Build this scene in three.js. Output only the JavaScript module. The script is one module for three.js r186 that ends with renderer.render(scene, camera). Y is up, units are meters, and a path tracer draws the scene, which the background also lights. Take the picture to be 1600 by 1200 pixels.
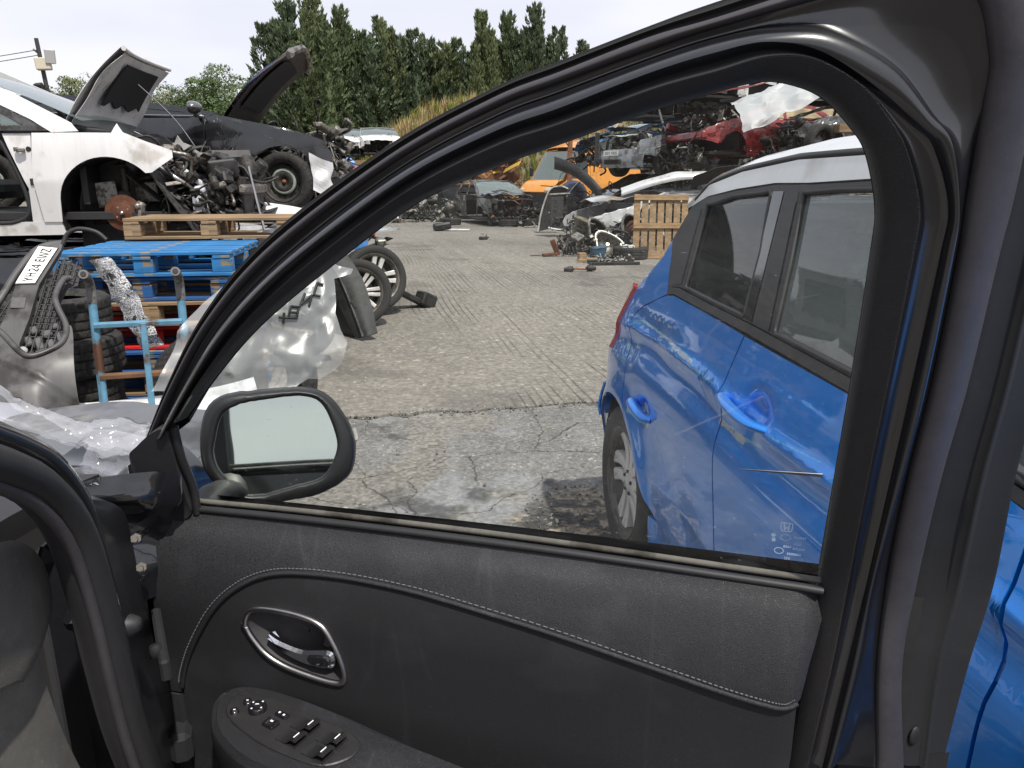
import * as THREE from 'three';
import { mergeGeometries } from 'three/addons/utils/BufferGeometryUtils.js';

// ---------------------------------------------------------------- camera, sky, sun, exposure
const scene = new THREE.Scene();
const camera = new THREE.PerspectiveCamera(53.98, 4 / 3, 0.05, 600);
camera.position.set(0, 1.45, 0);
camera.rotation.set(-15.2 * Math.PI / 180, 0, 0);
const renderer = new THREE.WebGLRenderer();
renderer.toneMapping = THREE.LinearToneMapping;
renderer.toneMappingExposure = 1.2;
renderer.shadowMap.enabled = true;

const V3 = (x, y, z) => new THREE.Vector3(x, y, z);
function rng(seed) { let a = seed >>> 0; return () => { a = (a + 0x6D2B79F5) | 0; let t = Math.imul(a ^ (a >>> 15), 1 | a); t = (t + Math.imul(t ^ (t >>> 7), 61 | t)) ^ t; return ((t ^ (t >>> 14)) >>> 0) / 4294967296; }; }
const lerp = (a, b, t) => a + (b - a) * t, clamp = (x, a = 0, b = 1) => Math.min(b, Math.max(a, x));
const smooth = (a, b, x) => { const t = clamp((x - a) / (b - a)); return t * t * (3 - 2 * t); };
function interp(xs, ys, x) { if (x <= xs[0]) return ys[0]; for (let i = 1; i < xs.length; i++) if (x <= xs[i]) return lerp(ys[i - 1], ys[i], (x - xs[i - 1]) / (xs[i] - xs[i - 1])); return ys[ys.length - 1]; }
// value noise, period P (tileable)
const PERM = (() => { const r = rng(77), a = []; for (let i = 0; i < 4096; i++) a.push(r()); return a; })();
const hsh = (x, y, z) => PERM[((x * 374761 + y * 668265 + z * 2147483) >>> 0) & 4095];
function vnoise(x, y, P = 256, z = 0) {
  const xi = Math.floor(x), yi = Math.floor(y), fx = x - xi, fy = y - yi, u = fx * fx * (3 - 2 * fx), v = fy * fy * (3 - 2 * fy);
  const m = k => ((k % P) + P) % P, a = m(xi), b = m(xi + 1), c = m(yi), d = m(yi + 1);
  return lerp(lerp(hsh(a, c, z), hsh(b, c, z), u), lerp(hsh(a, d, z), hsh(b, d, z), u), v);
}
function fbm(x, y, oct, P = 256, z = 0) { let s = 0, a = .5, n = 0; for (let i = 0; i < oct; i++) { s += a * vnoise(x, y, P, z + i); n += a; a *= .55; x *= 2; y *= 2; P *= 2; } return s / n; }
function n3(x, y, z) { const zi = Math.floor(z), f = z - zi, u = f * f * (3 - 2 * f); return lerp(vnoise(x, y, 256, zi & 255), vnoise(x, y, 256, (zi + 1) & 255), u); }

{ // thin high cloud over pale blue, carried round the whole sky
  const W = 1024, H = 512, d = new Float32Array(W * H * 4);
  for (let j = 0; j < H; j++) {
    const el = (j + .5) / H * Math.PI - Math.PI / 2, s = Math.sin(el), c = Math.cos(el);
    for (let i = 0; i < W; i++) {
      const az = i / W * 2 * Math.PI, k = (j * W + i) * 4, up = Math.max(s, 0);
      const q = 1 / (up + .22), x = c * Math.cos(az) * q, y = c * Math.sin(az) * q;
      let cl = fbm(x * .9 + 40, y * 1.5 + 40, 6, 256, 3) * .65 + fbm(x * 2.6 + 70, y * 4.2 + 70, 5, 256, 9) * .35;
      cl = smooth(.34, .62, cl);
      const hz = Math.pow(1 - up, 5);
      const t = clamp(cl * .22 + hz * .5 + .54);
      const b = [lerp(.40, .82, t), lerp(.47, .825, t), lerp(.66, .88, t)];
      for (let a = 0; a < 3; a++) d[k + a] = s < -.02 ? [.25, .24, .22][a] : b[a];
      d[k + 3] = 1;
    }
  }
  const tx = new THREE.DataTexture(d, W, H, THREE.RGBAFormat, THREE.FloatType);
  tx.mapping = THREE.EquirectangularReflectionMapping; tx.magFilter = tx.minFilter = THREE.LinearFilter; tx.wrapS = THREE.RepeatWrapping; tx.needsUpdate = true;
  scene.background = tx; scene.environment = tx;
}
const sun = new THREE.DirectionalLight(new THREE.Color(1, .955, .88), 4.2);
sun.position.set(10, 34, 18); sun.target.position.set(0, 0, -12); sun.position.add(sun.target.position);
sun.castShadow = true; sun.shadow.radius = 2.2; sun.shadow.mapSize.set(4096, 4096);
Object.assign(sun.shadow.camera, { left: -40, right: 40, top: 40, bottom: -40, near: 1, far: 120 });
scene.add(sun, sun.target);

// ---------------------------------------------------------------- naming
const taken = {};
function numbered(n) { taken[n] = (taken[n] || 0) + 1; return taken[n] === 1 ? n : n + '_' + String(taken[n] - 1).padStart(3, '0'); }
function tag(o, label, category, group, kind) { if (label) o.userData.label = label; if (category) o.userData.category = category; if (group) o.userData.group = group; if (kind) o.userData.kind = kind; return o; }
function thing(name, label, category, pos = [0, 0, 0], turn = 0, group) { const o = new THREE.Group(); o.name = numbered(name); o.position.set(...pos); o.rotation.y = turn; scene.add(o); return tag(o, label, category, group); }
function M(name, geo, mat, parent) { const m = new THREE.Mesh(Array.isArray(geo) ? merge(geo) : geo, mat); m.name = parent ? name : numbered(name); m.castShadow = m.receiveShadow = true; (parent || scene).add(m); return m; }
function copyOf(o, label, pos, turn) { const c = o.clone(); c.name = numbered(o.name.replace(/_\d\d\d$/, '')); c.userData = { ...o.userData }; if (label) c.userData.label = label; c.position.set(...pos); c.rotation.y = turn; scene.add(c); return c; }

// ---------------------------------------------------------------- geometry helpers (all results non-indexed: position, normal, uv)
function geoFrom(pos, nor, uv) { const g = new THREE.BufferGeometry(); g.setAttribute('position', new THREE.Float32BufferAttribute(pos, 3)); if (uv) g.setAttribute('uv', new THREE.Float32BufferAttribute(uv, 2)); else g.setAttribute('uv', new THREE.Float32BufferAttribute(new Float32Array(pos.length / 3 * 2), 2)); if (nor) g.setAttribute('normal', new THREE.Float32BufferAttribute(nor, 3)); else g.computeVertexNormals(); return g; }
function plain(g) { const h = g.index ? g.toNonIndexed() : g; for (const k of Object.keys(h.attributes)) if (!['position', 'normal', 'uv'].includes(k)) h.deleteAttribute(k); if (!h.attributes.uv) h.setAttribute('uv', new THREE.Float32BufferAttribute(new Float32Array(h.attributes.position.count * 2), 2)); return h; }
function merge(a) { return a.length === 1 ? plain(a[0]) : mergeGeometries(a.map(plain)); }
function at(g, x = 0, y = 0, z = 0, rx = 0, ry = 0, rz = 0, s = 1) { const m = new THREE.Matrix4().compose(V3(x, y, z), new THREE.Quaternion().setFromEuler(new THREE.Euler(rx, ry, rz, 'YXZ')), Array.isArray(s) ? V3(...s) : V3(s, s, s)); return g.applyMatrix4(m); }
function mirrorZ(g) { const h = plain(g.clone()); const p = h.attributes.position, n = h.attributes.normal, u = h.attributes.uv; for (let i = 0; i < p.count; i += 3) { for (let k = 0; k < 3; k++) { p.setZ(i + k, -p.getZ(i + k)); n.setZ(i + k, -n.getZ(i + k)); } for (const a of [p, n, u]) { const s = a.itemSize; for (let c = 0; c < s; c++) { const t = a.array[(i + 1) * s + c]; a.array[(i + 1) * s + c] = a.array[(i + 2) * s + c]; a.array[(i + 2) * s + c] = t; } } } return h; }
function flat(g) { const h = plain(g); h.deleteAttribute('normal'); h.computeVertexNormals(); return h; }
function deform(g, fn, crease) { const h = plain(g), p = h.attributes.position, v = V3(); for (let i = 0; i < p.count; i++) { v.fromBufferAttribute(p, i); fn(v); p.setXYZ(i, v.x, v.y, v.z); } return crease ? flat(h) : softNormals(h); }
function softNormals(g, cos = .6) { // weld by position, average faces within an angle
  const p = g.attributes.position, n = p.count, fn = [], map = new Map(), a = V3(), b = V3(), c = V3(), out = new Float32Array(n * 3);
  for (let i = 0; i < n; i += 3) { a.fromBufferAttribute(p, i); b.fromBufferAttribute(p, i + 1); c.fromBufferAttribute(p, i + 2); const f = b.clone().sub(a).cross(c.clone().sub(a)); const l = f.length(); f.n = l > 1e-14 ? f.clone().divideScalar(l) : V3(0, 1, 0); fn.push(f); for (let k = 0; k < 3; k++) { const key = Math.round(p.getX(i + k) * 5e3) + '_' + Math.round(p.getY(i + k) * 5e3) + '_' + Math.round(p.getZ(i + k) * 5e3); if (!map.has(key)) map.set(key, []); map.get(key).push(i + k); } }
  for (const l of map.values()) for (const i of l) { const f0 = fn[(i / 3) | 0], s = V3(0, 0, 0); for (const j of l) { const f = fn[(j / 3) | 0]; if (f.n.dot(f0.n) > cos) s.add(f); } if (s.lengthSq() < 1e-20) s.copy(f0.n); s.normalize(); out[i * 3] = s.x; out[i * 3 + 1] = s.y; out[i * 3 + 2] = s.z; }
  g.setAttribute('normal', new THREE.Float32BufferAttribute(out, 3)); return g;
}
// chamfered box centred at the origin, uv in metres
function cbox(w, h, d, c = .004) {
  c = Math.min(c, w * .45, h * .45, d * .45); const X = w / 2, Y = h / 2, Z = d / 2, pos = [];
  const P = (ax, s, t, sg) => { const o = [0, 0, 0], e = [X, Y, Z]; o[ax] = e[ax] * sg; const b = (ax + 1) % 3, q = (ax + 2) % 3; o[b] = (e[b] - c) * s; o[q] = (e[q] - c) * t; return o; };
  const tri = (a, b, d2) => pos.push(...a, ...b, ...d2);
  const quad = (a, b, e, f) => { const n = V3(...b).sub(V3(...a)).cross(V3(...e).sub(V3(...a))), m = V3(a[0] + e[0], a[1] + e[1], a[2] + e[2]); if (n.dot(m) < 0) { tri(a, e, b); tri(a, f, e); } else { tri(a, b, e); tri(a, e, f); } };
  for (let ax = 0; ax < 3; ax++) for (const sg of [1, -1]) quad(P(ax, -1, -1, sg), P(ax, 1, -1, sg), P(ax, 1, 1, sg), P(ax, -1, 1, sg));
  for (let ax = 0; ax < 3; ax++) { const b = (ax + 1) % 3; for (const s of [1, -1]) for (const t of [1, -1]) { // edge between face ax(s) and face b(t)
    quad(P(ax, t, -1, s), P(ax, t, 1, s), P(b, 1, s, t), P(b, -1, s, t)); } }
  for (const sx of [1, -1]) for (const sy of [1, -1]) for (const sz of [1, -1]) { const a = P(0, sy, sz, sx), b = P(1, sz, sx, sy), e = P(2, sx, sy, sz); const n = V3(...b).sub(V3(...a)).cross(V3(...e).sub(V3(...a))); if (n.dot(V3(sx, sy, sz)) < 0) tri(a, e, b); else tri(a, b, e); }
  const g = geoFrom(pos), p = g.attributes.position, nn = g.attributes.normal, u = g.attributes.uv;
  for (let i = 0; i < p.count; i++) { const x = Math.abs(nn.getX(i)), y = Math.abs(nn.getY(i)), z = Math.abs(nn.getZ(i)); if (y >= x && y >= z) u.setXY(i, p.getX(i), p.getZ(i)); else if (x >= z) u.setXY(i, p.getZ(i), p.getY(i)); else u.setXY(i, p.getX(i), p.getY(i)); }
  return g;
}
const box = (w, h, d, x = 0, y = 0, z = 0, rx = 0, ry = 0, rz = 0, c) => at(cbox(w, h, d, c), x, y, z, rx, ry, rz);
const cyl = (r1, r2, h, n = 20, open = false) => plain(new THREE.CylinderGeometry(r1, r2, h, n, 1, open));
const lathe = (pts, n = 40) => plain(new THREE.LatheGeometry(pts.map(p => new THREE.Vector2(p[0], p[1])), n));
// closed or open smooth polyline through points
function spline(pts, n, closed = false, tension = .5) { const c = new THREE.CatmullRomCurve3(pts.map(p => V3(p[0], p[1], p[2] || 0)), closed, 'catmullrom', tension); return c.getPoints(n); }
const sp2 = (pts, n, closed = true) => { const q = spline(pts, n, closed).map(p => [p.x, p.y]); if (closed) q.pop(); return q; };
function tube(pts, r, n = 40, m = 8, closed = false) {
  const P = pts.length > 2 ? spline(pts, n, closed) : [...Array(n + 1)].map((_, i) => V3(...pts[0]).lerp(V3(...pts[1]), i / n)); const c = new THREE.CatmullRomCurve3(P, closed), N = P.length - 1, fr = c.computeFrenetFrames(N, closed), rows = [];
  for (let i = 0; i <= N; i++) { const t = i / N, R = typeof r === 'function' ? r(t) : r, row = []; const o = c.getPointAt(Math.min(t, 1)); for (let j = 0; j <= m; j++) { const a = j / m * Math.PI * 2, rx = Array.isArray(R) ? R[0] : R, ry = Array.isArray(R) ? R[1] : R; row.push(o.clone().addScaledVector(fr.normals[i], Math.cos(a) * rx).addScaledVector(fr.binormals[i], Math.sin(a) * ry)); } rows.push(row); }
  const g = rowsGeo(rows); if (closed) return g; const caps = []; for (const e of [0, N]) { const o = c.getPointAt(e / N); for (let j = 0; j < m; j++) caps.push(o, ...(e ? [rows[e][j], rows[e][j + 1]] : [rows[e][j + 1], rows[e][j]])); }
  return merge([g, geoFrom(caps.flatMap(v => [v.x, v.y, v.z]))]);
}
// grid of rows of Vector3 -> smooth surface
function rowsGeo(rows, uvs = 1) {
  const R = rows.length, C = rows[0].length, pos = [], uv = [], idx = []; let au = 0;
  for (let i = 0; i < R; i++) { if (i) au += rows[i][C >> 1].distanceTo(rows[i - 1][C >> 1]); let av = 0; for (let j = 0; j < C; j++) { const p = rows[i][j]; if (j) av += p.distanceTo(rows[i][j - 1]); pos.push(p.x, p.y, p.z); uv.push(au * uvs, av * uvs); } }
  for (let i = 0; i < R - 1; i++) for (let j = 0; j < C - 1; j++) { const a = i * C + j, b = a + 1, c = a + C, d = c + 1; idx.push(a, b, d, a, d, c); }
  const g = new THREE.BufferGeometry(); g.setAttribute('position', new THREE.Float32BufferAttribute(pos, 3)); g.setAttribute('uv', new THREE.Float32BufferAttribute(uv, 2)); g.setIndex(idx); g.computeVertexNormals();
  // close the seam of rings
  const n = g.attributes.normal; for (let i = 0; i < R; i++) { const a = i * C, b = a + C - 1; if (rows[i][0].distanceTo(rows[i][C - 1]) < 1e-6) { const x = n.getX(a) + n.getX(b), y = n.getY(a) + n.getY(b), z = n.getZ(a) + n.getZ(b), l = Math.hypot(x, y, z) || 1; n.setXYZ(a, x / l, y / l, z / l); n.setXYZ(b, x / l, y / l, z / l); } }
  return g.toNonIndexed();
}
// parametric sheet with optional thickness
function sheet(fn, nu, nv, th = 0) {
  const rows = []; for (let i = 0; i <= nu; i++) { const r = []; for (let j = 0; j <= nv; j++) r.push(fn(i / nu, j / nv)); rows.push(r); }
  const g = rowsGeo(rows); if (!th) return g;
  const e = 1e-3, off = (i, j) => { const u = i / nu, v = j / nv, a = fn(Math.min(u + e, 1), v).sub(fn(Math.max(u - e, 0), v)), b = fn(u, Math.min(v + e, 1)).sub(fn(u, Math.max(v - e, 0))); return a.cross(b).normalize().multiplyScalar(th); };
  const back = rows.map((r, i) => r.map((p, j) => p.clone().add(off(i, j)))); const gb = rowsGeo(back.map(r => r.slice().reverse()));
  const rim = []; const add = (a, b) => rim.push(rowsGeo([a, b]));
  add(rows[0], back[0]); add(back[nu], rows[nu]); add(rows.map(r => r[0]).reverse(), back.map(r => r[0]).reverse()); add(rows.map(r => r[nv]), back.map(r => r[nv]));
  return merge([g, gb, ...rim]);
}
// outline (2D) with holes carried on the surface z = W(x, y), with analytic normals and thickness
function skin(poly, W, o = {}) {
  const holes = o.holes || [], max = o.max || .08, th = o.th ?? .004, sgn = o.back ? -1 : 1;
  const sub = l => { const r = []; for (let i = 0; i < l.length; i++) { const a = l[i], b = l[(i + 1) % l.length], L = Math.hypot(a[0] - b[0], a[1] - b[1]); let k = 1; while (L / k > max) k *= 2; for (let j = 0; j < k; j++) r.push([lerp(a[0], b[0], j / k), lerp(a[1], b[1], j / k)]); } return r; };
  const v2 = l => l.map(p => new THREE.Vector2(p[0], p[1])); const ct = v2(poly), hs = holes.map(v2);
  if (THREE.ShapeUtils.isClockWise(ct)) ct.reverse(); hs.forEach(h => { if (!THREE.ShapeUtils.isClockWise(h)) h.reverse(); });
  const all = [...ct, ...hs.flat()]; let tr = THREE.ShapeUtils.triangulateShape(ct, hs).map(t => t.map(i => [all[i].x, all[i].y]));
  for (let it = 0; it < 12; it++) { const out = []; let any = false; const md = (a, b) => [(a[0] + b[0]) / 2, (a[1] + b[1]) / 2], long = (a, b) => Math.hypot(a[0] - b[0], a[1] - b[1]) > max;
    for (const [a, b, c] of tr) { const f = [long(a, b), long(b, c), long(c, a)], n = f.filter(Boolean).length; if (!n) { out.push([a, b, c]); continue; } any = true;
      if (n === 3) { const x = md(a, b), y = md(b, c), z = md(c, a); out.push([a, x, z], [x, b, y], [z, y, c], [x, y, z]); }
      else if (n === 1) { const [p, q, r] = f[0] ? [a, b, c] : f[1] ? [b, c, a] : [c, a, b], x = md(p, q); out.push([p, x, r], [x, q, r]); }
      else { const [p, q, r] = !f[0] ? [b, c, a] : !f[1] ? [c, a, b] : [a, b, c], x = md(p, q), y = md(q, r); out.push([p, x, r], [x, y, r], [x, q, y]); } }
    tr = out; if (!any) break; if (tr.length > 60000) break; }
  const e = .004, N = (x, y) => { const n = V3(-(W(x + e, y) - W(x - e, y)) / (2 * e), -(W(x, y + e) - W(x, y - e)) / (2 * e), 1); return n.normalize().multiplyScalar(sgn); };
  const pos = [], nor = [], uv = []; const put = (p, k) => { const n = N(p[0], p[1]), z = W(p[0], p[1]); pos.push(p[0] - n.x * k, p[1] - n.y * k, z - n.z * k); nor.push(...(k ? [-n.x, -n.y, -n.z] : [n.x, n.y, n.z])); uv.push(p[0], p[1]); };
  for (const [a, b, c] of tr) { (sgn > 0 ? [a, b, c] : [a, c, b]).forEach(p => put(p, 0)); }
  if (th) { for (const [a, b, c] of tr) (sgn > 0 ? [a, c, b] : [a, b, c]).forEach(p => put(p, th)); }
  const g = geoFrom(pos, nor, uv); if (!th) return g; const rp = [];
  for (const l of [poly, ...holes]) { const q = sub(l); for (let i = 0; i < q.length; i++) { const a = q[i], b = q[(i + 1) % q.length], na = N(...a), nb = N(...b), A = [a[0], a[1], W(...a)], B = [b[0], b[1], W(...b)], A2 = [A[0] - na.x * th, A[1] - na.y * th, A[2] - na.z * th], B2 = [B[0] - nb.x * th, B[1] - nb.y * th, B[2] - nb.z * th]; rp.push(...A, ...B, ...B2, ...A, ...B2, ...A2); } }
  return merge([g, geoFrom(rp)]);
}
// prism from outline in xy, thickness in z, small bevel
function prism(pts, d, bev = .003, z = 0) { const s = new THREE.Shape(pts.map(p => new THREE.Vector2(p[0], p[1]))); const g = plain(new THREE.ExtrudeGeometry(s, { depth: d - 2 * bev, bevelEnabled: bev > 0, bevelThickness: bev, bevelSize: bev, bevelOffset: -bev, bevelSegments: 1, curveSegments: 6 })); return at(g, 0, 0, z + bev); }
const ring = (n, f) => [...Array(n + 1)].map((_, i) => f(i / n * Math.PI * 2));

// ---------------------------------------------------------------- textures and materials
function tex(w, h, fn, srgb = true, rep = [1, 1]) { const d = new Uint8Array(w * h * 4); for (let j = 0; j < h; j++) for (let i = 0; i < w; i++) { const c = fn(i / w, j / h), k = (j * w + i) * 4; if (typeof c === 'number') d[k] = d[k + 1] = d[k + 2] = clamp(c) * 255; else { d[k] = clamp(c[0]) * 255; d[k + 1] = clamp(c[1]) * 255; d[k + 2] = clamp(c[2]) * 255; } d[k + 3] = typeof c !== 'number' && c.length > 3 ? clamp(c[3]) * 255 : 255; } const t = new THREE.DataTexture(d, w, h); t.wrapS = t.wrapT = THREE.RepeatWrapping; t.magFilter = THREE.LinearFilter; t.minFilter = THREE.LinearMipmapLinearFilter; t.generateMipmaps = true; if (srgb) t.colorSpace = THREE.SRGBColorSpace; t.repeat.set(...rep); t.needsUpdate = true; return t; }
function rept(t, x, y = x) { const c = t.clone(); c.repeat.set(x, y); c.needsUpdate = true; return c; }
const mat = (c, rough, o = {}) => { const Cl = (o.clearcoat || o.transmission || o.sheen) ? THREE.MeshPhysicalMaterial : THREE.MeshStandardMaterial; return new Cl({ color: Array.isArray(c) ? new THREE.Color().setRGB(...c) : new THREE.Color(c), roughness: rough, metalness: 0, side: THREE.DoubleSide, ...o }); };
// dirt: light speckle multiplied over a colour
const T = {};
T.dust = tex(512, 512, (x, y) => { const a = fbm(x * 6, y * 6, 5, 6, 1), b = fbm(x * 40, y * 40, 3, 40, 5), s = Math.pow(vnoise(x * 180, y * 180, 180, 4), 14); const v = .72 + .2 * a + .1 * b + s * .3; return [v, v * .985, v * .965]; });
T.dirty = tex(512, 512, (x, y) => { const a = fbm(x * 5, y * 5, 6, 5, 11), b = smooth(.45, .72, fbm(x * 9, y * 9, 5, 9, 21)), st = fbm(x * 60, y * 4, 3, 60, 31); let v = .95 - b * .35 - (1 - a) * .2 - st * .12; return [v, v * (.985 - b * .05), v * (.96 - b * .12)]; });
T.light = tex(512, 512, (x, y) => { const a = fbm(x * 5, y * 5, 6, 5, 11), b = smooth(.55, .8, fbm(x * 9, y * 9, 5, 9, 21)), st = fbm(x * 60, y * 4, 3, 60, 31); const v = 1 - b * .14 - (1 - a) * .08 - st * .05; return [v, v * (.99 - b * .02), v * (.975 - b * .05)]; });
T.scuff = tex(640, 640, (x, y) => { const a = fbm(x * 5, y * 5, 5, 5, 601), sm = smooth(.56, .74, fbm(x * 9 + 2, y * 14, 5, 18, 611)), sp = Math.pow(vnoise(x * 420, y * 420, 420, 4), 26), sc = Math.pow(1 - Math.abs(2 * fbm(x * 16, y * 3 + x * 5, 3, 16, 621) - 1), 40) * smooth(.5, .62, fbm(x * 6, y * 6, 3, 6, 631)); const v = .62 + .14 * a + sm * .16 + sp * .5 + sc * .22; return [v, v * .985, v * .97]; });
T.rough = tex(512, 512, (x, y) => .55 + .45 * fbm(x * 8, y * 8, 6, 8, 41), false);
T.grain = tex(512, 512, (x, y) => { // leather-like cells
  const n = 64, gx = x * n, gy = y * n, xi = Math.floor(gx), yi = Math.floor(gy); let d1 = 9, d2 = 9; for (let a = -1; a < 2; a++) for (let b = -1; b < 2; b++) { const X = (xi + a + n) % n, Y = (yi + b + n) % n, dx = xi + a + hsh(X, Y, 1) - gx, dy = yi + b + hsh(X, Y, 2) - gy, d = dx * dx + dy * dy; if (d < d1) { d2 = d1; d1 = d; } else if (d < d2) d2 = d; } return clamp((Math.sqrt(d2) - Math.sqrt(d1)) * 2.2); }, false);
T.wood = tex(512, 512, (x, y) => { const w = fbm(x * 3, y * 26, 4, 64, 51), f = fbm(x * 8, y * 130, 3, 128, 61), b = fbm(x * 3, y * 3, 4, 4, 71); const v = .55 + .3 * w + .18 * f - .12; const st = smooth(.55, .8, b) * .25; return [v * .80 - st * .3, v * .665 - st * .3, v * .5 - st * .26]; });
T.woodb = tex(256, 256, (x, y) => fbm(x * 3, y * 60, 4, 64, 61), false);
const paintTex = (r, g, b, seed, wear = .62) => tex(256, 256, (x, y) => { const w = smooth(wear, wear + .1, fbm(x * 6, y * 14, 5, 16, seed)), a = .82 + .3 * fbm(x * 10, y * 40, 3, 64, seed + 3) - .1, q = .5 + .4 * fbm(x * 5, y * 60, 3, 64, seed + 7); return [lerp(r * a, .62 * q + .1, w), lerp(g * a, .52 * q + .08, w), lerp(b * a, .4 * q + .06, w)]; });
T.rust = tex(256, 256, (x, y) => { const a = fbm(x * 8, y * 8, 6, 8, 81), b = fbm(x * 30, y * 30, 3, 32, 85); return [.32 + .24 * a + .08 * b, .20 + .16 * a + .05 * b, .145 + .12 * a]; });
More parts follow.
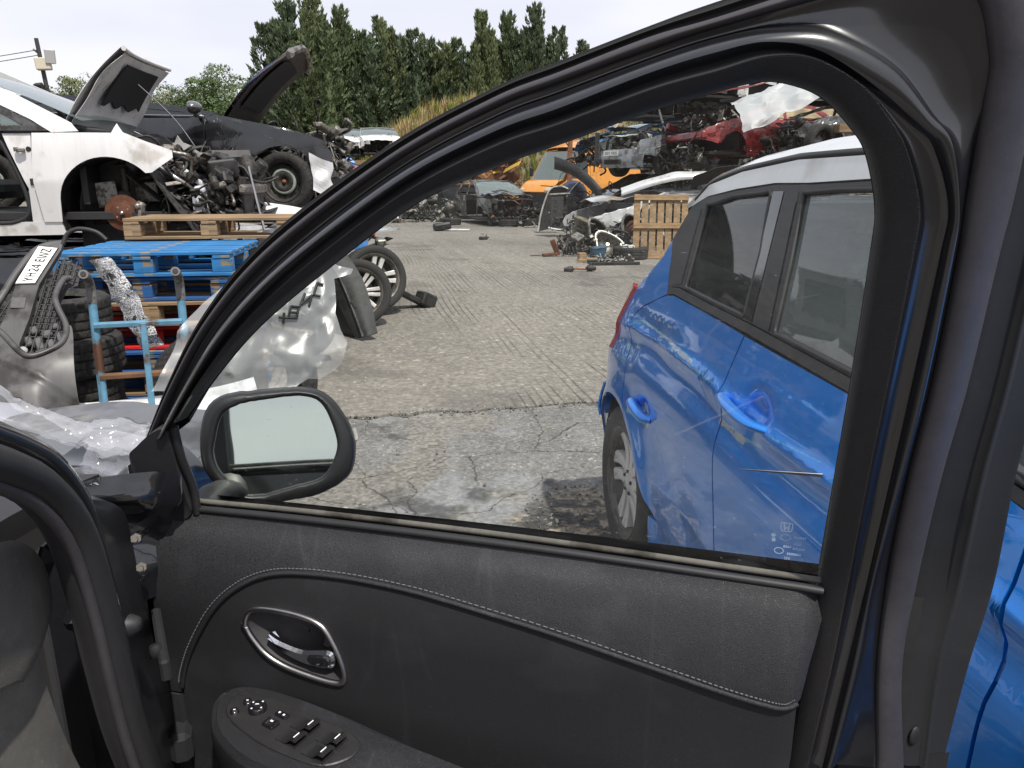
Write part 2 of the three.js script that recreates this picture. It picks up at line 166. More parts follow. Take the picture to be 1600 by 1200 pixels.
const K = {
  shut: mat([.014, .0145, .017], .8, { map: rept(T.dust, 3) }),
  gloss: mat([.009, .0095, .013], .32, { clearcoat: 1, clearcoatRoughness: .1, map: rept(T.dust, 3) }),
  trim: mat([.027, .027, .031], .62, { map: rept(T.dust, 4) }),
  frameTrim: mat([.021, .02, .022], .7, { map: rept(T.dust, 5), bumpMap: rept(T.grain, 8), bumpScale: .0003 }),
  leather: mat([.033, .034, .041], .5, { map: rept(T.scuff, 1), bumpMap: rept(T.grain, 11), bumpScale: .00035 }),
  suede: mat([.017, .0175, .022], .72, { sheen: .3, sheenRoughness: .6, sheenColor: new THREE.Color(.12, .12, .13), map: rept(T.scuff, 1), bumpMap: rept(T.grain, 14), bumpScale: .0002 }),
  thread: mat([.11, .11, .12], .7), rubber: mat([.022, .022, .025], .55, { map: rept(T.dust, 5) }), sealGrey: mat([.05, .047, .055], .6, { map: rept(T.dust, 6) }),
  dustySeal: mat([.16, .155, .14], .8, { map: rept(T.dirty, 3) }),
  chrome: mat([.72, .72, .76], .14, { metalness: 1 }), satin: mat([.55, .55, .57], .32, { metalness: 1, map: rept(T.dust, 4) }),
  piano: mat([.01, .01, .012], .08, { clearcoat: 1, clearcoatRoughness: .03 }),
  mark: mat([.8, .8, .8], .5), black: mat([.024, .024, .025], .55, { map: rept(T.dust, 3) }), ink: mat([.012, .012, .014], .6),
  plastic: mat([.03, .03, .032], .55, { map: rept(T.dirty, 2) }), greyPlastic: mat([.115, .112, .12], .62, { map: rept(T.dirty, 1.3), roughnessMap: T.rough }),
  tyre: mat([.03, .029, .028], .8, { map: rept(T.dust, 4) }), alloy: mat([.62, .61, .6], .34, { metalness: .75, map: rept(T.dirty, 3) }), alloyDull: mat([.34, .33, .32], .55, { metalness: .7, map: rept(T.dirty, 5) }),
  steel: mat([.16, .155, .15], .55, { metalness: .6, map: rept(T.dirty, 4) }), castAlloy: mat([.42, .41, .39], .5, { metalness: .7, map: rept(T.dirty, 5) }), engine: mat([.075, .072, .068], .6, { metalness: .3, map: rept(T.dirty, 4) }),
  rust: mat([1, 1, 1], .85, { map: rept(T.rust, 3), bumpMap: rept(T.rust, 3), bumpScale: .001 }),
  wood: mat([1, 1, 1], .85, { map: T.wood, bumpMap: T.woodb, bumpScale: .0015 }), woodGrey: mat([.78, .76, .74], .9, { map: T.wood, bumpMap: T.woodb, bumpScale: .0015 }),
  glass: mat([1, 1, 1], 0, { transmission: 1, thickness: 0, ior: 1.5 }),
  tint: mat([.10, .12, .115], .02, { transmission: .75, thickness: 0, ior: 1.5 }), carGlass: mat([.55, .63, .61], .02, { transmission: .85, thickness: 0, ior: 1.5 }),
  white: mat([.78, .785, .80], .28, { clearcoat: 1, clearcoatRoughness: .06, map: rept(T.light, .8) }),
  silver: mat([.6, .61, .63], .34, { metalness: .25, clearcoat: .8, clearcoatRoughness: .12, map: rept(T.light, 1) }),
  greyPaint: mat([.16, .165, .175], .3, { metalness: .3, clearcoat: .8, clearcoatRoughness: .1, map: rept(T.dirty, 1) }),
  blackPaint: mat([.014, .015, .019], .22, { clearcoat: 1, clearcoatRoughness: .07, map: rept(T.dirty, 1) }),
  redPaint: mat([.36, .035, .04], .35, { clearcoat: .6, clearcoatRoughness: .15, map: rept(T.dirty, 1.2) }), bluePaint: mat([.12, .32, .70], .3, { clearcoat: .8, clearcoatRoughness: .1, map: rept(T.light, 1) }),
  orange: mat([.74, .29, .014], .34, { clearcoat: .7, clearcoatRoughness: .12, map: rept(T.light, .7) }),
  doorGlass: mat([.93, .96, .945], 0, { transmission: 1, thickness: 0, ior: 1.5 }), mirrorGlass: mat([.74, .8, .77], .04, { metalness: 1, map: rept(T.dust, 6) }), mirrorShell: mat([.015, .015, .017], .42, { map: rept(T.dust, 6) }),
  switchPanel: mat([.03, .03, .032], .45, { map: rept(T.dust, 14) }), switchKey: mat([.022, .022, .024], .4, { map: rept(T.dust, 14) }),
  swiftTint: mat([.05, .06, .06], .02, { transmission: .7, thickness: 0, ior: 1.6 }), swiftGlass: mat([.45, .52, .5], .02, { transmission: .8, thickness: 0, ior: 1.6 }), alloyWorn: mat([.6, .59, .58], .42, { metalness: .1, map: rept(T.light, 4) }),
  jamb: mat([.016, .017, .022], .35, { clearcoat: .6, clearcoatRoughness: .25, map: rept(T.dust, 3) }), wing: mat([.014, .015, .02], .18, { clearcoat: 1, clearcoatRoughness: .06, map: rept(T.dirty, 3) }), bareMetal: mat([.1, .1, .105], .32, { metalness: .7, map: rept(T.dirty, 6) }),
  kick: mat([.15, .148, .145], .65, { map: rept(T.dust, 3), bumpMap: rept(T.grain, 12), bumpScale: .0003 }), dashGrey: mat([.12, .118, .116], .6, { map: rept(T.dust, 3), bumpMap: rept(T.grain, 12), bumpScale: .0003 }),
  film: mat([.97, .97, .985], .1, { transmission: .88, thickness: 0, clearcoat: 1, clearcoatRoughness: .08 }), film2: mat([.965, .972, .972], .32, { transmission: .84, thickness: 0, clearcoat: .4, clearcoatRoughness: .2 }),
  tyreNear: mat([.045, .043, .041], .85, { map: rept(T.dirty, 5) }), gripGrey: mat([.2, .2, .205], .6, { map: rept(T.dirty, 5) }), rustBlue: mat([1, 1, 1], .8, { map: tex(256, 256, (x, y) => { const w = smooth(.35, .5, fbm(x * 8, y * 8, 5, 8, 400)), a = .8 + .4 * (fbm(x * 20, y * 20, 3, 20, 410) - .3); return [lerp(.33, .45, w) * a, lerp(.58, .32, w) * a, lerp(.7, .22, w) * a]; }) }), plasticGrey: mat([.07, .07, .075], .6, { map: rept(T.dirty, 4) }),
  flecked: mat([1, 1, 1], .5, { metalness: .2, map: tex(256, 256, (x, y) => { const a = vnoise(x * 120, y * 120, 120, 3), b = fbm(x * 6, y * 9, 3, 9, 7); const v = b > .6 ? .06 : (a > .5 ? .5 + .25 * vnoise(x * 200, y * 200, 200, 9) : .24); return [v, v, v * 1.02]; }, true, [4, 4]) }),
  rustDisc: mat([.5, .46, .47], .75, { metalness: .2, map: rept(T.rust, 3) }), whiteInner: mat([.66, .665, .68], .45, { map: rept(T.light, 2) }), felt: mat([.015, .015, .016], .95),
  silverBlue: mat([.33, .36, .41], .34, { metalness: .3, clearcoat: .8, clearcoatRoughness: .12, map: rept(T.dirty, 1) }), sheeting: mat([.7, .71, .71], .5, { transmission: .5, thickness: 0, clearcoat: .6, clearcoatRoughness: .2 }), castDusty: mat([.26, .24, .19], .75, { map: rept(T.dirty, 4) }), castBright: mat([.58, .58, .57], .42, { metalness: .6, map: rept(T.dirty, 5) }), rustDark: mat([.55, .5, .48], .9, { map: rept(T.rust, 2) }), woodPale: mat([1.1, 1.05, .98], .85, { map: rept(T.wood, 1.3), bumpMap: T.woodb, bumpScale: .0015 }), woodOrange: mat([.9, .62, .4], .85, { map: T.wood }), alloyBright: mat([.82, .81, .8], .3, { metalness: .3, map: rept(T.dust, 3) }), bumperDark: mat([.028, .03, .032], .62, { map: rept(T.dirty, 2) }), blueBright: mat([.01, .16, .5], .3, { clearcoat: 1, map: rept(T.dirty, 1) }), yellow: mat([.45, .3, .04], .6),
  lens: mat([.75, .76, .72], .08, { transmission: .6, thickness: 0 }), redLens: mat([.55, .02, .02], .12, { clearcoat: 1 }),
};
// ================================================================ open car door (metres from the hinge end of the belt line: x to the latch, y up, z to the cabin side)
const DOOR_POS = [-.453, 0, -.983], DOOR_TURN = -.2543;
const door = thing('car_door', 'open black car door seen from its cabin side, window up, with dark leather trim', 'car door', DOOR_POS, DOOR_TURN);
const RIBS = [
  [[0.817,0.742,-0.004],[0.826,0.886,-0.004],[0.833,0.998,-0.004],[0.832,1.144,0.035],[0.831,1.257,0.065],[0.828,1.384,0.1],[0.825,1.426,0.111],[0.81,1.471,0.123],[0.794,1.493,0.129],[0.769,1.516,0.135],[0.743,1.527,0.138],[0.717,1.53,0.139],[0.682,1.523,0.137],[0.627,1.509,0.133],[0.546,1.483,0.126],[0.481,1.462,0.121],[0.383,1.422,0.11],[0.253,1.339,0.088],[0.163,1.275,0.07],[0.092,1.212,0.053],[0.021,1.141,0.034]],
  [[0.841,0.765,0.016],[0.853,0.905,0.016],[0.858,1.015,0.02],[0.856,1.156,0.058],[0.856,1.264,0.087],[0.855,1.387,0.12],[0.852,1.427,0.131],[0.835,1.47,0.143],[0.819,1.494,0.148],[0.792,1.522,0.155],[0.756,1.541,0.159],[0.72,1.544,0.159],[0.681,1.535,0.156],[0.627,1.522,0.153],[0.55,1.497,0.146],[0.486,1.478,0.141],[0.388,1.434,0.129],[0.256,1.351,0.107],[0.165,1.283,0.088],[0.093,1.215,0.07],[0.02,1.136,0.049]],
  [[0.859,0.758,0.004],[0.871,0.9,0.004],[0.879,1.011,0.007],[0.879,1.153,0.045],[0.879,1.263,0.075],[0.878,1.386,0.108],[0.876,1.427,0.119],[0.858,1.47,0.131],[0.84,1.491,0.14],[0.807,1.518,0.151],[0.76,1.546,0.162],[0.719,1.554,0.167],[0.68,1.548,0.166],[0.628,1.535,0.162],[0.552,1.51,0.156],[0.489,1.491,0.15],[0.389,1.447,0.139],[0.252,1.363,0.116],[0.158,1.289,0.096],[0.084,1.214,0.076],[0.008,1.125,0.052]],
  [[0.869,0.766,0.01],[0.882,0.906,0.01],[0.885,1.016,0.014],[0.889,1.157,0.052],[0.89,1.265,0.082],[0.887,1.387,0.114],[0.883,1.427,0.125],[0.867,1.477,0.139],[0.848,1.499,0.142],[0.815,1.535,0.148],[0.767,1.562,0.153],[0.726,1.567,0.151],[0.679,1.561,0.149],[0.626,1.547,0.146],[0.548,1.523,0.139],[0.485,1.503,0.134],[0.379,1.455,0.121],[0.235,1.366,0.097],[0.136,1.287,0.076],[0.059,1.205,0.053],[-0.023,1.108,0.027]],
  [[0.922,0.759,-0.012],[0.907,0.895,-0.012],[0.904,1.005,-0.011],[0.899,1.148,0.028],[0.9,1.26,0.058],[0.896,1.385,0.092],[0.893,1.426,0.103],[0.89,1.478,0.117],[0.888,1.509,0.126],[0.883,1.545,0.137],[0.856,1.589,0.15],[0.782,1.59,0.151],[0.679,1.569,0.146],[0.625,1.555,0.142],[0.547,1.532,0.136],[0.484,1.512,0.13],[0.376,1.464,0.117],[0.226,1.373,0.093],[0.124,1.289,0.07],[0.043,1.201,0.046],[-0.041,1.095,0.018]],
  [[0.957,0.754,-0.026],[0.938,0.891,-0.026],[0.939,1.001,-0.026],[0.935,1.146,0.013],[0.936,1.258,0.044],[0.933,1.384,0.078],[0.933,1.426,0.089],[0.931,1.478,0.103],[0.929,1.514,0.115],[0.921,1.558,0.13],[0.88,1.616,0.148],[0.786,1.604,0.147],[0.678,1.578,0.14],[0.624,1.566,0.137],[0.546,1.542,0.13],[0.482,1.522,0.125],[0.371,1.472,0.112],[0.215,1.379,0.086],[0.11,1.291,0.063],[0.026,1.196,0.037],[-0.062,1.081,0.006]],
  [[1.01,0.735,-0.062],[1.019,0.881,-0.062],[1.03,0.994,-0.062],[1.017,1.14,-0.024],[1.011,1.254,0.007],[1.001,1.383,0.041],[0.999,1.426,0.053],[0.995,1.479,0.067],[0.984,1.52,0.086],[0.961,1.578,0.11],[0.906,1.64,0.135],[0.791,1.62,0.137],[0.677,1.592,0.13],[0.623,1.577,0.126],[0.544,1.553,0.119],[0.479,1.532,0.114],[0.364,1.482,0.1],[0.201,1.385,0.074],[0.091,1.291,0.049],[0.003,1.189,0.021],[-0.09,1.064,-0.013]],
];
{
  const lean = y => .27 * Math.max(0, y - 1);
  const N = 150, rib = RIBS.map(r => spline(r, N));
  const mixRib = (a, b, t, lift = 0) => a.map((p, i) => { const q = p.clone().lerp(b[i], t); q.z += lift; return q; });
  const band = (...rows) => rowsGeo(rows);
  M('window_trim', band(mixRib(rib[0], rib[0], 0, -.02), rib[0], mixRib(rib[0], rib[1], .12, .006), mixRib(rib[0], rib[1], .5, .004), mixRib(rib[0], rib[1], .9, .002), rib[1]), K.frameTrim, door);
  M('window_frame', [band(rib[1], mixRib(rib[1], rib[1], 0, -.008), mixRib(rib[1], rib[2], .5, -.008), mixRib(rib[1], rib[2], .9, -.002), rib[2]), band(rib[2], mixRib(rib[2], rib[3], .3, .0045), mixRib(rib[2], rib[3], .7, .004), rib[3]), band(rib[3], mixRib(rib[3], rib[4], .12, -.006), mixRib(rib[3], rib[4], .5, -.004), mixRib(rib[3], rib[4], .94, -.001), rib[4])], K.gloss, door);
  const sq = (t) => Math.sin(Math.PI * t); M('weather_seal', band(mixRib(rib[4], rib[4], 0, -.006), ...[.02, .12, .3, .5, .7, .88, .98].map(t => mixRib(rib[4], rib[5], t, .011 * Math.pow(sq(t), .5))), mixRib(rib[5], rib[5], 0, -.008)), K.sealGrey, door);
  M('shut_face', [band(mixRib(rib[5], rib[5], 0, -.006), mixRib(rib[5], rib[6], .12, -.004), mixRib(rib[5], rib[6], .42, -.004), mixRib(rib[5], rib[6], .5, .004), mixRib(rib[5], rib[6], .56, .004), mixRib(rib[5], rib[6], .64, -.004), mixRib(rib[5], rib[6], .94, 0), rib[6]), band(rib[6], mixRib(rib[6], rib[6], 0, -.012), mixRib(rib[6], rib[4], .3, -.03), mixRib(rib[1], rib[2], .5, -.05), mixRib(rib[0], rib[0], 0, -.025))], K.shut, door);
  // latch plate, screws and grommet on the shut face
  M('grommet', at(lathe([[0, .004], [.006, .004], [.009, .002], [.01, 0]], 20), .966, .795, -.036, 1.57, .62, 0, [.8, .8, 1.3]), K.black, door);
  // outer skin of the door
  M('outer_skin', sheet((a, b) => { const y = lerp(.28, .985, b), x = lerp(-.10 + .02 * (1 - b), 1.012 + .018 * b, a); return V3(x, y, -.075 - .05 * Math.sin(Math.PI * clamp(b * .9 + .08)) - .012 * Math.sin(Math.PI * a)); }, 24, 16), K.gloss, door);
  M('inner_skin', sheet((a, b) => V3(lerp(-.09, .95, a), lerp(.29, .985, b), -.03), 2, 2), K.black, door);
  M('hinge_edge', sheet((a, b) => V3(-.088 - .008 * Math.sin(a * 3), lerp(.29, 1.06, b), lerp(-.08, .01, a)), 6, 8), K.gloss, door);
  M('latch_edge', sheet((a, b) => V3(lerp(1.016, .88, a), lerp(.29, .76, b), lerp(-.062, -.01, a)), 4, 4), K.shut, door);

  // glass and what is printed or smeared on it
  const gl = [[.013, 1.137], [.086, 1.21], [.158, 1.273], [.248, 1.338], [.38, 1.422], [.478, 1.462], [.545, 1.483], [.626, 1.509], [.682, 1.524], [.718, 1.531], [.743, 1.528], [.77, 1.517], [.796, 1.494], [.812, 1.471], [.827, 1.426], [.83, 1.383], [.832, 1.255], [.834, 1.141], [.836, .985], [.008, .985], [.01, 1.06]];
  const grow = (p, cx, cy, k) => p.map(([x, y]) => [x + (x - cx) * k, y + (y - cy) * k]);
  const pane = M('window_glass', skin(grow(gl, .5, 1.2, .012), (x, y) => -.012 + lean(y) + .02 * 0, { th: 0, max: .2 }), K.doorGlass, door);
  const leanA = -Math.atan(.27);
  const place = (g, u, v, off) => at(g, u, v, -.012 + .27 * (v - 1) + off, -leanA * -1, 0, 0);
  { // etched maker marks
    const cv = document.createElement('canvas'); cv.width = 256; cv.height = 256; const c = cv.getContext('2d'); c.clearRect(0, 0, 256, 256); c.strokeStyle = c.fillStyle = 'rgba(200,215,230,0.55)'; c.lineWidth = 6;
    c.beginPath(); c.moveTo(78, 20); c.lineTo(136, 20); c.quadraticCurveTo(142, 50, 130, 68); c.lineTo(84, 68); c.quadraticCurveTo(72, 50, 78, 20); c.stroke();
    c.lineWidth = 8; c.beginPath(); c.moveTo(92, 24); c.lineTo(98, 64); c.moveTo(122, 24); c.lineTo(116, 64); c.moveTo(96, 48); c.lineTo(118, 48); c.stroke();
    c.strokeStyle = c.fillStyle = 'rgba(190,205,220,0.36)'; c.lineWidth = 5; c.beginPath(); c.ellipse(104, 104, 26, 17, 0, 0, 7); c.stroke(); c.beginPath(); c.ellipse(40, 96, 13, 12, 0, 0, 7); c.fill(); c.fillRect(32, 112, 20, 22);
    c.font = 'bold 24px sans-serif'; c.fillText('AS2', 150, 142); for (const [x, y, w] of [[150, 92, 62], [96, 150, 44], [146, 158, 60], [118, 190, 70]]) { for (let k = 0; k < w; k += 11) c.fillRect(x + k, y, 8, 14); } c.beginPath(); c.ellipse(74, 184, 24, 17, 0, 0, 7); c.stroke(); c.fillText('UV', 104, 232);
    const t = new THREE.CanvasTexture(cv); t.colorSpace = THREE.SRGBColorSpace; const g = new THREE.PlaneGeometry(.052, .05);
    M('glass_marking', place(g, .795, 1.052, .0012), new THREE.MeshStandardMaterial({ map: t, transparent: true, roughness: .6, side: THREE.DoubleSide }), pane);
    // dried wipe marks and specks on the pane
    const sm = tex(512, 512, (x, y) => { const k = Math.exp(-Math.pow((x - .392 - .012 * Math.sin(y * 5)) / .009, 2)) * smooth(.1, .2, y) * smooth(.46, .36, y) * .26; const r = Math.hypot(x - .5, (y - .05) * .9), arc = Math.exp(-Math.pow((r - .38 - .05 * fbm(x * 5, y * 5, 3)) / .035, 2)) * smooth(.4, .62, fbm(x * 7, y * 7, 4)) * .05; const blot = Math.exp(-(Math.pow((x - .93) / .028, 2) + Math.pow((y - .22) / .04, 2))) * .1; const sp = Math.pow(vnoise(x * 150, y * 150, 150, 3), 60) * .5; const scr = Math.exp(-Math.pow((y - .5 - (x - .8) * 1.1) / .003, 2)) * smooth(.74, .78, x) * smooth(.9, .84, x) * .18; const dusty = .022 * fbm(x * 4, y * 4, 4); return [.86, .87, .88, clamp(k + arc + blot + sp + scr + dusty, 0, .5)]; });
    M('glass_smear', skin([[.1, .995], [.82, .995], [.82, 1.4], [.45, 1.4], [.1, 1.2]], (x, y) => -.0105 + lean(y), { th: 0, max: .4 }), (() => { sm.repeat.set(1 / .74, 1 / .42); sm.offset.set(-.1 / .74, -.99 / .42); return new THREE.MeshStandardMaterial({ map: sm, transparent: true, roughness: .9, side: THREE.DoubleSide }); })(), pane);
  }
  // belt seals
  M('belt_seal', tube([[.0, 1.003, .004], [.2, 1.007, .004], [.5, 1.006, .004], [.836, .997, .004]], [.006, .005], 40, 8), K.rubber, door);
  M('belt_lip', tube([[.006, 1.011, -.004], [.2, 1.015, -.004], [.5, 1.014, -.004], [.834, 1.005, -.004]], [.0035, .004], 40, 6), K.dustySeal, door);

  // trim panel
  const wp0 = y => interp([.25, .6, .70, .80, .88, .92, .95, .975, .99, 1.0], [.05, .06, .055, .051, .05, .043, .034, .023, .013, 0], y), wp = y => { let s = 0; for (let k = -4; k <= 4; k++) s += wp0(y + k * .004); return s / 9; };
  const edge = (x) => -.03 * Math.pow(smooth(.79, .85, x), 2) - .03 * Math.pow(smooth(-.03, -.09, x), 2);
  const WP = (x, y) => wp(y) + edge(x);
  const seam = spline([[-.009, .745], [-.004, .769], [.014, .813], [.052, .875], [.092, .914], [.139, .937], [.196, .945], [.27, .946], [.35, .941], [.428, .931], [.52, .917], [.607, .901], [.683, .886], [.749, .873], [.798, .867], [.816, .874]], 90).map(p => [p.x, p.y]);
  M('upper_panel', skin([[-.086, .985], [-.03, .992], [.03, 1.0], [.2, 1.003], [.5, 1.002], [.838, .993], [.838, .96], [.826, .915], [.819, .878], ...seam.slice().reverse(), [-.012, .735], [-.034, .735], [-.036, .82], [-.042, .875], [-.06, .938]], WP, { max: .02, th: .01 }), K.leather, door);
  const bez = sp2([[.103, .858], [.108, .879], [.122, .887], [.152, .889], [.19, .886], [.218, .877], [.231, .86], [.243, .833], [.249, .809], [.245, .796], [.231, .793], [.203, .796], [.164, .804], [.136, .816], [.118, .833]], 60);
  const WI = (x, y) => WP(x, y) - .004 - .004 * 0;
  M('insert_panel', skin([...seam, [.816, .8], [.805, .6], [.8, .36], [.0, .36], [-.004, .6], [-.010, .735]], WI, { max: .025, th: .008, holes: [bez] }), K.suede, door);
  M('lower_panel', skin([[-.034, .731], [-.0135, .731], [-.008, .6], [-.004, .36], [-.04, .36], [-.038, .6]], (x, y) => WP(x, y) + .001, { max: .03, th: .01 }), K.trim, door);
  M('seam_piping', tube(seam.filter((_, i) => i % 3 === 0).map(([x, y]) => [x, y - .001, WP(x, y) - .0005]), .0034, 120, 6), K.leather, door);
  { const st = [], P = spline(seam.map(([x, y]) => [x, y, 0]), 156); for (let i = 3; i < P.length - 1; i++) { const a = P[i], b = P[i + 1], dx = b.x - a.x, dy = b.y - a.y, L = Math.hypot(dx, dy), nx = -dy / L * .0055, ny = dx / L * .0055, x = a.x + nx, y = a.y + ny; st.push(at(cbox(L * .68, .0016, .0014, .0004), x, y, WP(x, y) + .0007, 0, 0, Math.atan2(dy, dx))); } M('stitching', st, K.thread, door); }
  // pull handle
  const bezel = M('handle_bezel', tube(bez.filter((_, i) => i % 2 === 0).map(([x, y]) => [x, y, WI(x, y) + .001]), [.0045, .004], 80, 8, true), K.satin, door);
  const bc = [.18, .842]; const cup = [[0, .0], [.12, -.012], [.3, -.026], [.6, -.032], [.98, -.032]].map(([k, d]) => { const r = bez.map(([x, y]) => V3(lerp(x, bc[0], k), lerp(y, bc[1], k), WI(x, y) + d)); r.push(r[0].clone()); return r; });
  M('handle_cup', rowsGeo(cup), K.trim, bezel);
  const lev = sp2([[.134, .848], [.15, .840], [.186, .832], [.228, .837], [.231, .815], [.212, .808], [.178, .813], [.147, .828]], 40);
  M('handle_lever', at(prism(lev, .014, .004), 0, 0, .033), K.chrome, bezel);
  M('handle_lever_insert', at(prism(sp2([[.196, .828], [.224, .829], [.226, .817], [.2, .816]], 16), .004, .001), 0, 0, .0462), K.piano, bezel);
  M('lock_tab', box(.012, .03, .006, .222, .852, .034, 0, 0, -.3, .002), K.trim, bezel);
  M('speaker_ring', tube(ring(28, a => [.022 + .026 * Math.cos(a), .585 + .03 * Math.sin(a), .062]).slice(0, -1), .0028, 60, 6, true), K.satin, door);

  // armrest with the switch panel
  const flatP = (pts, h, y, bev = .0015) => at(prism(pts.map(([u, w]) => [u, -w]), h, bev), 0, y, 0, -Math.PI / 2, 0, 0);
  const arm = sp2([[.066, .066], [.08, .049], [.115, .044], [.171, .05], [.257, .066], [.319, .082], [.4, .105], [.52, .13], [.62, .12], [.63, .19], [.5, .21], [.34, .205], [.2, .181], [.147, .164], [.101, .135], [.071, .095]], 90);
  const cx = .3, cw = .12; const rg = (y, k, dy = 0) => { const r = arm.map(([u, w]) => { const d = Math.hypot(u - cx, w - cw) || 1; return V3(u + (cx - u) / d * k, y + dy, w + (cw - w) / d * k); }); r.push(r[0].clone()); return r; };
  const rest = M('armrest', [flatP(arm.map(([u, w]) => { const d = Math.hypot(u - cx, w - cw) || 1; return [u + (cx - u) / d * .011, w + (cw - w) / d * .011]; }), .004, .7578, 0), rowsGeo([rg(.7618, .012), rg(.7605, .006), rg(.757, .0015), rg(.752, 0), rg(.74, -.001), rg(.7, .004), rg(.64, .018), rg(.58, .04)])], K.leather, door);
  const tilt = rest; const plate = sp2([[.095, .094], [.1, .074], [.12, .066], [.173, .071], [.251, .091], [.289, .104], [.302, .118], [.297, .141], [.268, .16], [.215, .153], [.169, .141], [.113, .115]], 60);
  M('switch_panel', flatP(plate, .0035, .7612), K.switchPanel, rest);
  const Y = .7645; const rot = .28;
  M('mirror_knob', [at(lathe([[0, .007], [.010, .0075], [.012, .006], [.0125, 0]], 28), .14, Y, .091), at(cbox(.012, .002, .003, .0006), .14, Y + .0078, .091, 0, rot, 0)], K.piano, rest);
  M('mirror_knob_mark', [...[0, 1, 2, 3].map(k => at(cbox(.0022, .0006, .0022, .0002), .14 + .0088 * Math.cos(k * 1.57 + .4), Y + .0078, .091 + .0088 * Math.sin(k * 1.57 + .4))), at(cbox(.005, .0006, .0016, .0002), .14, Y + .0092, .091, 0, rot, 0)], K.mark, rest);
  for (const [u, w] of [[.113, .103], [.119, .082]]) { M('mirror_button', at(lathe([[0, .0042], [.0052, .0038], [.0062, 0]], 20), u, Y, w), K.piano, rest); M('button_mark', at(cbox(.003, .0006, .0018, .0002), u, Y + .0044, w, 0, rot, 0), K.mark, rest); }
  M('lock_button', at(cbox(.020, .006, .015, .0015), .173, Y + .002, .112, 0, -rot, 0), K.piano, rest); M('button_mark', at(cbox(.0042, .0006, .0028, .0002), .174, Y + .0054, .111, 0, -rot, 0), K.mark, rest);
  M('mirror_select', at(cbox(.021, .004, .010, .0012), .178, Y + .001, .093, 0, -rot, 0), K.piano, rest); M('button_mark', [at(cbox(.003, .0006, .003, .0002), .1735, Y + .0034, .0915, 0, -rot, 0), at(cbox(.003, .0006, .003, .0002), .1815, Y + .0034, .0945, 0, -rot, 0)], K.mark, rest);
  for (const [u, w] of [[.219, .104], [.213, .129], [.264, .118], [.258, .143]]) {
    const rows = []; for (let i = 0; i <= 8; i++) { const t = i / 8, r = []; for (const s of [-1, 1]) { const X = lerp(-.018, .018, t), Z = s * .0108, c = Math.cos(-rot), n = Math.sin(-rot); r.push(V3(u + X * c + Z * n, Y + .0012 + (t < .45 ? .0012 - .0016 * Math.sin(t / .45 * Math.PI) : .009 * smooth(.45, .8, t)) , w - X * n + Z * c)); } rows.push(r); }
    const s = M('window_switch', [rowsGeo(rows), at(cbox(.036, .002, .0225, .0005), u, Y - .0004, w, 0, -rot, 0)], K.switchKey, rest);
    M('switch_mark', at(cbox(.0014, .0008, .010, .0003), u + .0088, Y + .0104, w + .0026, 0, -rot, -.2), K.mark, rest);
  }
  // mirror sail
  M('mirror_sail', skin(sp2([[-.07, 1.078], [-.088, 1.03], [-.09, .985], [-.05, .978], [.004, .994], [.010, 1.03], [.012, 1.085], [.015, 1.132], [-.005, 1.13], [-.04, 1.105]], 60), (x, y) => .014 + lean(y) - .02 * smooth(-.05, -.092, x), { max: .03, th: .02 }), K.trim, door);
  M('sail_seal', tube([[.014, .998, .006], [.016, 1.04, .012], [.018, 1.09, .03], [.022, 1.138, .042]], .006, 24, 6), K.rubber, door);

  // door mirror, outside the glass
  const mc = V3(.0126, 1.0273, -.2), m = V3(.4601, .22, .8602), ax = V3(.8818, 0, -.4717), ay = V3(-.1038, .9755, -.194);
  const mp = (x, y, d) => mc.clone().addScaledVector(ax, x).addScaledVector(ay, y).addScaledVector(m, d);
  const MG = [[-.071, .063], [.005, .077], [.056, .076], [.081, .058], [.098, .008], [.096, -.024], [.073, -.06], [.026, -.072], [-.045, -.081], [-.083, -.046], [-.096, -.018], [-.094, .013]], MH = [[-.079, .083], [-.024, .089], [.046, .089], [.082, .077], [.106, .049], [.125, .006], [.125, -.032], [.113, -.063], [.077, -.085], [.035, -.094], [-.051, -.096], [-.089, -.066], [-.113, -.033], [-.116, .015], [-.105, .06]];
  const polar = (o, n) => { const q = sp2(o, 200), r = []; for (let i = 0; i <= n; i++) { const a = i / n * 2 * Math.PI - Math.PI; let b = 0, bd = 9; for (const p of q) { let d = Math.abs(Math.atan2(p[1], p[0]) - a); d = Math.min(d, 2 * Math.PI - d); if (d < bd) { bd = d; b = Math.hypot(...p); } } r.push([Math.cos(a) * b, Math.sin(a) * b]); } r[n] = r[0].slice(); return r; };
  const g0 = polar(MG, 72), h0 = polar(MH, 72), rr = (o, k, d, sx = 0) => o.map(([x, y]) => mp(x * k + sx, y * k, d));
  const hous = M('door_mirror', [rowsGeo([rr(g0, 1, -.012), rr(g0, 1.0, -.002), rr(g0, 1.05, .002), rr(h0, .96, .001), rr(h0, 1, -.008)]), rowsGeo([rr(h0, 1, -.008), rr(h0, 1.03, -.025), rr(h0, 1.02, -.05), rr(h0, .93, -.085, -.006), rr(h0, .72, -.112, -.012), rr(h0, .4, -.126, -.016), rr(h0, .02, -.13, -.018)])], K.mirrorShell, door);
  const gq = g0.slice(0, -1); M('mirror_glass', (() => { const p = []; for (let i = 0; i < gq.length; i++) { const a = mp(gq[i][0], gq[i][1], -.0085), b = mp(...gq[(i + 1) % gq.length], -.0085), o = mp(0, 0, -.0085); p.push(o.x, o.y, o.z, a.x, a.y, a.z, b.x, b.y, b.z); } return geoFrom(p); })(), K.mirrorGlass, hous);
  M('turn_indicator', tube([[.127, .016], [.130, .006], [.131, -.004]].map(([x, y]) => { const p = mp(x, y, -.022); return [p.x, p.y, p.z]; }), [.003, .005], 16, 8), K.lens, hous);
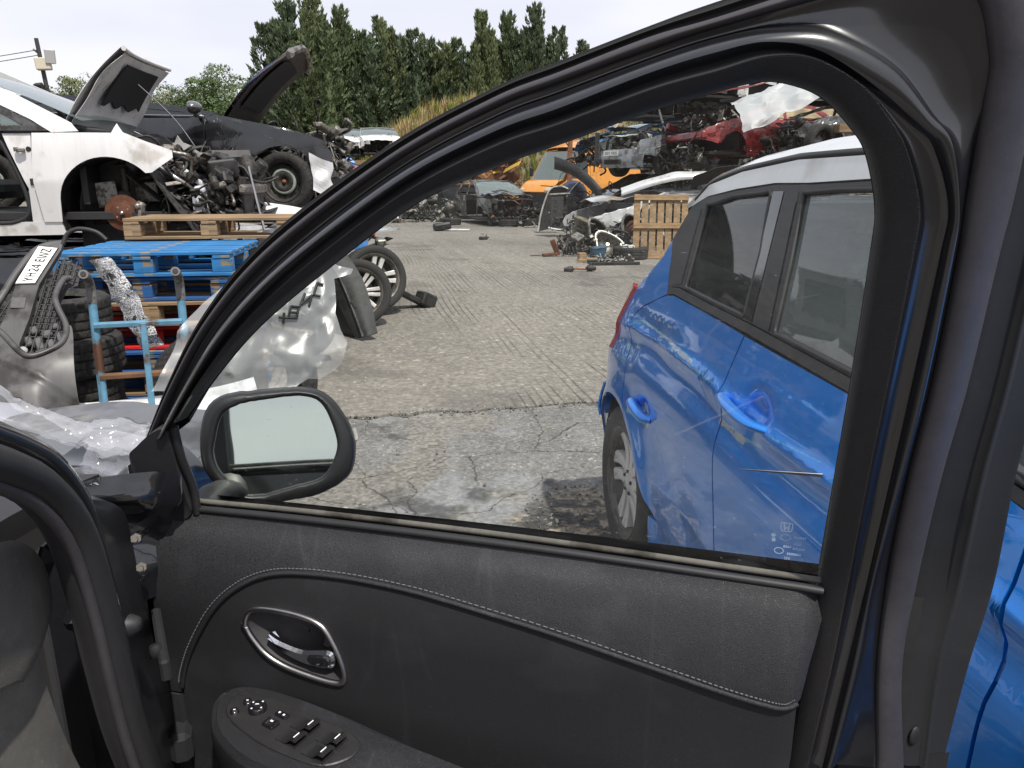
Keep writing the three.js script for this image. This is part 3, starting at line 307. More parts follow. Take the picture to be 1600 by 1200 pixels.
  M('mirror_foot', tube([mp(-.05, -.085, -.045), mp(-.07, -.1, -.05), V3(-.05, .965, -.13), V3(-.035, .965, -.055)].map(p => [p.x, p.y, p.z]), [.034, .02], 24, 12), K.rubber, door);
}
// ================================================================ wheels, engines and car bodies
function tyreGeo(R, w, rimR, blocks = 0, n = 64) { // axis along z
  const h = w / 2, prof = [[rimR - .004, -h * .72], [rimR + .012, -h * .92], [lerp(rimR, R, .45), -h * 1.04], [R - .022, -h], [R - .006, -h * .86]]; const tr = blocks ? [-.8, -.46, -.44, -.36, -.34, -.02, 0, .08, .1, .42, .44, .52, .54, .8] : [-.7, -.3, -.28, -.2, -.18, .18, .2, .28, .3, .7]; const groove = k => blocks ? [2, 3, 6, 7, 10, 11].includes(k) : [2, 3, 6, 7].includes(k);
  tr.forEach((t, k) => prof.push([R - (groove(k) ? .008 : 0) - .004 * t * t, h * t, 1])); prof.push([R - .006, h * .86], [R - .022, h], [lerp(rimR, R, .45), h * 1.04], [rimR + .012, h * .92], [rimR - .004, h * .72]);
  const N = blocks ? blocks * 3 : n, rows = []; for (let i = 0; i <= N; i++) { const a = i / N * 2 * Math.PI, r = []; for (const [q, z, t] of prof) { const sip = blocks && t && i % 3 === 0 ? .006 : 0; r.push(V3(Math.cos(a) * (q - sip), Math.sin(a) * (q - sip), z)); } rows.push(r); }
  return rowsGeo(rows);
}
function makeWheel(o = {}) { // a Group, axis z, face towards +z
  const R = o.R || .31, w = o.w || .19, rr = o.rimR || .2, g = new THREE.Group(); g.name = 'wheel'; const h = w / 2;
  M('tyre', tyreGeo(R, w, rr, o.blocks || 0, 56), o.tyreMat || K.tyre, g);
  const rim = o.rimMat || K.alloy; const lat = (p, n = 48) => at(lathe(p, n), 0, 0, 0, Math.PI / 2, 0, 0);
  if (o.style === 'steel') {
    M('rim', lat([[.02, h * .25], [.05, h * .3], [.06, h * .45], [.1, h * .5], [rr * .62, h * .25], [rr * .8, h * .2], [rr * .9, h * .3], [rr * .93, h * .75], [rr, h * .85], [rr + .006, h * .95], [rr - .004, h * .7], [rr - .01, -h * .7]]), K.engine, g);
    M('rim_band', lat([[rr * .52, h * .52], [rr * .56, h * .56], [rr * .64, h * .5], [rr * .66, h * .42]]), mat([.42, .5, .46], .6, { map: T.dirty }), g);
    for (let k = 0; k < 16; k++) { const a = k / 16 * 6.283; M('vent_hole_shade', at(cyl(.011, .011, .01, 10), Math.cos(a) * rr * .79, Math.sin(a) * rr * .79, h * .235, Math.PI / 2, 0, 0), K.plastic, g); }  // vent holes are solid dark discs, the shade inside put into the colour
    M('hub', at(lathe([[0, .02], [.018, .018], [.022, 0]], 20), 0, 0, h * .3, Math.PI / 2, 0, 0), K.rust, g);
  } else {
    M('rim', lat([[rr * .35, -h * .2], [rr * .86, -h * .4], [rr * .9, h * .6], [rr * .97, h * .84], [rr + .008, h * .95], [rr + .01, h * .9], [rr + .004, h * .7], [rr - .012, -h * .75]]), o.barrel || K.alloyDull, g);
    M('brake_disc', lat([[.03, -.005], [rr * .68, -.005], [rr * .68, .012], [.03, .012]], 36), K.steel, g);
    const n = o.spokes || 5, sw = o.sw || .03, tw = o.twist || 0, z = h * .66;
    for (let k = 0; k < n; k++) for (const s of (o.twin ? [-1, 1] : [0])) { const a = k / n * 2 * Math.PI + (o.phase || 0), off = s * (o.gap || .022); const rows = []; for (let i = 0; i <= 6; i++) { const t = i / 6, r = lerp(.035, rr * .97, t), hw = lerp(sw * .9, sw * (o.flare || .8), t) / 2, an = a + tw * t * t, oo = off * (o.twin ? lerp(.9, 1.6, t) : 1), zz = z - .012 * Math.sin(t * Math.PI) + .006 * t; const P = (q, dz) => V3(Math.cos(an) * r - Math.sin(an) * (oo + q), Math.sin(an) * r + Math.cos(an) * (oo + q), zz + dz); rows.push([P(-hw * 1.05, -.03), P(-hw, -.003), P(-hw * .7, 0), P(hw * .7, 0), P(hw, -.003), P(hw * 1.05, -.03)]); } M('spoke', rowsGeo(rows), rim, g); }
    M('hub', [lat([[0, z + .004], [.024, z + .003], [.028, z - .001], [.055, z - .004], [.062, z - .03]], 30)], rim, g); for (let k = 0; k < 5; k++) { const a = k / 5 * 6.283 + .3; M('wheel_bolt', at(cyl(.007, .008, .012, 8), Math.cos(a) * .045, Math.sin(a) * .045, z - .002, 1.57, 0, 0), K.black, g); }
  }
  return g;
}
// a jumble of castings, pipes, brackets and hoses filling a box of size [sx, sy, sz] about the origin: one mesh for each material
function junk(parent, name, seed, s, pos, n = 40, mats = [K.engine, K.plastic, K.castAlloy, K.steel], light = .25) {
  const r = rng(seed), lists = mats.map(() => []); const R = (a, b) => lerp(a, b, r());
  for (let k = 0; k < n; k++) {
    const mi = r() < light ? Math.min(mats.length - 1, 2 + ((r() * 2) | 0)) : (r() < .55 ? 0 : 1), x = R(-.5, .5) * s[0], y = R(-.5, .5) * s[1], z = R(-.5, .5) * s[2], q = r(), sc = Math.cbrt(s[0] * s[1] * s[2]) * R(.07, .27); let g;
    if (q < .26) g = deform(at(cbox(sc * R(.6, 1.4), sc * R(.5, 1), sc * R(.5, 1.1), sc * .12), 0, 0, 0), v => { const d = .2 * sc * (n3(v.x * 9 + k, v.y * 9, v.z * 9 + 3) - .5); v.addScalar(d); }, true);
    else if (q < .36) g = lathe([[0, sc * .5], [sc * .22, sc * .5], [sc * .3, sc * .4], [sc * .3, sc * .1], [sc * .36, sc * .06], [sc * .36, -.1 * sc], [sc * .26, -.16 * sc], [sc * .26, -sc * .5], [0, -sc * .5]], 14);
    else if (q < .74) { const p = [[0, 0, 0]]; for (let i = 0; i < 4; i++) p.push([p[i][0] + R(-1, 1) * sc * 1.4, p[i][1] + R(-.9, .6) * sc * 1.2, p[i][2] + R(-1, 1) * sc * 1.2]); g = tube(p, R(.007, .024) * (.5 + sc * 2.4), 18, 6); }
    else g = deform(at(cbox(sc * R(1, 2.2), sc * .04 + .004, sc * R(.2, .6), .003), 0, 0, 0), v => { v.y += .25 * sc * Math.sin(v.x / sc * 2.2 + k); }, true);
    lists[mi].push(at(g, pos[0] + x, pos[1] + y, pos[2] + z, R(-1, 1), R(-3, 3), R(-1, 1)));
  }
  return lists.map((l, i) => l.length ? M(name, l, mats[i], parent) : null);
}
const SIDES = [1, -1], sd = (g, s) => s > 0 ? g : mirrorZ(g);
// general car body: x from tail to nose, y up, z across. o.omit lists the parts the photograph shows gone
function makeCar(o) {
  const c = thing(o.name || 'wrecked_car', o.label, o.cat || 'car', o.pos, o.turn || 0, o.group); if (o.roll) { c.rotation.order = 'YXZ'; c.rotation.x = o.roll[0]; c.rotation.z = o.roll[1]; }
  const L = o.L || 4.1, k = L / 4.1, hw = o.hw || .86, H = o.H || 1.45, belt = o.belt || .95, om = new Set(o.omit || []), paint = o.paint, roofY = H, R = o.wheelR || .31, AR = R + .055, xr = .76 * k, xf = L - (o.fo || .88);
  const nose = o.nose || .74, cowlX = o.cowlX || L - 1.12, cowlY = o.cowlY || belt + .06, wsTop = o.wsTop || cowlX - .85, roofR = o.roofR || .75, tailX = o.tailX ?? .12;
  const W = (x, y) => { let b = hw; const re = .65, fe = L - .85; if (x < re) b -= .13 * Math.pow((re - x) / re, 2.4); if (x > fe) b -= .2 * Math.pow((x - fe) / .85, 2.2); if (y > belt - .02) b -= (y - belt + .02) * .33; if (y > .68) b -= .04 * Math.pow(Math.min(1, (y - .68) / .28), 2); if (y < .5) b -= (.5 - y) * .16; return b; };
  const crush = o.crush; const cr = (g, amt = 1) => { if (!crush) return g; return deform(g, v => { const f = smooth(crush.from ?? L - 1.3, L, v.x) * (crush.front || 0), t = smooth(belt, H, v.y) * (crush.roof || 0), n1 = n3(v.x * 3.1 + crush.seed, v.y * 3.3, v.z * 3) - .5, n2 = n3(v.x * 9 + 3, v.y * 9 + crush.seed, v.z * 9) - .5, m = (crush.dent || .02) + f * .25 + t * .12; v.x -= f * (.35 + n1 * .4) * amt; v.y += (n1 * .8 + n2 * .4) * m - t * .35 * (.7 + n1) + f * n2 * .12; v.z += (n1 + n2 * .6) * m; }, true); };
  const arch = (cx, a0, a1, n = 14, r = AR) => [...Array(n + 1)].map((_, i) => { const a = lerp(a0, a1, i / n); return [cx + r * Math.cos(a), R + r * Math.sin(a)]; });
  const mx = o.fine ? .06 : .14;
  const bx = wsTop - .35, A0 = -.02, yb = .22;
  for (const s of SIDES) {
    const P = (name, poly, m, holes, dz = 0) => om.has(name) || om.has(name + s) ? null : M(name, cr(sd(skin(poly, (x, y) => W(x, y) + dz, { max: mx, holes, th: .006 }), s)), m, c);
    P('fender', [[cowlX - .1, belt + .01], [cowlX, cowlY - .02], [L - .5, lerp(cowlY, nose, .6)], [L - .12, nose], [L - .02, nose - .15], [L - .06, .5], ...arch(xf, .35, Math.PI - A0), [xf - AR - .04, yb + .05], [cowlX - .1, yb + .06]], paint);
    P('front_door', [[bx + .02, belt], [cowlX - .11, belt + .005], [cowlX - .11, yb + .08], [bx + .06, yb + .08]], paint);
    P('rear_door', [[xr + .22, belt + .02], [bx + .01, belt], [bx + .05, yb + .08], [xr + AR + .1, yb + .08], ...arch(xr, .25, .9, 6, AR + .012)], paint);
    P('quarter_panel', [[.02, .5], [0.0, .75], [tailX, belt + .05], [xr + .21, belt + .015], ...arch(xr, .9, Math.PI + .2, 14), [.1, .36]], paint);
    P('sill', [[xr + AR + .02, yb + .07], [xf - AR - .05, yb + .07], [xf - AR - .03, yb - .04], [xr + AR + .0, yb - .04]], o.sillMat || paint);
    const top = [[tailX + .02, belt + .05], [roofR, H - .09], [lerp(roofR, wsTop, .5), H - .04], [wsTop, H - .08], [cowlX + .02, cowlY], [cowlX - .1, belt + .01]];
    const w1 = [[tailX + .42, belt + .08], [roofR + .14, H - .15], [bx - .05, H - .12], [bx - .03, belt + .04]], w2 = [[bx + .05, belt + .04], [bx + .05, H - .12], [wsTop - .06, H - .15], [cowlX - .28, belt + .06]];
    P('pillars', top, paint, [w1, w2]);
    if (!om.has('side_window')) { P('side_window', w1, K.tint, null, -.006); P('side_window', w2, K.tint, null, -.006); }
  }
  const X = (x, y) => W(x, y), top2 = (x0, y0, x1, y1, cr1, bulge = 0) => (a, b) => { const x = lerp(x0, x1, a), y = lerp(y0, y1, a) + bulge * Math.sin(Math.PI * a), q = b * 2 - 1; return V3(x, y - cr1 * q * q, q * X(x, y)); };
  const S = (name, fn, m, th = .006, n = [8, 8]) => om.has(name) ? null : M(name, cr(sheet(fn, n[0], n[1], -th)), m, c);
  S('roof', top2(roofR, H - .08, wsTop, H - .07, .045, .05), o.roofMat || paint, .006, [14, 14]);
  S('windscreen', top2(wsTop + .01, H - .085, cowlX + .04, cowlY, .045, .04), K.carGlass, .004); S('rear_window', top2(tailX + .1, belt + .12, roofR - .01, H - .095, .04, .03), K.tint, .004);
  S('tailgate', (a, b) => { const y = lerp(.45, belt + .12, a), q = b * 2 - 1, x = lerp(.02, tailX + .08, a * a); return V3(x + .1 * q * q, y, q * (X(x + .1, y) - .02)); }, paint);
  S('rear_bumper', (a, b) => { const y = lerp(.24, .55, a), q = b * 2 - 1; return V3(-.05 + .05 * Math.pow(Math.abs(a - .5) * 2, 2) + .16 * q * q * q * q, y, q * X(.1, y)); }, o.bumperMat || paint);
  if (!om.has('bonnet')) { const b = M('bonnet', cr(o.bonnetShape ? o.bonnetShape() : sheet((a, q0) => { const x = lerp(0, L - .14 - cowlX, a), q = q0 * 2 - 1, y = lerp(0, nose - cowlY + .02, a * a * .6 + a * .4) + .03 * Math.sin(Math.PI * a); return V3(cowlX + x - .06 * q * q * a, cowlY + y - .05 * q * q, q * (X(cowlX + x, .85) - .03)); }, 12, 12, -.012), .7), paint, c);
    if (o.bonnetOpen) { b.position.set(cowlX, cowlY, 0); b.geometry.translate(-cowlX, -cowlY, 0); b.rotation.z = o.bonnetOpen; } }
  S('front_bumper', (a, b) => { const y = lerp(.2, .6, a), q = b * 2 - 1; return V3(L + .06 - .05 * Math.pow((a - .5) * 2, 2) - .26 * Math.pow(Math.abs(q), 3), y, q * (X(L - .2, y) + .01)); }, o.bumperMat || paint, .006, [8, 16]);
  if (!om.has('headlight')) for (const s of SIDES) M('headlight', cr(sd(sheet((a, b) => V3(L - .04 - .32 * b - .03 * a, lerp(.58, nose - .01, a) + .03 * b, lerp(hw - .4, hw - .06, b)), 5, 8, .02), s)), K.lens, c);
  if (!om.has('floor')) M('floor', [box(L - .7, .06, hw * 1.7, L / 2, .24, 0), box(.05, .55, hw * 1.6, cowlX - .05, .6, 0), box(.05, .5, hw * 1.5, .5, .55, 0)], K.black, c);
  if (!om.has('seat')) for (const s of SIDES) M('seat', [box(.5, .16, .5, bx + .25, .42, s * .36, 0, 0, .1, .05), box(.14, .6, .48, bx - .02, .74, s * .36, 0, 0, .22, .05), box(.1, .2, .26, bx - .1, 1.1, s * .36, 0, 0, .2, .04)], K.plastic, c);
  if (!om.has('dashboard')) M('dashboard', [box(.35, .25, hw * 1.6, cowlX - .2, .82, 0, 0, 0, -.1, .06)], K.plastic, c);
  if (!om.has('engine')) junk(c, 'engine', o.seed || 5, [.75, .5, hw * 1.5], [L - .62, .55, 0], o.engineN || 40);
  for (const [nm, x, s] of [['wheel_fr', xf, 1], ['wheel_fl', xf, -1], ['wheel_rr', xr, 1], ['wheel_rl', xr, -1]]) if (!om.has('wheel') && !om.has(nm)) { const w = makeWheel({ R, ...(o.wheel || {}) }); w.position.set(x, R, s * (hw - .11)); if (s < 0) w.rotation.y = Math.PI; c.add(w); }
  c.userData.W = undefined; delete c.userData.W; return { c, W, L, cowlX, cowlY, xf, xr, R, AR, belt, H, X, cr };
}
// ================================================================ yard ground: old asphalt near, grooved concrete beyond a wide crack
const crackZ = x => -4.725 - .224 * x + .06 * (fbm(x * 2.2 + 20, 3, 4) - .5) + .05 * (vnoise(x * 9 + 5, 1) - .5) + .02 * (vnoise(x * 34, 2) - .5);
{
  const X0 = -2.2, X1 = 2.2, Z0 = -5.4, Z1 = -.6, TW = 1100, TH = 1200;
  const ink = new Float32Array(TW * TH), cracks = [[[-1.3, -3.5], [-.77, -3.52], [-.59, -3.64], [-.35, -3.82], [-.1, -3.87], [.11, -3.94], [.5, -3.9]], [[-.23, -3.85], [-.2, -3.64], [-.18, -3.49]], [[-1, -3.3], [-.59, -3.2], [-.43, -3.11], [-.23, -3.13], [-.12, -3.18], [.09, -3.43], [.16, -3.59], [.33, -3.68]], [[.15, -4.76], [.16, -4.37], [.16, -4.08], [.14, -3.95]], [[-1.16, -4.33], [-.9, -4.19], [-.59, -4.1]], [[-.74, -3.53], [-.69, -3.4], [-.59, -3.27], [-.54, -3.13], [-.5, -2.9]], [[.14, -3.97], [.4, -4.43], [.6, -4.5]], [[-.9, -4.6], [-.86, -4.2], [-.9, -3.8], [-.74, -3.5]], [[-.35, -3.82], [-.5, -3.5], [-.43, -3.11]], [[-2, -3], [-1.2, -2.7], [-.4, -2.4], [.3, -2.2]]];
  const r = rng(9); for (const c of cracks) { let ph = r() * 99; for (let i = 0; i < c.length - 1; i++) { const [a, b] = [c[i], c[i + 1]], L = Math.hypot(a[0] - b[0], a[1] - b[1]), n = Math.ceil(L * 400); for (let k = 0; k < n; k++) { const t = k / n; ph += L / n; const x = lerp(a[0], b[0], t) + .05 * (vnoise(ph * 7, 9) - .5) + .018 * (vnoise(ph * 33, 4) - .5), z = lerp(a[1], b[1], t) + .05 * (vnoise(ph * 7, 19) - .5) + .018 * (vnoise(ph * 33, 14) - .5), u = (x - X0) / (X1 - X0) * TW, v = (z - Z0) / (Z1 - Z0) * TH, w = -.1 + 1.5 * Math.pow(vnoise(ph * 5, 7), 2) + (r() < .04 ? 1.2 : 0); for (let dy = -3; dy <= 3; dy++) for (let dx = -3; dx <= 3; dx++) { const d = Math.hypot(dx, dy), U = Math.round(u) + dx, V = Math.round(v) + dy; if (U < 0 || V < 0 || U >= TW || V >= TH || d > w + .8) continue; const q = clamp(w + .8 - d); if (q > ink[V * TW + U]) ink[V * TW + U] = q; } } } }
  const bump = new Float32Array(TW * TH);
  const map = tex(TW, TH, (u, v) => {
    const x = lerp(X0, X1, u), z = lerp(Z0, Z1, v), i = Math.round(v * TH) * TW + Math.round(u * TW);
    const big = fbm(x * .9 + 9, z * .9 + 9, 5), mid = fbm(x * 5, z * 5, 4, 256, 5), ag = vnoise(x * 130, z * 130, 4096, 2), ag2 = vnoise(x * 60, z * 60, 4096, 4), st = Math.pow(vnoise(x * 70, z * 70, 4096, 6), 12);
    let l = .41 + .08 * (big - .5) + .1 * (mid - .5) + .13 * (ag - .5) + .1 * (ag2 - .5) + st * .3, c = [l * 1.01, l * .985, l * .955];
    // pale cement-like film washed over part of the slab
    const film = smooth(.5, .6, fbm(x * 1.3 + 3.2, z * 1.3 + 7, 5, 256, 8)) * .55; c = c.map((q, k) => lerp(q, [.52, .525, .53][k] + .12 * (ag2 - .5), film));
    const tan = smooth(.52, .66, fbm(x * 2.1 + 50, z * 2.1 + 20, 5, 256, 12)) * .5; c = c.map((q, k) => lerp(q, [.47, .445, .405][k] * (.75 + .5 * ag2), tan));
    // broken, earthy patch beside the blue car
    const dd = Math.hypot((x - .36) / .34, (z + 3.0) / .42), dirt = smooth(1.25, .75, dd + .7 * (fbm(x * 6, z * 6, 4) - .5)); const dm = fbm(x * 9, z * 13, 5, 256, 30), soil = dm > .52 ? [.46, .41, .35] : [.2, .19, .175]; c = c.map((q, k) => lerp(q, soil[k] * (.6 + .8 * ag2), dirt * .9));
    const dk = smooth(.62, .72, fbm(x * 3 + 80, z * 3, 5, 256, 40)) * .35; c = c.map(q => q * (1 - dk));
    const cr = ink[i] || 0; c = c.map((q, k) => lerp(q, [.17, .155, .14][k], cr * .7));
    bump[i] = .55 + .28 * (ag - .5) + .35 * (ag2 - .5) + .25 * (mid - .5) + dirt * .5 * (dm - .5) - cr * .5; return c;
  });
  const bm = tex(TW, TH, (u, v) => bump[Math.round(v * TH) * TW + Math.round(u * TW)], false);
  for (const t of [map, bm]) { t.wrapS = t.wrapT = THREE.MirroredRepeatWrapping; }
  const nearM = mat([1, 1, 1], .92, { map, bumpMap: bm, bumpScale: .007 });
  const uvNear = g => { const p = g.attributes.position, u = g.attributes.uv; for (let i = 0; i < p.count; i++) u.setXY(i, (p.getX(i) - X0) / (X1 - X0), (p.getZ(i) - Z0) / (Z1 - Z0)); return g; };
  const xs = [...Array(241)].map((_, i) => lerp(-4.2, 4.2, i / 240));
  const base = M('ground', sheet((a, b) => V3(lerp(-220, 220, a), -.045, lerp(40, -330, b)), 6, 6), mat([.10, .088, .075], .98, { map: rept(T.dust, .3) })); tag(base, 'brown yard earth under and beyond the paving', null, null, 'structure');
  const cw = x => .004 + .016 * Math.pow(vnoise(x * 6 + 3, 8), 2) + .012 * (vnoise(x * 30, 11) > .7 ? 1 : 0);
  const near = M('asphalt', uvNear(merge([rowsGeo([xs.map(x => V3(x, -.04, crackZ(x) + cw(x) + .004)), xs.map(x => V3(x, -.004, crackZ(x) + cw(x))), xs.map(x => V3(x, 0, crackZ(x) + cw(x) + .014)), xs.map(x => V3(x, 0, -2)), xs.map(x => V3(x, 0, 1.6))])])), nearM); tag(near, 'cracked grey asphalt in front of the wide crack', null, null, 'structure');
  // grooved concrete
  const S = 1400; let gb = new Float32Array(S * S);
  const fm = tex(S, S, (u, v) => { const n = 190, wv = 1.6 * fbm(u * 4, v * 6, 3, 4, 3) + .3 * vnoise(u * 40, v * 20, 40, 6), p = u * n + wv * .8, id = Math.floor(p) % n, f = p - Math.floor(p), on = smooth(.3, .52, fbm(u * 7, v * 7, 4, 7, 13)) * (hsh(((id % n) + n) % n, 5, 2) > .35 ? 1 : .25), gr = Math.max(0, 1 - Math.abs(f - .5) / .13) * on * (.35 + .65 * smooth(.3, .6, vnoise(u * n * .5, v * 10, 95, 8)));
    const big = fbm(u * 5, v * 5, 5, 5, 16), ag = vnoise(u * 1000, v * 1000, 1000, 2), ag2 = vnoise(u * 400, v * 400, 400, 4), st = Math.pow(vnoise(u * 520, v * 520, 520, 6), 13); let l = .455 + .12 * (big - .5) + .12 * (ag - .5) + .1 * (ag2 - .5) + .3 * st - .26 * gr; const oil = smooth(.6, .74, fbm(u * 11 + 3, v * 11, 6, 11, 26)) * (.08 + .16 * ag2); l *= 1 - oil; gb[Math.round(v * S) * S + Math.round(u * S)] = .6 + .2 * (ag - .5) + .25 * (ag2 - .5) - .55 * gr; return [l * 1.03, l * .985, l * .925]; });
  const fb = tex(S, S, (u, v) => gb[Math.round(v * S) * S + Math.round(u * S)], false); gb = null;
  const farM = mat([1, 1, 1], .92, { map: fm, bumpMap: fb, bumpScale: .006, vertexColors: true });
  const zs = [.014, .4, 1, 2, 3.5, 5, 7, 9, 12, 15, 19, 24, 30, 38, 48, 60], X2 = [-70, -45, -30, -20, -12, -8, -6, -4.2, ...xs.slice(1, -1).filter((_, i) => i % 2 === 0), 4.2, 6, 8, 12, 20, 30, 45, 70];
  const fg = rowsGeo([X2.map(x => V3(x, -.04, crackZ(x) - cw(x) - .004)), X2.map(x => V3(x, .004, crackZ(x) - cw(x))), ...zs.map(d => X2.map(x => V3(x, .008, crackZ(x) - cw(x) - d)))]);
  { const p = fg.attributes.position, u = fg.attributes.uv, col = []; for (let i = 0; i < p.count; i++) { const x = p.getX(i), z = p.getZ(i); u.setXY(i, (x - .16 * z + .012 * z * z * .15) / 13, z / 13); const q = .9 + .25 * (fbm(x * .35 + 40, z * .35 + 60, 4) - .2) * .6; col.push(q, q * .99, q * .97); } fg.setAttribute('color', new THREE.Float32BufferAttribute(col, 3)); }
  const far = M('concrete', fg, farM); tag(far, 'brownish grooved concrete of the yard beyond the crack', null, null, 'structure');
  // loose stones in the crack and on the broken patch
  const pg = flat(deform(plain(new THREE.IcosahedronGeometry(1, 1)), v => v.multiplyScalar(.7 + .6 * n3(v.x * 1.7 + 5, v.y * 1.7, v.z * 1.7)), true)); const n = 1500, im = new THREE.InstancedMesh(pg, mat([1, 1, 1], .9), n), q = rng(31), m4 = new THREE.Matrix4(), e = new THREE.Euler(), cc = new THREE.Color();
  for (let i = 0; i < n; i++) { let x, z, s; const t = q(); if (t < .4) { x = lerp(-1.6, 1.1, q()); z = crackZ(x) + (q() - .5) * .12 * q() * 2; s = .003 + .009 * q() * q(); } else if (t < .75) { const a = q() * 6.28, d = Math.sqrt(q()); x = .36 + .36 * d * Math.cos(a); z = -3 + .44 * d * Math.sin(a); s = .003 + .012 * q() * q() * q(); } else { x = lerp(-2.6, 3.2, q()); z = lerp(-2.2, -17, q() * q()); s = .003 + .011 * q() * q(); } m4.compose(V3(x, s * .4 + .004, z), new THREE.Quaternion().setFromEuler(e.set(q() * 6, q() * 6, q() * 6)), V3(s, s * .7, s * (.7 + .5 * q()))); im.setMatrixAt(i, m4); const g = .08 + .26 * q() * q(); im.setColorAt(i, cc.setRGB(g * 1.05, g, g * .9)); }
  im.name = 'gravel'; im.castShadow = im.receiveShadow = true; tag(im, 'small loose stones scattered along the crack and the broken patch', 'gravel', null, 'stuff'); scene.add(im);
}
// ================================================================ the black car the door belongs to: front of its door opening
{
  const O = [-.75, 0, -.8], car = thing('black_car_body', 'black car body at the hinge side of the open door, seal and dashboard end showing', 'car', O), A = (n, g, m, p = car) => M(n, at(Array.isArray(g) ? merge(g) : g, -O[0], -O[1], -O[2]), m, p);
  const path = [[-.36, 1.5, -.12], [-.40, 1.38, -.33], [-.425, 1.26, -.52], [-.434, 1.212, -.598], [-.439, 1.172, -.649], [-.443, 1.109, -.691], [-.444, 1.028, -.709], [-.445, .936, -.72], [-.447, .849, -.734], [-.448, .769, -.753], [-.45, .697, -.772], [-.455, .5, -.80], [-.46, .3, -.78], [-.46, .24, -.68], [-.45, .22, -.4], [-.42, .22, .2]];
  A('weather_seal', tube(path, [.024, .019], 110, 12), K.rubber); A('seal_lip', tube(path.map(([x, y, z]) => [x + .012, y - .008, z + .02]), .006, 110, 6), K.sealGrey);
  // pillar and jamb sweeping forward of the seal
  const P = spline(path.slice(0, 14), 70); const off = (dx, dz, dy = 0) => P.map(p => { const k = lerp(.16, 1, smooth(1.16, 1.02, p.y)); return V3(p.x + dx * k, p.y + dy * k, p.z + dz * k); });
  A('hinge_pillar', rowsGeo([off(.004, -.012), off(-.004, -.03), off(-.03, -.045, .01), off(-.035, -.10, .012), off(-.045, -.17, .01), off(-.12, -.21, .015)]), K.jamb);
  A('windscreen_pillar', tube(path.slice(0, 9).map(([x, y, z]) => [x - .014, y + .012, z - .034]), [.02, .014], 50, 10), K.gloss);
  // cabin trim: local x is -z, local z is x
  const side = (poly, W, o) => at(skin(poly, W, o), 0, 0, 0, 0, Math.PI / 2, 0);
  A('kick_panel', side(sp2([[.2, 1.25], [.5, 1.22], [.61, 1.17], [.66, 1.12], [.685, 1.03], [.695, .94], [.71, .85], [.735, .76], [.76, .65], [.76, .3], [.2, .3]], 80), (x, y) => -.50 - .035 * smooth(.70, .5, x), { max: .03, th: .01 }), K.kick);
  A('dashboard_end', side(sp2([[.3, 1.13], [.55, 1.128], [.645, 1.118], [.695, 1.09], [.71, 1.03], [.70, .968], [.665, .955], [.62, .985], [.5, 1.02], [.3, 1.03]], 80), (x, y) => -.478 - .03 * Math.pow(clamp(Math.hypot((x - .6) / .14, (y - 1.04) / .1)), 6), { max: .015, th: .03 }), K.dashGrey);
  A('dashboard_top', sheet((a, b) => V3(lerp(-.56, -1.9, b), 1.03 + .03 * Math.sin(a * 3), lerp(-.42, -.95, a)), 12, 10, .03), K.trim);
  // folded bracket with two bolts, hinges, check strap
  A('wing_bracket', deform(sheet((a, b) => V3(lerp(-.60, -.47, b) + .01 * Math.sin(a * 5), lerp(1.085, .90, a) - .02 * b, lerp(-.93, -.90, a) + .03 * Math.sin(b * 5)), 16, 10, .003), v => { v.x += .05 * (n3(v.x * 26, v.y * 26, v.z * 26) - .5); v.z += .09 * (n3(v.x * 17 + 7, v.y * 17, v.z * 12) - .5); }), K.wing);
  for (const [x, y, z] of [[-.475, 1.012, -.868], [-.47, .975, -.862]]) A('bolt', [at(cyl(.0065, .007, .006, 6), x, y, z, 1.2, .4, 0), at(cyl(.0035, .0035, .014, 10), x + .002, y + .002, z + .006, 1.2, .4, 0)], K.alloyDull);
  for (const y of [.66, .34]) A('door_hinge', [box(.03, .05, .08, -.485, y, -.94, 0, .3, 0, .008), at(cyl(.013, .013, .09, 14), -.47, y, -.975), box(.03, .05, .06, -.5, y, -1.0, 0, .8, 0, .005)], K.shut);
  A('check_strap', [box(.012, .03, .14, -.463, .86, -.87, 0, .5, 0, .003), at(lathe([[0, .014], [.012, .012], [.014, -.012], [0, -.014]], 14), -.452, .872, -.835, 0, 0, 0, .6)], K.shut);
  A('rubber_bung', at(lathe([[0, .012], [.008, .01], [.013, 0]], 16), -.447, .945, -.78, 0, 0, -1.4), K.rubber);
  A('jamb_shell', [box(.04, .8, .5, -.62, .6, -1.1, 0, .1, 0, .02), box(.6, .5, .05, -.95, .75, -1.02, 0, 0, 0, .02)], K.jamb);
  // crumpled stub of the wing in front of the pillar
  A('front_wing', deform(sheet((a, b) => V3(lerp(-.555, -.75, b * b), lerp(.99, 1.03, b) - .35 * Math.pow(1 - b, 2.5) - .03 * a, lerp(-.98, -1.36, a)), 18, 16, .003), v => { v.y += .035 * (n3(v.x * 11, v.y * 9, v.z * 11) - .5); v.x += .02 * (n3(v.x * 9 + 4, v.y * 12, v.z * 13) - .5); }), K.wing);
  A('sill', box(.16, .16, 1.4, -.52, .2, -.1, 0, 0, 0, .03), K.gloss);
}
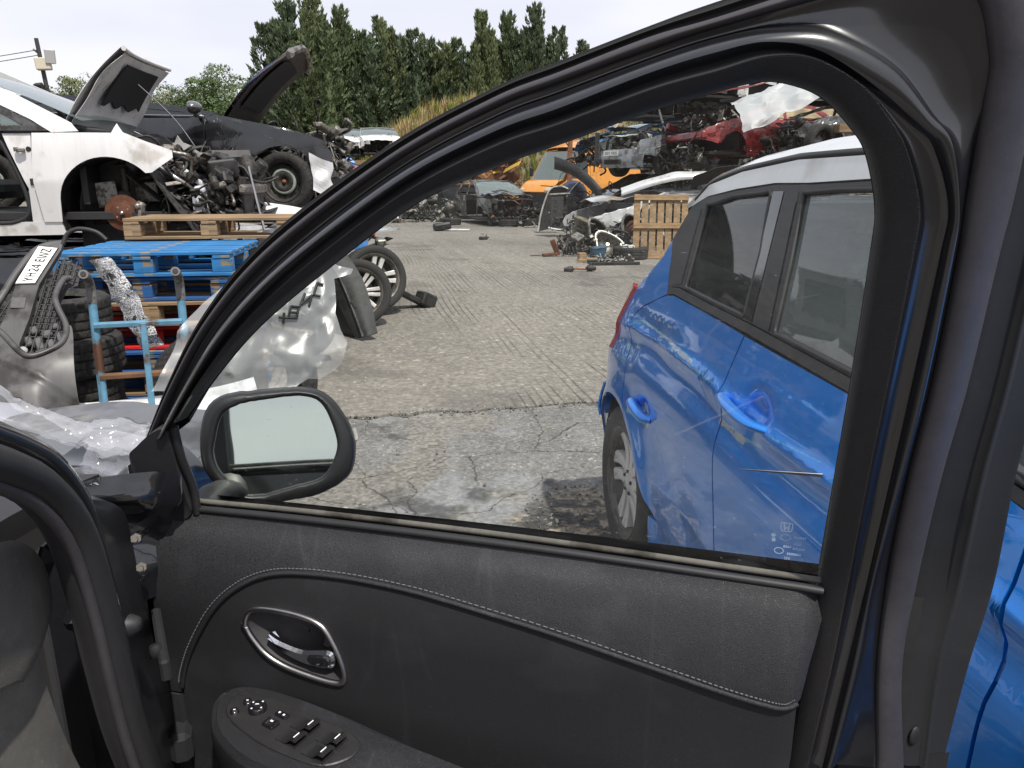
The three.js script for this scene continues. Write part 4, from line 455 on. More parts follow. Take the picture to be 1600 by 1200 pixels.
// ---------------------------------------------------------------- sheets of clear film
function crumple(v, s, a, seed) { const r = (x, y, z) => 1 - Math.abs(2 * n3(x + seed, y, z) - 1); const d = r(v.x * s, v.y * s, v.z * s) * .6 + r(v.x * s * 2.3, v.y * s * 2.3, v.z * s * 2.3 + 5) * .4; return (d - .55) * a; }
{
  const f1 = thing('plastic_film', 'crumpled clear plastic film lying over the black wing beside the hinge pillar', 'plastic film', [-.75, 0, -1.1]);
  const rib = [[-1.0, 1.16, -1.12], [-.86, 1.13, -1.12], [-.78, 1.10, -1.12], [-.71, 1.068, -1.13], [-.655, 1.045, -1.15], [-.60, 1.035, -1.18]], pp = spline(rib, 60);
  M('sheet', deform(sheet((a, b) => { const p = pp[Math.round(a * 60)], w = .032 + .012 * Math.sin(a * 9); return V3(p.x, p.y + w * Math.cos(b * 5.2 + a * 3) * .6, p.z + w * Math.sin(b * 5.2 + a * 3)); }, 60, 40), v => { v.x += crumple(v, 22, .02, 1); v.y += crumple(v, 20, .026, 7); v.z += crumple(v, 22, .02, 13); v.x += .75; v.z += 1.1; }), K.film, f1);
  M('sheet', deform(sheet((a, b) => V3(lerp(-.71, -.575, b), lerp(1.02, .93, a) + .03 * b, lerp(-1.2, -1.08, a)), 26, 26), v => { v.y += crumple(v, 20, .03, 3); v.z += crumple(v, 20, .03, 5); v.x += .75; v.z += 1.1; }), K.film, f1);
}
{ // sheet caught between the top of the door mirror and the door frame, with marker pen on it
  const f2 = thing('plastic_sheet', 'torn clear plastic sheet with black marker letters hanging over the door mirror', 'plastic sheet', [-.45, 1.0, -1.25]);
  const out = [[-0.599,1.110],[-0.582,1.139],[-0.570,1.172],[-0.559,1.205],[-0.535,1.243],[-0.505,1.273],[-0.465,1.302],[-0.421,1.323],[-0.378,1.328],[-0.348,1.318],[-0.333,1.302],[-0.318,1.294],[-0.295,1.289],[-0.299,1.280],[-0.327,1.273],[-0.321,1.243],[-0.320,1.216],[-0.308,1.189],[-0.293,1.169],[-0.301,1.139],[-0.318,1.119],[-0.341,1.107],[-0.363,1.107],[-0.380,1.097],[-0.398,1.082],[-0.432,1.076],[-0.475,1.085],[-0.518,1.097],[-0.550,1.113],[-0.577,1.110]];
  const WZ = (x, y) => { const v = V3(x, y, 0), f = (s, a, sd) => crumple(v, s, a, sd); return .05 * Math.sin(x * 9 + 1) + f(7, .06, 2) + f(19, .012, 9) - .10 * smooth(1.12, 1.3, y); };
  const g = skin(out.map(([x, y]) => [x, y]), WZ, { max: .012, th: 0 }); M('sheet', at(g, .45, -1.0, 0), K.film2, f2);
  const letters = [[[[-.5, 0], [.5, .1]], [[-.05, .55], [.1, -.6]]], [[[-.35, -.6], [-.4, .6], [.4, .6]], [[-.4, 0], [.3, 0]], [[-.35, -.6], [.4, -.55], [.3, .5]]], [[[-.35, .6], [-.4, -.6], [.4, .6], [.42, -.6]]], [[[.35, .6], [-.35, .65], [-.3, -.6], [.45, -.55]]]], spots = [[-0.403,1.214],[-0.387,1.222],[-0.369,1.241],[-0.350,1.257]];
  letters.forEach((L, i) => { const [cx, cy] = spots[i], s = .0165, a = -.45 * 0 - .25, gs = []; for (const st of L) for (let k = 0; k < st.length - 1; k++) { const P = st.slice(k, k + 2).map(([x, y]) => { const X = cx + s * (x * Math.cos(a) - y * Math.sin(a)), Yy = cy + s * (x * Math.sin(a) + y * Math.cos(a)); return [X, Yy, WZ(X, Yy) + .003]; }); gs.push(tube([P[0], [(P[0][0] + P[1][0]) / 2, (P[0][1] + P[1][1]) / 2, (P[0][2] + P[1][2]) / 2 + .001], P[1]], .0024, 8, 5)); } M('marker_letter', at(merge(gs), .45, -1.0, 0), K.ink, f2); });
}
// ================================================================ blue hatchback with white roof (x from tail to nose, y up, z to the side that faces the yard)
const hatch = thing('blue_hatchback', 'scratched metallic blue hatchback with white roof parked beside the open car door', 'car', [1.174, 0, -3.407], -83 * Math.PI / 180);
{
  const g2 = (x, y, cx, cy, sx, sy) => Math.exp(-Math.pow((x - cx) / sx, 2) - Math.pow((y - cy) / sy, 2));
  const W = (x, y) => {
    let b = .845; if (x < .6) b -= .13 * Math.pow((.6 - x) / .6, 2.6); if (x > 3.0) b -= .2 * Math.pow((x - 3.0) / .75, 2.2);
    if (y > .95) b -= (y - .95) * .30; if (y > .7) b -= .035 * Math.pow(Math.min(1, (y - .7) / .25), 2); if (y < .5) b -= (.5 - y) * .15;
    const cy = .93 - .035 * smooth(1.2, 1.7, x) - .02 * smooth(.7, .3, x); b += .012 * Math.exp(-Math.pow((y - cy) / .022, 2)) * smooth(.3, .7, x) - .016 * Math.exp(-Math.pow((y - cy + .06) / .045, 2));
    b += .022 * g2(x, y, .56, .62, .42, .14) * 0; const ra = Math.hypot(x - .56, y - .305); b += .02 * Math.exp(-Math.pow((ra - .36) / .05, 2)) * (y > .2 ? 1 : 0);
    const rf = Math.hypot(x - 2.99, y - .305); b += .02 * Math.exp(-Math.pow((rf - .36) / .05, 2));
    if (y < 1.0) b += -.018 * g2(x, y, .83, .94, .2, .05) - .012 * g2(x, y, 1.02, .62, .16, .1) - .010 * g2(x, y, 1.28, .48, .14, .1) - .008 * g2(x, y, .62, .84, .07, .06) + .002 * (n3(x * 5, y * 6, 2) - .5);
    b -= .035 * g2(x, y, 1.64, .915, .05, .04) + .02 * g2(x, y, .86, .69, .05, .04); return b;
  };
  // paint with its scrapes; uv are metres on the car side
  const scr = (() => { const segs = [[.60, .95, .72, .965, .010, .5], [.72, .962, .98, .955, .007, .75], [.98, .955, 1.22, .945, .009, .9], [1.22, .94, 1.40, .93, .004, .5], [1.46, .845, 1.60, .84, .012, .95], [1.58, .842, 1.70, .86, .006, .6], [.74, .66, .90, .652, .018, .9], [.55, .86, .62, .83, .02, .55], [.52, .80, .6, .79, .014, .5], [1.0, .80, 1.36, .97, .0012, .35], [1.05, .77, 1.40, .95, .0012, .35], [1.7, .9, 1.95, .92, .0015, .5], [1.65, .88, 1.9, .89, .0015, .4], [1.2, .55, 1.3, .52, .01, .25], [1.75, .82, 2.0, .85, .0014, .4], [2.3, .6, 2.5, .55, .003, .5], [2.4, .5, 2.6, .47, .003, .5]];
    return tex(1536, 512, (u, v) => { const x = u * 2.8, y = .3 + v * .8; let w = 0; for (const [x0, y0, x1, y1, r, a] of segs) { if (x < Math.min(x0, x1) - .05 || x > Math.max(x0, x1) + .05 || y < Math.min(y0, y1) - .05 || y > Math.max(y0, y1) + .05) continue; const dx = x1 - x0, dy = y1 - y0, t = clamp(((x - x0) * dx + (y - y0) * dy) / (dx * dx + dy * dy)), d = Math.hypot(x - x0 - dx * t, y - y0 - dy * t); const rr = r * (.4 + 1.1 * fbm(x * 22, y * 40, 3)); w = Math.max(w, smooth(rr, rr * .5, d) * a * smooth(.3, .5, fbm(x * 60, y * 90, 3) + .12)); }
      const sp = Math.pow(vnoise(x * 90, y * 90, 512, 7), 40) * .7; w = clamp(w + sp); const dz = fbm(x * 3, y * 4, 5) * .12 + .9, m = smooth(.55, .75, fbm(x * 5 + 9, y * 6, 5)) * smooth(.75, .35, y) * .16; return [lerp(lerp(.0, .1, m), .8, w) * dz, lerp(lerp(.53, .4, m), .82, w) * dz, lerp(lerp(.92, .6, m), .86, w) * dz]; }); })();
  scr.repeat.set(1 / 2.8, 1 / .8); scr.offset.set(0, -.3 / .8);
  const blue = mat([1, 1, 1], .34, { metalness: .6, clearcoat: 1, clearcoatRoughness: .035, map: scr }), white = mat([.76, .765, .77], .25, { clearcoat: 1, clearcoatRoughness: .05, map: rept(T.light, .6) }), blk = mat([.03, .03, .032], .45, { map: rept(T.dust, 2) });
  const arc = (cx, a0, a1, n, r = .355) => [...Array(n + 1)].map((_, i) => { const a = lerp(a0, a1, i / n); return [cx + r * Math.cos(a), .305 + r * Math.sin(a)]; });
  const gap = .0035, dense = l => { const r = []; for (let i = 0; i < l.length - 1; i++) { const n = Math.max(1, Math.ceil(Math.hypot(l[i][0] - l[i + 1][0], l[i][1] - l[i + 1][1]) / .035)); for (let k = 0; k < n; k++) r.push([lerp(l[i][0], l[i + 1][0], k / n), lerp(l[i][1], l[i + 1][1], k / n)]); } r.push(l[l.length - 1]); return r; };
  const shutR = [[.565, .955], [.585, .86], [.60, .81], [.648, .70], [.75, .585], [.86, .475], [.93, .395], [1.02, .345]], shutF = [[1.462, 1.074], [1.452, .99], [1.448, .91], [1.476, .80], [1.515, .64], [1.55, .5], [1.56, .345]];
  for (const s of SIDES) {
    const P = (n, poly, m, o = {}) => M(n, sd(skin(poly, (x, y) => W(x, y) + (o.dz || 0), { max: o.max || .035, th: o.th ?? .012, holes: o.holes }), s), m, hatch);
    P('quarter_panel', [[.24, .60], [.26, .82], [.33, .90], [.46, 1.0], [.53, 1.075], [.60, 1.13], [.685, 1.195], [.715, 1.25], [.755, 1.205], [.80, 1.135], [.84, 1.085], [.80, 1.07], [.66, 1.02], [.60, .99], ...shutR.map(([x, y]) => [x - gap, y]).slice(0, 5), ...arc(.56, .78, Math.PI - .18, 16), [.2, .42], [.215, .5]], blue);
    P('rear_door', [[.84, 1.078], [.9, 1.088], [1.2, 1.08], ...shutF.map(([x, y]) => [x - gap, y - .004]), ...shutR.slice().reverse().map(([x, y]) => [x + gap, y]), [.60 + gap, .985], [.66, 1.012], [.78, 1.06]], blue);
    P('front_door', [...shutF.map(([x, y]) => [x + gap, y - .005]).reverse(), [1.7, 1.062], [1.95, 1.055], [2.35, 1.03], [2.42, 1.02], [2.45, .8], [2.44, .345]].reverse(), blue);
    P('front_fender', [[2.428, 1.02], [2.62, 1.0], [3.0, .93], [3.4, .82], [3.58, .7], [3.55, .5], ...arc(2.99, .3, Math.PI - .02, 18), [2.62, .28], [2.447, .3], [2.457, .8]], blue);
    P('sill', [[.94, .338], [2.6, .30], [2.62, .18], [.9, .17]], blue, { dz: -.008 });
    P('belt_trim', [[.842, 1.083], [.90, 1.094], [1.2, 1.086], [1.462, 1.080], [1.95, 1.061], [2.42, 1.026], [2.42, 1.044], [1.95, 1.084], [1.46, 1.102], [1.2, 1.108], [.93, 1.117], [.86, 1.11]], blk, { dz: .004 });
    // greenhouse: black pillars, white rail above
    const rg = [[.945, 1.255], [.925, 1.372], [1.10, 1.402], [1.32, 1.418], [1.385, 1.27], [1.422, 1.112], [1.2, 1.116], [.972, 1.124]], fg = [[1.492, 1.418], [1.64, 1.427], [1.8, 1.430], [2.0, 1.39], [2.2, 1.29], [2.38, 1.14], [2.40, 1.052], [1.95, 1.092], [1.598, 1.104], [1.55, 1.26]];
    const fin = [[.715, 1.25], [.79, 1.36], [.905, 1.394], [1.1, 1.418], [1.33, 1.436], [1.5, 1.437], [1.8, 1.448], [2.02, 1.41], [2.24, 1.3], [2.44, 1.12], [2.47, 1.04], [2.40, 1.046], [1.95, 1.086], [1.46, 1.104], [1.2, 1.11], [.93, 1.119], [.86, 1.112], [.84, 1.087], [.80, 1.137], [.755, 1.207]];
    P('pillar_trim', fin, blk, { holes: [rg, fg], th: .02 }); P('rear_door_glass', rg, K.swiftTint, { dz: -.008, th: 0, max: .08 }); P('front_door_glass', fg, K.swiftGlass, { dz: -.008, th: 0, max: .08 });
    M('glass_seal', sd(tube(dense([...rg, rg[0]]).map(([x, y]) => [x, y, W(x, y) - .002]), .007, 150, 5), s), K.rubber, hatch); M('glass_seal', sd(tube(dense([...fg, fg[0]]).map(([x, y]) => [x, y, W(x, y) - .002]), .007, 150, 5), s), K.rubber, hatch);
    P('pillar_panel', [[1.338, 1.42], [1.395, 1.421], [1.478, 1.108], [1.438, 1.109]], K.piano, { dz: .003, th: .004 }); P('pillar_panel', [[1.401, 1.421], [1.468, 1.421], [1.575, 1.104], [1.484, 1.107]], blk, { dz: .003, th: .004 });
    P('corner_panel', [[.775, 1.325], [.80, 1.345], [.885, 1.36], [.905, 1.25], [.93, 1.13], [.872, 1.12], [.82, 1.2]], blk, { dz: .004, th: .004 });
    P('roof_rail', [[.79, 1.366], [.885, 1.432], [1.1, 1.470], [1.41, 1.496], [1.73, 1.499], [1.9, 1.485], [2.1, 1.42], [2.32, 1.28], [2.46, 1.14], [2.45, 1.122], [2.245, 1.303], [2.02, 1.415], [1.8, 1.453], [1.5, 1.442], [1.33, 1.441], [1.1, 1.423], [.905, 1.399], [.80, 1.366]], white, { dz: .002 });
    M('roof_gutter', sd(tube([[.80, 1.385], [.89, 1.437], [1.1, 1.475], [1.41, 1.501], [1.73, 1.504], [1.92, 1.488], [2.1, 1.43]].map(([x, y]) => [x, y, W(x, y) - .004]), .0075, 60, 6), s), K.rubber, hatch);
    // handles
    const hx = 1.62, hy = .918, hz = W(1.5, .93) + .006; M('door_handle', sd(tube([[1.485, .922, hz - .012], [1.52, .928, hz + .02], [1.60, .924, hz + .032], [1.68, .914, hz + .024], [1.725, .905, hz - .012]], t => [.009 + .003 * Math.sin(Math.PI * t), .014 + .004 * Math.sin(Math.PI * t)], 36, 10), s), blue, hatch);
    const h2 = W(.8, .69); M('door_handle', sd(tube([[.745, .694, h2 - .008], [.775, .698, h2 + .016], [.84, .692, h2 + .022], [.905, .682, h2 + .014], [.93, .678, h2 - .01]], t => [.012 + .004 * Math.sin(Math.PI * t), .017 + .004 * Math.sin(Math.PI * t)], 30, 10), s), blue, hatch);
    // tail lamp, lower rear corner
    M('tail_light', sd(sheet((a, b) => { const y = lerp(.80, 1.06, a), x = lerp(lerp(.20, .36, a), lerp(.34, .50, a), b); return V3(x, y, W(Math.max(x, .2), y) + .012 - .03 * (1 - b)); }, 12, 10, .02), s), K.redLens, hatch);
    const w = makeWheel({ R: .305, w: .185, rimR: .212, spokes: 5, twin: true, sw: .036, gap: .026, twist: .16, flare: 1.7, phase: .5, rimMat: K.alloyWorn, barrel: K.steel }); w.position.set(.56, .303, s * .735); if (s < 0) w.rotation.y = Math.PI; hatch.add(w);
    const w2 = w.clone(); w2.position.x = 2.99; hatch.add(w2);
    for (const cx of [.56, 2.99]) M('arch_liner', sd(sheet((a, b) => V3(cx + .365 * Math.cos(a * Math.PI * 1.1 - .15), .305 + .365 * Math.sin(a * Math.PI * 1.1 - .15), lerp(.50, .80, b)), 18, 2), s), K.black, hatch);
  }
  const top = (x0, x1, fy, fz, crown, edge) => (a, b) => { const x = lerp(x0, x1, a), q = b * 2 - 1; return V3(x, fy(x) + crown * (1 - q * q) + (edge || 0) * (1 - Math.pow(Math.abs(q), 12)), q * fz(x)); };
  const gut = x => interp([.72, .79, .885, 1.1, 1.41, 1.73, 1.9, 2.1], [1.34, 1.378, 1.436, 1.474, 1.5, 1.503, 1.488, 1.43], x);
  M('roof', sheet(top(.74, 2.0, x => gut(x) + .004, x => W(x, gut(x)) - .008, .03, .032), 40, 48, -.01), white, hatch);
  M('windscreen', sheet(top(2.0, 2.62, x => interp([2.0, 2.62], [1.46, 1.03], x), x => W(x, interp([2.0, 2.62], [1.46, 1.03], x)) - .03, .04), 12, 14), K.carGlass, hatch);
  M('bonnet', sheet(top(2.6, 3.55, x => interp([2.6, 3.2, 3.55], [1.0, .9, .78], x), x => W(x, .9) - .05, .05), 16, 16, -.01), blue, hatch);
  M('tailgate', sheet((a, b) => { const y = lerp(.55, 1.05, a), q = b * 2 - 1; return V3(lerp(.2, .40, a * a) - .05 * (1 - q * q), y, q * (W(.3, y) - .05)); }, 10, 14), blue, hatch);
  M('rear_window', sheet((a, b) => { const y = lerp(1.05, 1.37, a), q = b * 2 - 1; return V3(lerp(.40, .76, a) - .05 * (1 - q * q), y, q * (W(.7, y) - .05)); }, 8, 14), K.swiftTint, hatch);
  M('rear_bumper', sheet((a, b) => { const y = lerp(.47, .62, a), q = b * 2 - 1; return V3(.12 + .09 * Math.pow(Math.abs(q), 5) - .03 * Math.sin(Math.PI * a), y, q * (W(.24, y) + .004)); }, 12, 24, .01), blue, hatch);
  M('front_bumper', sheet((a, b) => { const y = lerp(.2, .66, a), q = b * 2 - 1; return V3(3.78 - .22 * Math.pow(Math.abs(q), 3) - .05 * (a - .5) * (a - .5), y, q * (W(3.5, y) + .01)); }, 10, 20, .01), blue, hatch);
  for (const s of SIDES) M('headlight', sd(sheet((a, b) => V3(3.66 - .42 * b - .06 * a, lerp(.66, .80, a) + .05 * b, lerp(.42, .70, b)), 8, 10, .02), s), K.lens, hatch);
  M('floor', [box(2.7, .06, 1.3, 1.9, .25, 0), box(.06, .6, 1.2, 2.55, .6, 0), box(.06, .6, 1.1, .4, .5, 0)], K.black, hatch);
  for (const [x, z] of [[1.75, .33], [1.75, -.33], [.95, .3], [.95, -.3]]) M('seat', [box(.5, .18, .5, x + .25, .45, z, 0, 0, .1, .06), box(.16, .62, .48, x, .8, z, 0, 0, .2, .06), box(.1, .2, .26, x - .09, 1.18, z, 0, 0, .2, .04)], K.plastic, hatch);
  M('dashboard', box(.4, .28, 1.25, 2.4, .86, 0, 0, 0, -.1, .08), K.plastic, hatch);
  // torn strip of bright trim sticking out of the front door
  { const x0 = 1.98, y0 = .905, z0 = W(x0, y0); M('torn_trim', deform(at(cbox(.17, .007, .002, .0006), 0, 0, 0), v => { const t = .5 - v.x / .17; const k = 1 - .75 * t; v.y = y0 + v.y * k + .004 * Math.sin(t * 5); const d = v.z; v.x = x0 - .06 * t + d; v.z = z0 + .14 * t; }, true), K.satin, hatch); }
}
// ================================================================ pallets, each with its own boards and blocks
function makePallet(name, label, matTop, o = {}) {
  const p = thing(name, label, 'pallet', o.pos, o.turn || 0, o.group), L = o.L || 1.2, D = o.D || 1.0, r = rng(o.seed || 3), n = o.n || 6; if (o.rot) p.rotation.set(...o.rot, 'YXZ'); const bw = o.bw || .11;
  const top = cbox(L, .02, bw, .003), strg = cbox(.1, .02, D, .003), blk = cbox(.11, .078, .10, .003), bot = cbox(L, .02, .1, .003);
  // uv run along the board
  const J = (g, nm, x, y, z, ry = 0) => { const m = M(nm, g, matTop, p); m.position.set(x + (r() - .5) * .006, y, z + (r() - .5) * .008); m.rotation.set((r() - .5) * .012, ry + (r() - .5) * .008, (r() - .5) * .006); return m; };
  for (let i = 0; i < n; i++) J(top, 'plank', 0, .134, lerp(-D / 2 + bw / 2, D / 2 - bw / 2, i / (n - 1)));
  for (const x of [-L / 2 + .055, 0, L / 2 - .055]) { J(strg, 'plank', x, .112, 0); for (const z of [-D / 2 + .055, 0, D / 2 - .055]) J(blk, 'block', x, .062, z); }
  for (const z of [-D / 2 + .055, 0, D / 2 - .055]) J(bot, 'plank', 0, .011, z);
  return p;
}
{
  const woodP = { a: mat([1, 1, 1], .75, { map: paintTex(.16, .48, .72, 200, .6), bumpMap: T.woodb, bumpScale: .0015 }), b: mat([1, 1, 1], .75, { map: paintTex(.12, .34, .58, 210, .58), bumpMap: T.woodb, bumpScale: .0015 }), red: mat([1, 1, 1], .75, { map: paintTex(.80, .10, .10, 220, .68), bumpMap: T.woodb, bumpScale: .0015 }) };
  const base = [-2.24, 0, -4.93], tn = .12, g = 'pallets in the tall stack beside the tyres';
  const rows = [['dull blue wooden pallet at the bottom of the stack', woodP.b, .03], ['bare grey wooden pallet low in the stack', K.woodGrey, -.02], ['dark blue wooden pallet directly under the red one', woodP.b, .02], ['red painted wooden pallet in the middle of the stack', woodP.red, -.015], ['bare pale wooden pallet lying on the red one', K.wood, .02], ['worn dark blue pallet just below the bright blue one', woodP.b, -.01], ['bright blue wooden pallet topping the stack', woodP.a, .015]];
  rows.forEach(([l, m, d], i) => makePallet('pallet', l, m, { pos: [base[0] + d * .8, .008 + i * .1475, base[2] + d], turn: tn + d * .9, L: 1.0, D: .95, seed: 20 + i, group: g }));
  makePallet('pallet', 'weathered bare wooden pallet lying level under the wrecked white car nose', K.wood, { pos: [-2.14, 1.048, -5.62], turn: .14, L: 1.12, D: .62, n: 4, seed: 40 });
}
// ================================================================ tyres beside the pallets
{
  const tg = tyreGeo(.31, .2, .2, 60), tg2 = tyreGeo(.30, .215, .205, 52);
  const T0 = (l, x, y, z, rx, ry, geo = tg, group = 'tyres stacked beside the trolley') => { const t = M('tyre', geo, K.tyreNear); t.position.set(x, y, z); t.rotation.set(rx, ry, 0, 'YXZ'); tag(t, l, 'tyre', group); };
  T0('bottom tyre of the stack behind the grey bumper', -2.46, .108, -4.0, 1.57, 0); T0('second tyre up in the stack behind the grey bumper', -2.48, .318, -4.02, 1.6, .4, tg2); T0('third tyre up in the stack behind the grey bumper', -2.45, .53, -4.0, 1.54, 1); T0('fourth tyre up in the stack behind the grey bumper', -2.49, .742, -4.02, 1.59, 2, tg2);
  T0('tyre leaning upright behind the middle bar of the blue trolley', -1.70, .33, -4.12, -.22, .75, tg2); T0('tyre standing half hidden behind the leaning tyre at the pallets', -1.44, .31, -4.28, -.15, .95);
}
// ================================================================ blue sack trolley
{
  const t = thing('sack_trolley', 'rusty light blue sack trolley standing among tyres and pallets', 'trolley', [-1.73, 0, -3.42], .3); t.rotation.order = 'YXZ'; t.rotation.x = -.12;
  const bl = mat([1, 1, 1], .6, { map: tex(256, 256, (x, y) => { const w = smooth(.54, .66, fbm(x * 8, y * 8, 5, 8, 300)), a = .85 + .3 * (fbm(x * 20, y * 20, 3, 20, 310) - .3); return [lerp(.36, .34, w) * a, lerp(.55, .22, w) * a, lerp(.65, .15, w) * a]; }) });
  for (const s of [-1, 1]) {
    M('side_rail', [tube([[s * .19, .03, 0], [s * .19, .3, 0], [s * .19, .7, 0], [s * .19, .92, -.005]], .019, 24, 10), tube([[s * .165, .03, .035], [s * .178, .3, .02], [s * .186, .62, .01], [s * .19, .78, 0]], .014, 24, 8)], bl, t);
    M('handle_grip', tube([[s * .19, .90, -.005], [s * .19, .975, 0], [s * .19, 1.02, .045], [s * .19, 1.035, .105]], .021, 24, 12), K.gripGrey, t); M('grip_hole_shade', at(cyl(.012, .012, .004, 12), s * .19, 1.0355, .107, 1.4, 0, 0), K.plastic, t);  // dark disc painted as the shaded hollow at the end of each grip
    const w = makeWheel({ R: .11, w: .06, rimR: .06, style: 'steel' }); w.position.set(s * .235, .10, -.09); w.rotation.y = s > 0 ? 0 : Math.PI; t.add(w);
  }
  for (const [y, m] of [[.80, bl], [.56, K.rustBlue], [.28, K.rustBlue]]) M('cross_bar', box(.38, .022, .032, 0, y, .02, .25, 0, 0, .003), m, t);
  M('centre_strut', [box(.028, .74, .012, .02, .43, .03, .02, 0, 0, .003)], bl, t); M('toe_plate', [box(.40, .008, .22, 0, .03, .1, 0, 0, 0, .002)], K.rust, t); M('axle', at(cyl(.011, .011, .46, 10), 0, .1, -.09, 0, 0, 1.57), K.rust, t);
}
// ================================================================ grey bumper leaning with its number plate
{
  const b = thing('grey_bumper', 'dusty dark grey plastic car bumper with white number plate leaning on the tyres', 'bumper', [-1.96, 0, -3.0]);
  // t across the bumper (upper edge to lower lip), s along it, n out of its face: axes of the leaning bumper
  const O = V3(0, .594, 0), es = V3(-.316, .644, -.696), et = V3(.915, .012, -.404), en = V3(.252, .765, .593), mx = new THREE.Matrix4().makeBasis(et, es, en).setPosition(O);
  const F = g => plain(g).applyMatrix4(mx), gp = K.greyPlastic, P = (n, poly, W, m, o = {}) => M(n, F(skin(poly, W, { max: .02, th: o.th ?? .006, holes: o.h })), m, b);
  const sh = (x, y) => -.55 * x * x - .10 * smooth(.2, -.12, y) * smooth(-.02, .13, x) - .05 * smooth(.06, -.12, y);
  P('corner_panel', sp2([[-.287, .505], [-.143, .345], [-.071, .222], [-.024, .180], [.052, .206], [.100, .256], [.118, .350], [.132, .311], [.131, .116], [.124, -.100], [.034, -.118], [-.068, -.036], [-.136, .065], [-.275, .222]], 70), (x, y) => sh(x, y) + .012 * smooth(-.02, .02, (y - .10) + x * .75 + .02), gp, { th: .012 });
  P('centre_band', [[.005, .842], [.106, .878], [.094, .819], [.005, .598], [-.032, .403], [-.069, .264], [-.061, .207], [-.142, .336], [-.165, .311], [-.121, .443], [-.085, .614]], (x, y) => sh(x, y) + .012, gp, { th: .03 });
  M('upper_edge', F(tube([[.106, .886, -.01], [0, .840, 0], [-.078, .708, .0], [-.150, .545, -.01], [-.28, .273, -.04]], [.012, .016], 50, 8)), gp, b);
  M('lower_lip', F(tube([[.125, .66, -.02], [.099, .637, -.005], [.070, .529, .012], [.077, .459, .014], [.108, .347, .006], [.094, .261, .01], [.048, .214, .014], [-.024, .188, .016], [-.071, .229, .012], [-.143, .351, 0], [-.239, .463, -.02]], [.014, .013], 80, 8)), gp, b);
  const up = [[.084, .854], [-.005, .817], [-.095, .654], [-.147, .535], [-.255, .270], [-.165, .311], [-.121, .443], [-.082, .617], [.005, .833]], lo = [[.089, .815], [.168, .771], [.149, .649], [.110, .628], [.075, .525], [.082, .459], [.110, .343], [.094, .258], [.048, .214], [-.024, .188], [-.061, .207], [-.066, .263], [-.029, .403], [.008, .601]];
  P('grille_back', up, (x, y) => sh(x, y) - .05, K.plastic, { th: 0 }); P('grille_back', lo, (x, y) => sh(x, y) - .05, K.plastic, { th: 0 });
  const inside = (q, [x, y]) => { let c = false; for (let i = 0, j = q.length - 1; i < q.length; j = i++) if ((q[i][1] > y) !== (q[j][1] > y) && x < (q[j][0] - q[i][0]) * (y - q[i][1]) / (q[j][1] - q[i][1]) + q[i][0]) c = !c; return c; };
  // bars clipped to the openings: k bars along the bumper, ribs across
  const bar = (poly, a, d, r, m, nm, dz) => { let run = []; const flush = () => { if (run.length > 2) M(nm, F(tube([run[0], run[run.length >> 1], run[run.length - 1]], r, 14, 5)), m, b); run = []; }; for (let k = 0; k <= 60; k++) { const q = [a[0] + d[0] * k / 60, a[1] + d[1] * k / 60]; if (inside(poly, q)) run.push([q[0], q[1], sh(...q) + dz]); else flush(); } flush(); };
  for (let i = 0; i < 12; i++) bar(lo, [-.16 + i * .026, .10], [.17, .85], .0034, K.plasticGrey, 'grille_bar', -.012); for (let i = 0; i < 7; i++) bar(up, [-.40 + i * .028, .14], [.37, .85], .0034, K.plasticGrey, 'grille_bar', -.012);
  for (let i = 0; i < 13; i++) { bar(lo, [-.12, .34 + i * .038], [.34, .0 - .06], .003, K.plasticGrey, 'grille_rib', -.02); bar(up, [-.30, .34 + i * .045], [.4, -.03], .003, K.plasticGrey, 'grille_rib', -.02); }
  for (const [x, y, w, h] of [[-.04, .30, .028, .05], [0, .28, .03, .07], [.045, .27, .03, .06], [.03, .335, .04, .035], [.075, .31, .022, .06], [-.02, .36, .03, .04], [.06, .375, .03, .03], [.01, .235, .05, .022]]) M('vent_block', F(at(cbox(w, h, .02, .005), x, y, sh(x, y) - .022, 0, 0, .25)), gp, b);
  M('tow_cover', F(at(cbox(.055, .062, .004, .0015), -.074, .498, sh(-.074, .498) + .0145, 0, 0, -.1)), gp, b); M('fog_light', F(at(lathe([[0, .012], [.014, .01], [.018, 0]], 16), -.055, .232, .004, 1.57, 0, 0)), K.lens, b); M('sensor_cap', F(at(lathe([[0, .004], [.011, .003], [.0115, 0]], 16), -.072, -.01, sh(-.072, -.01) + .006, 1.57, 0, 0)), K.black, b);
  const cv = document.createElement('canvas'); cv.width = 512; cv.height = 160; const c = cv.getContext('2d'); c.fillStyle = '#ecece6'; c.fillRect(0, 0, 512, 160); c.fillStyle = '#1c1c1e'; c.font = 'bold 116px sans-serif'; c.textAlign = 'center'; c.textBaseline = 'middle'; c.fillText('YH24 EWZ', 256, 84, 470); const tx = new THREE.CanvasTexture(cv); tx.colorSpace = THREE.SRGBColorSpace;
  const Q = (a, q) => { const A = [-.086, .614], B = [.004, .838], C = [.081, .824], D = [-.010, .606], x = lerp(lerp(A[0], B[0], a), lerp(D[0], C[0], a), q), y = lerp(lerp(A[1], B[1], a), lerp(D[1], C[1], a), q); return V3(x, y, sh(x, y) + .018); };
  { const N = 8, pos = [], uv = []; for (let i = 0; i < N; i++) for (const [a, q] of [[0, 0], [0, 1], [1, 1], [0, 0], [1, 1], [1, 0]]) { const p = Q((i + a) / N, q); pos.push(p.x, p.y, p.z); uv.push((i + a) / N, 1 - q); } M('number_plate', F(geoFrom(pos, null, uv)), mat([1, 1, 1], .3, { map: tx }), b); }
  M('plate_backing', F(sheet((a, q) => Q(lerp(-.02, 1.02, a), lerp(-.04, 1.04, q)).add(V3(0, 0, -.002)), 4, 2, .01)), K.plastic, b);
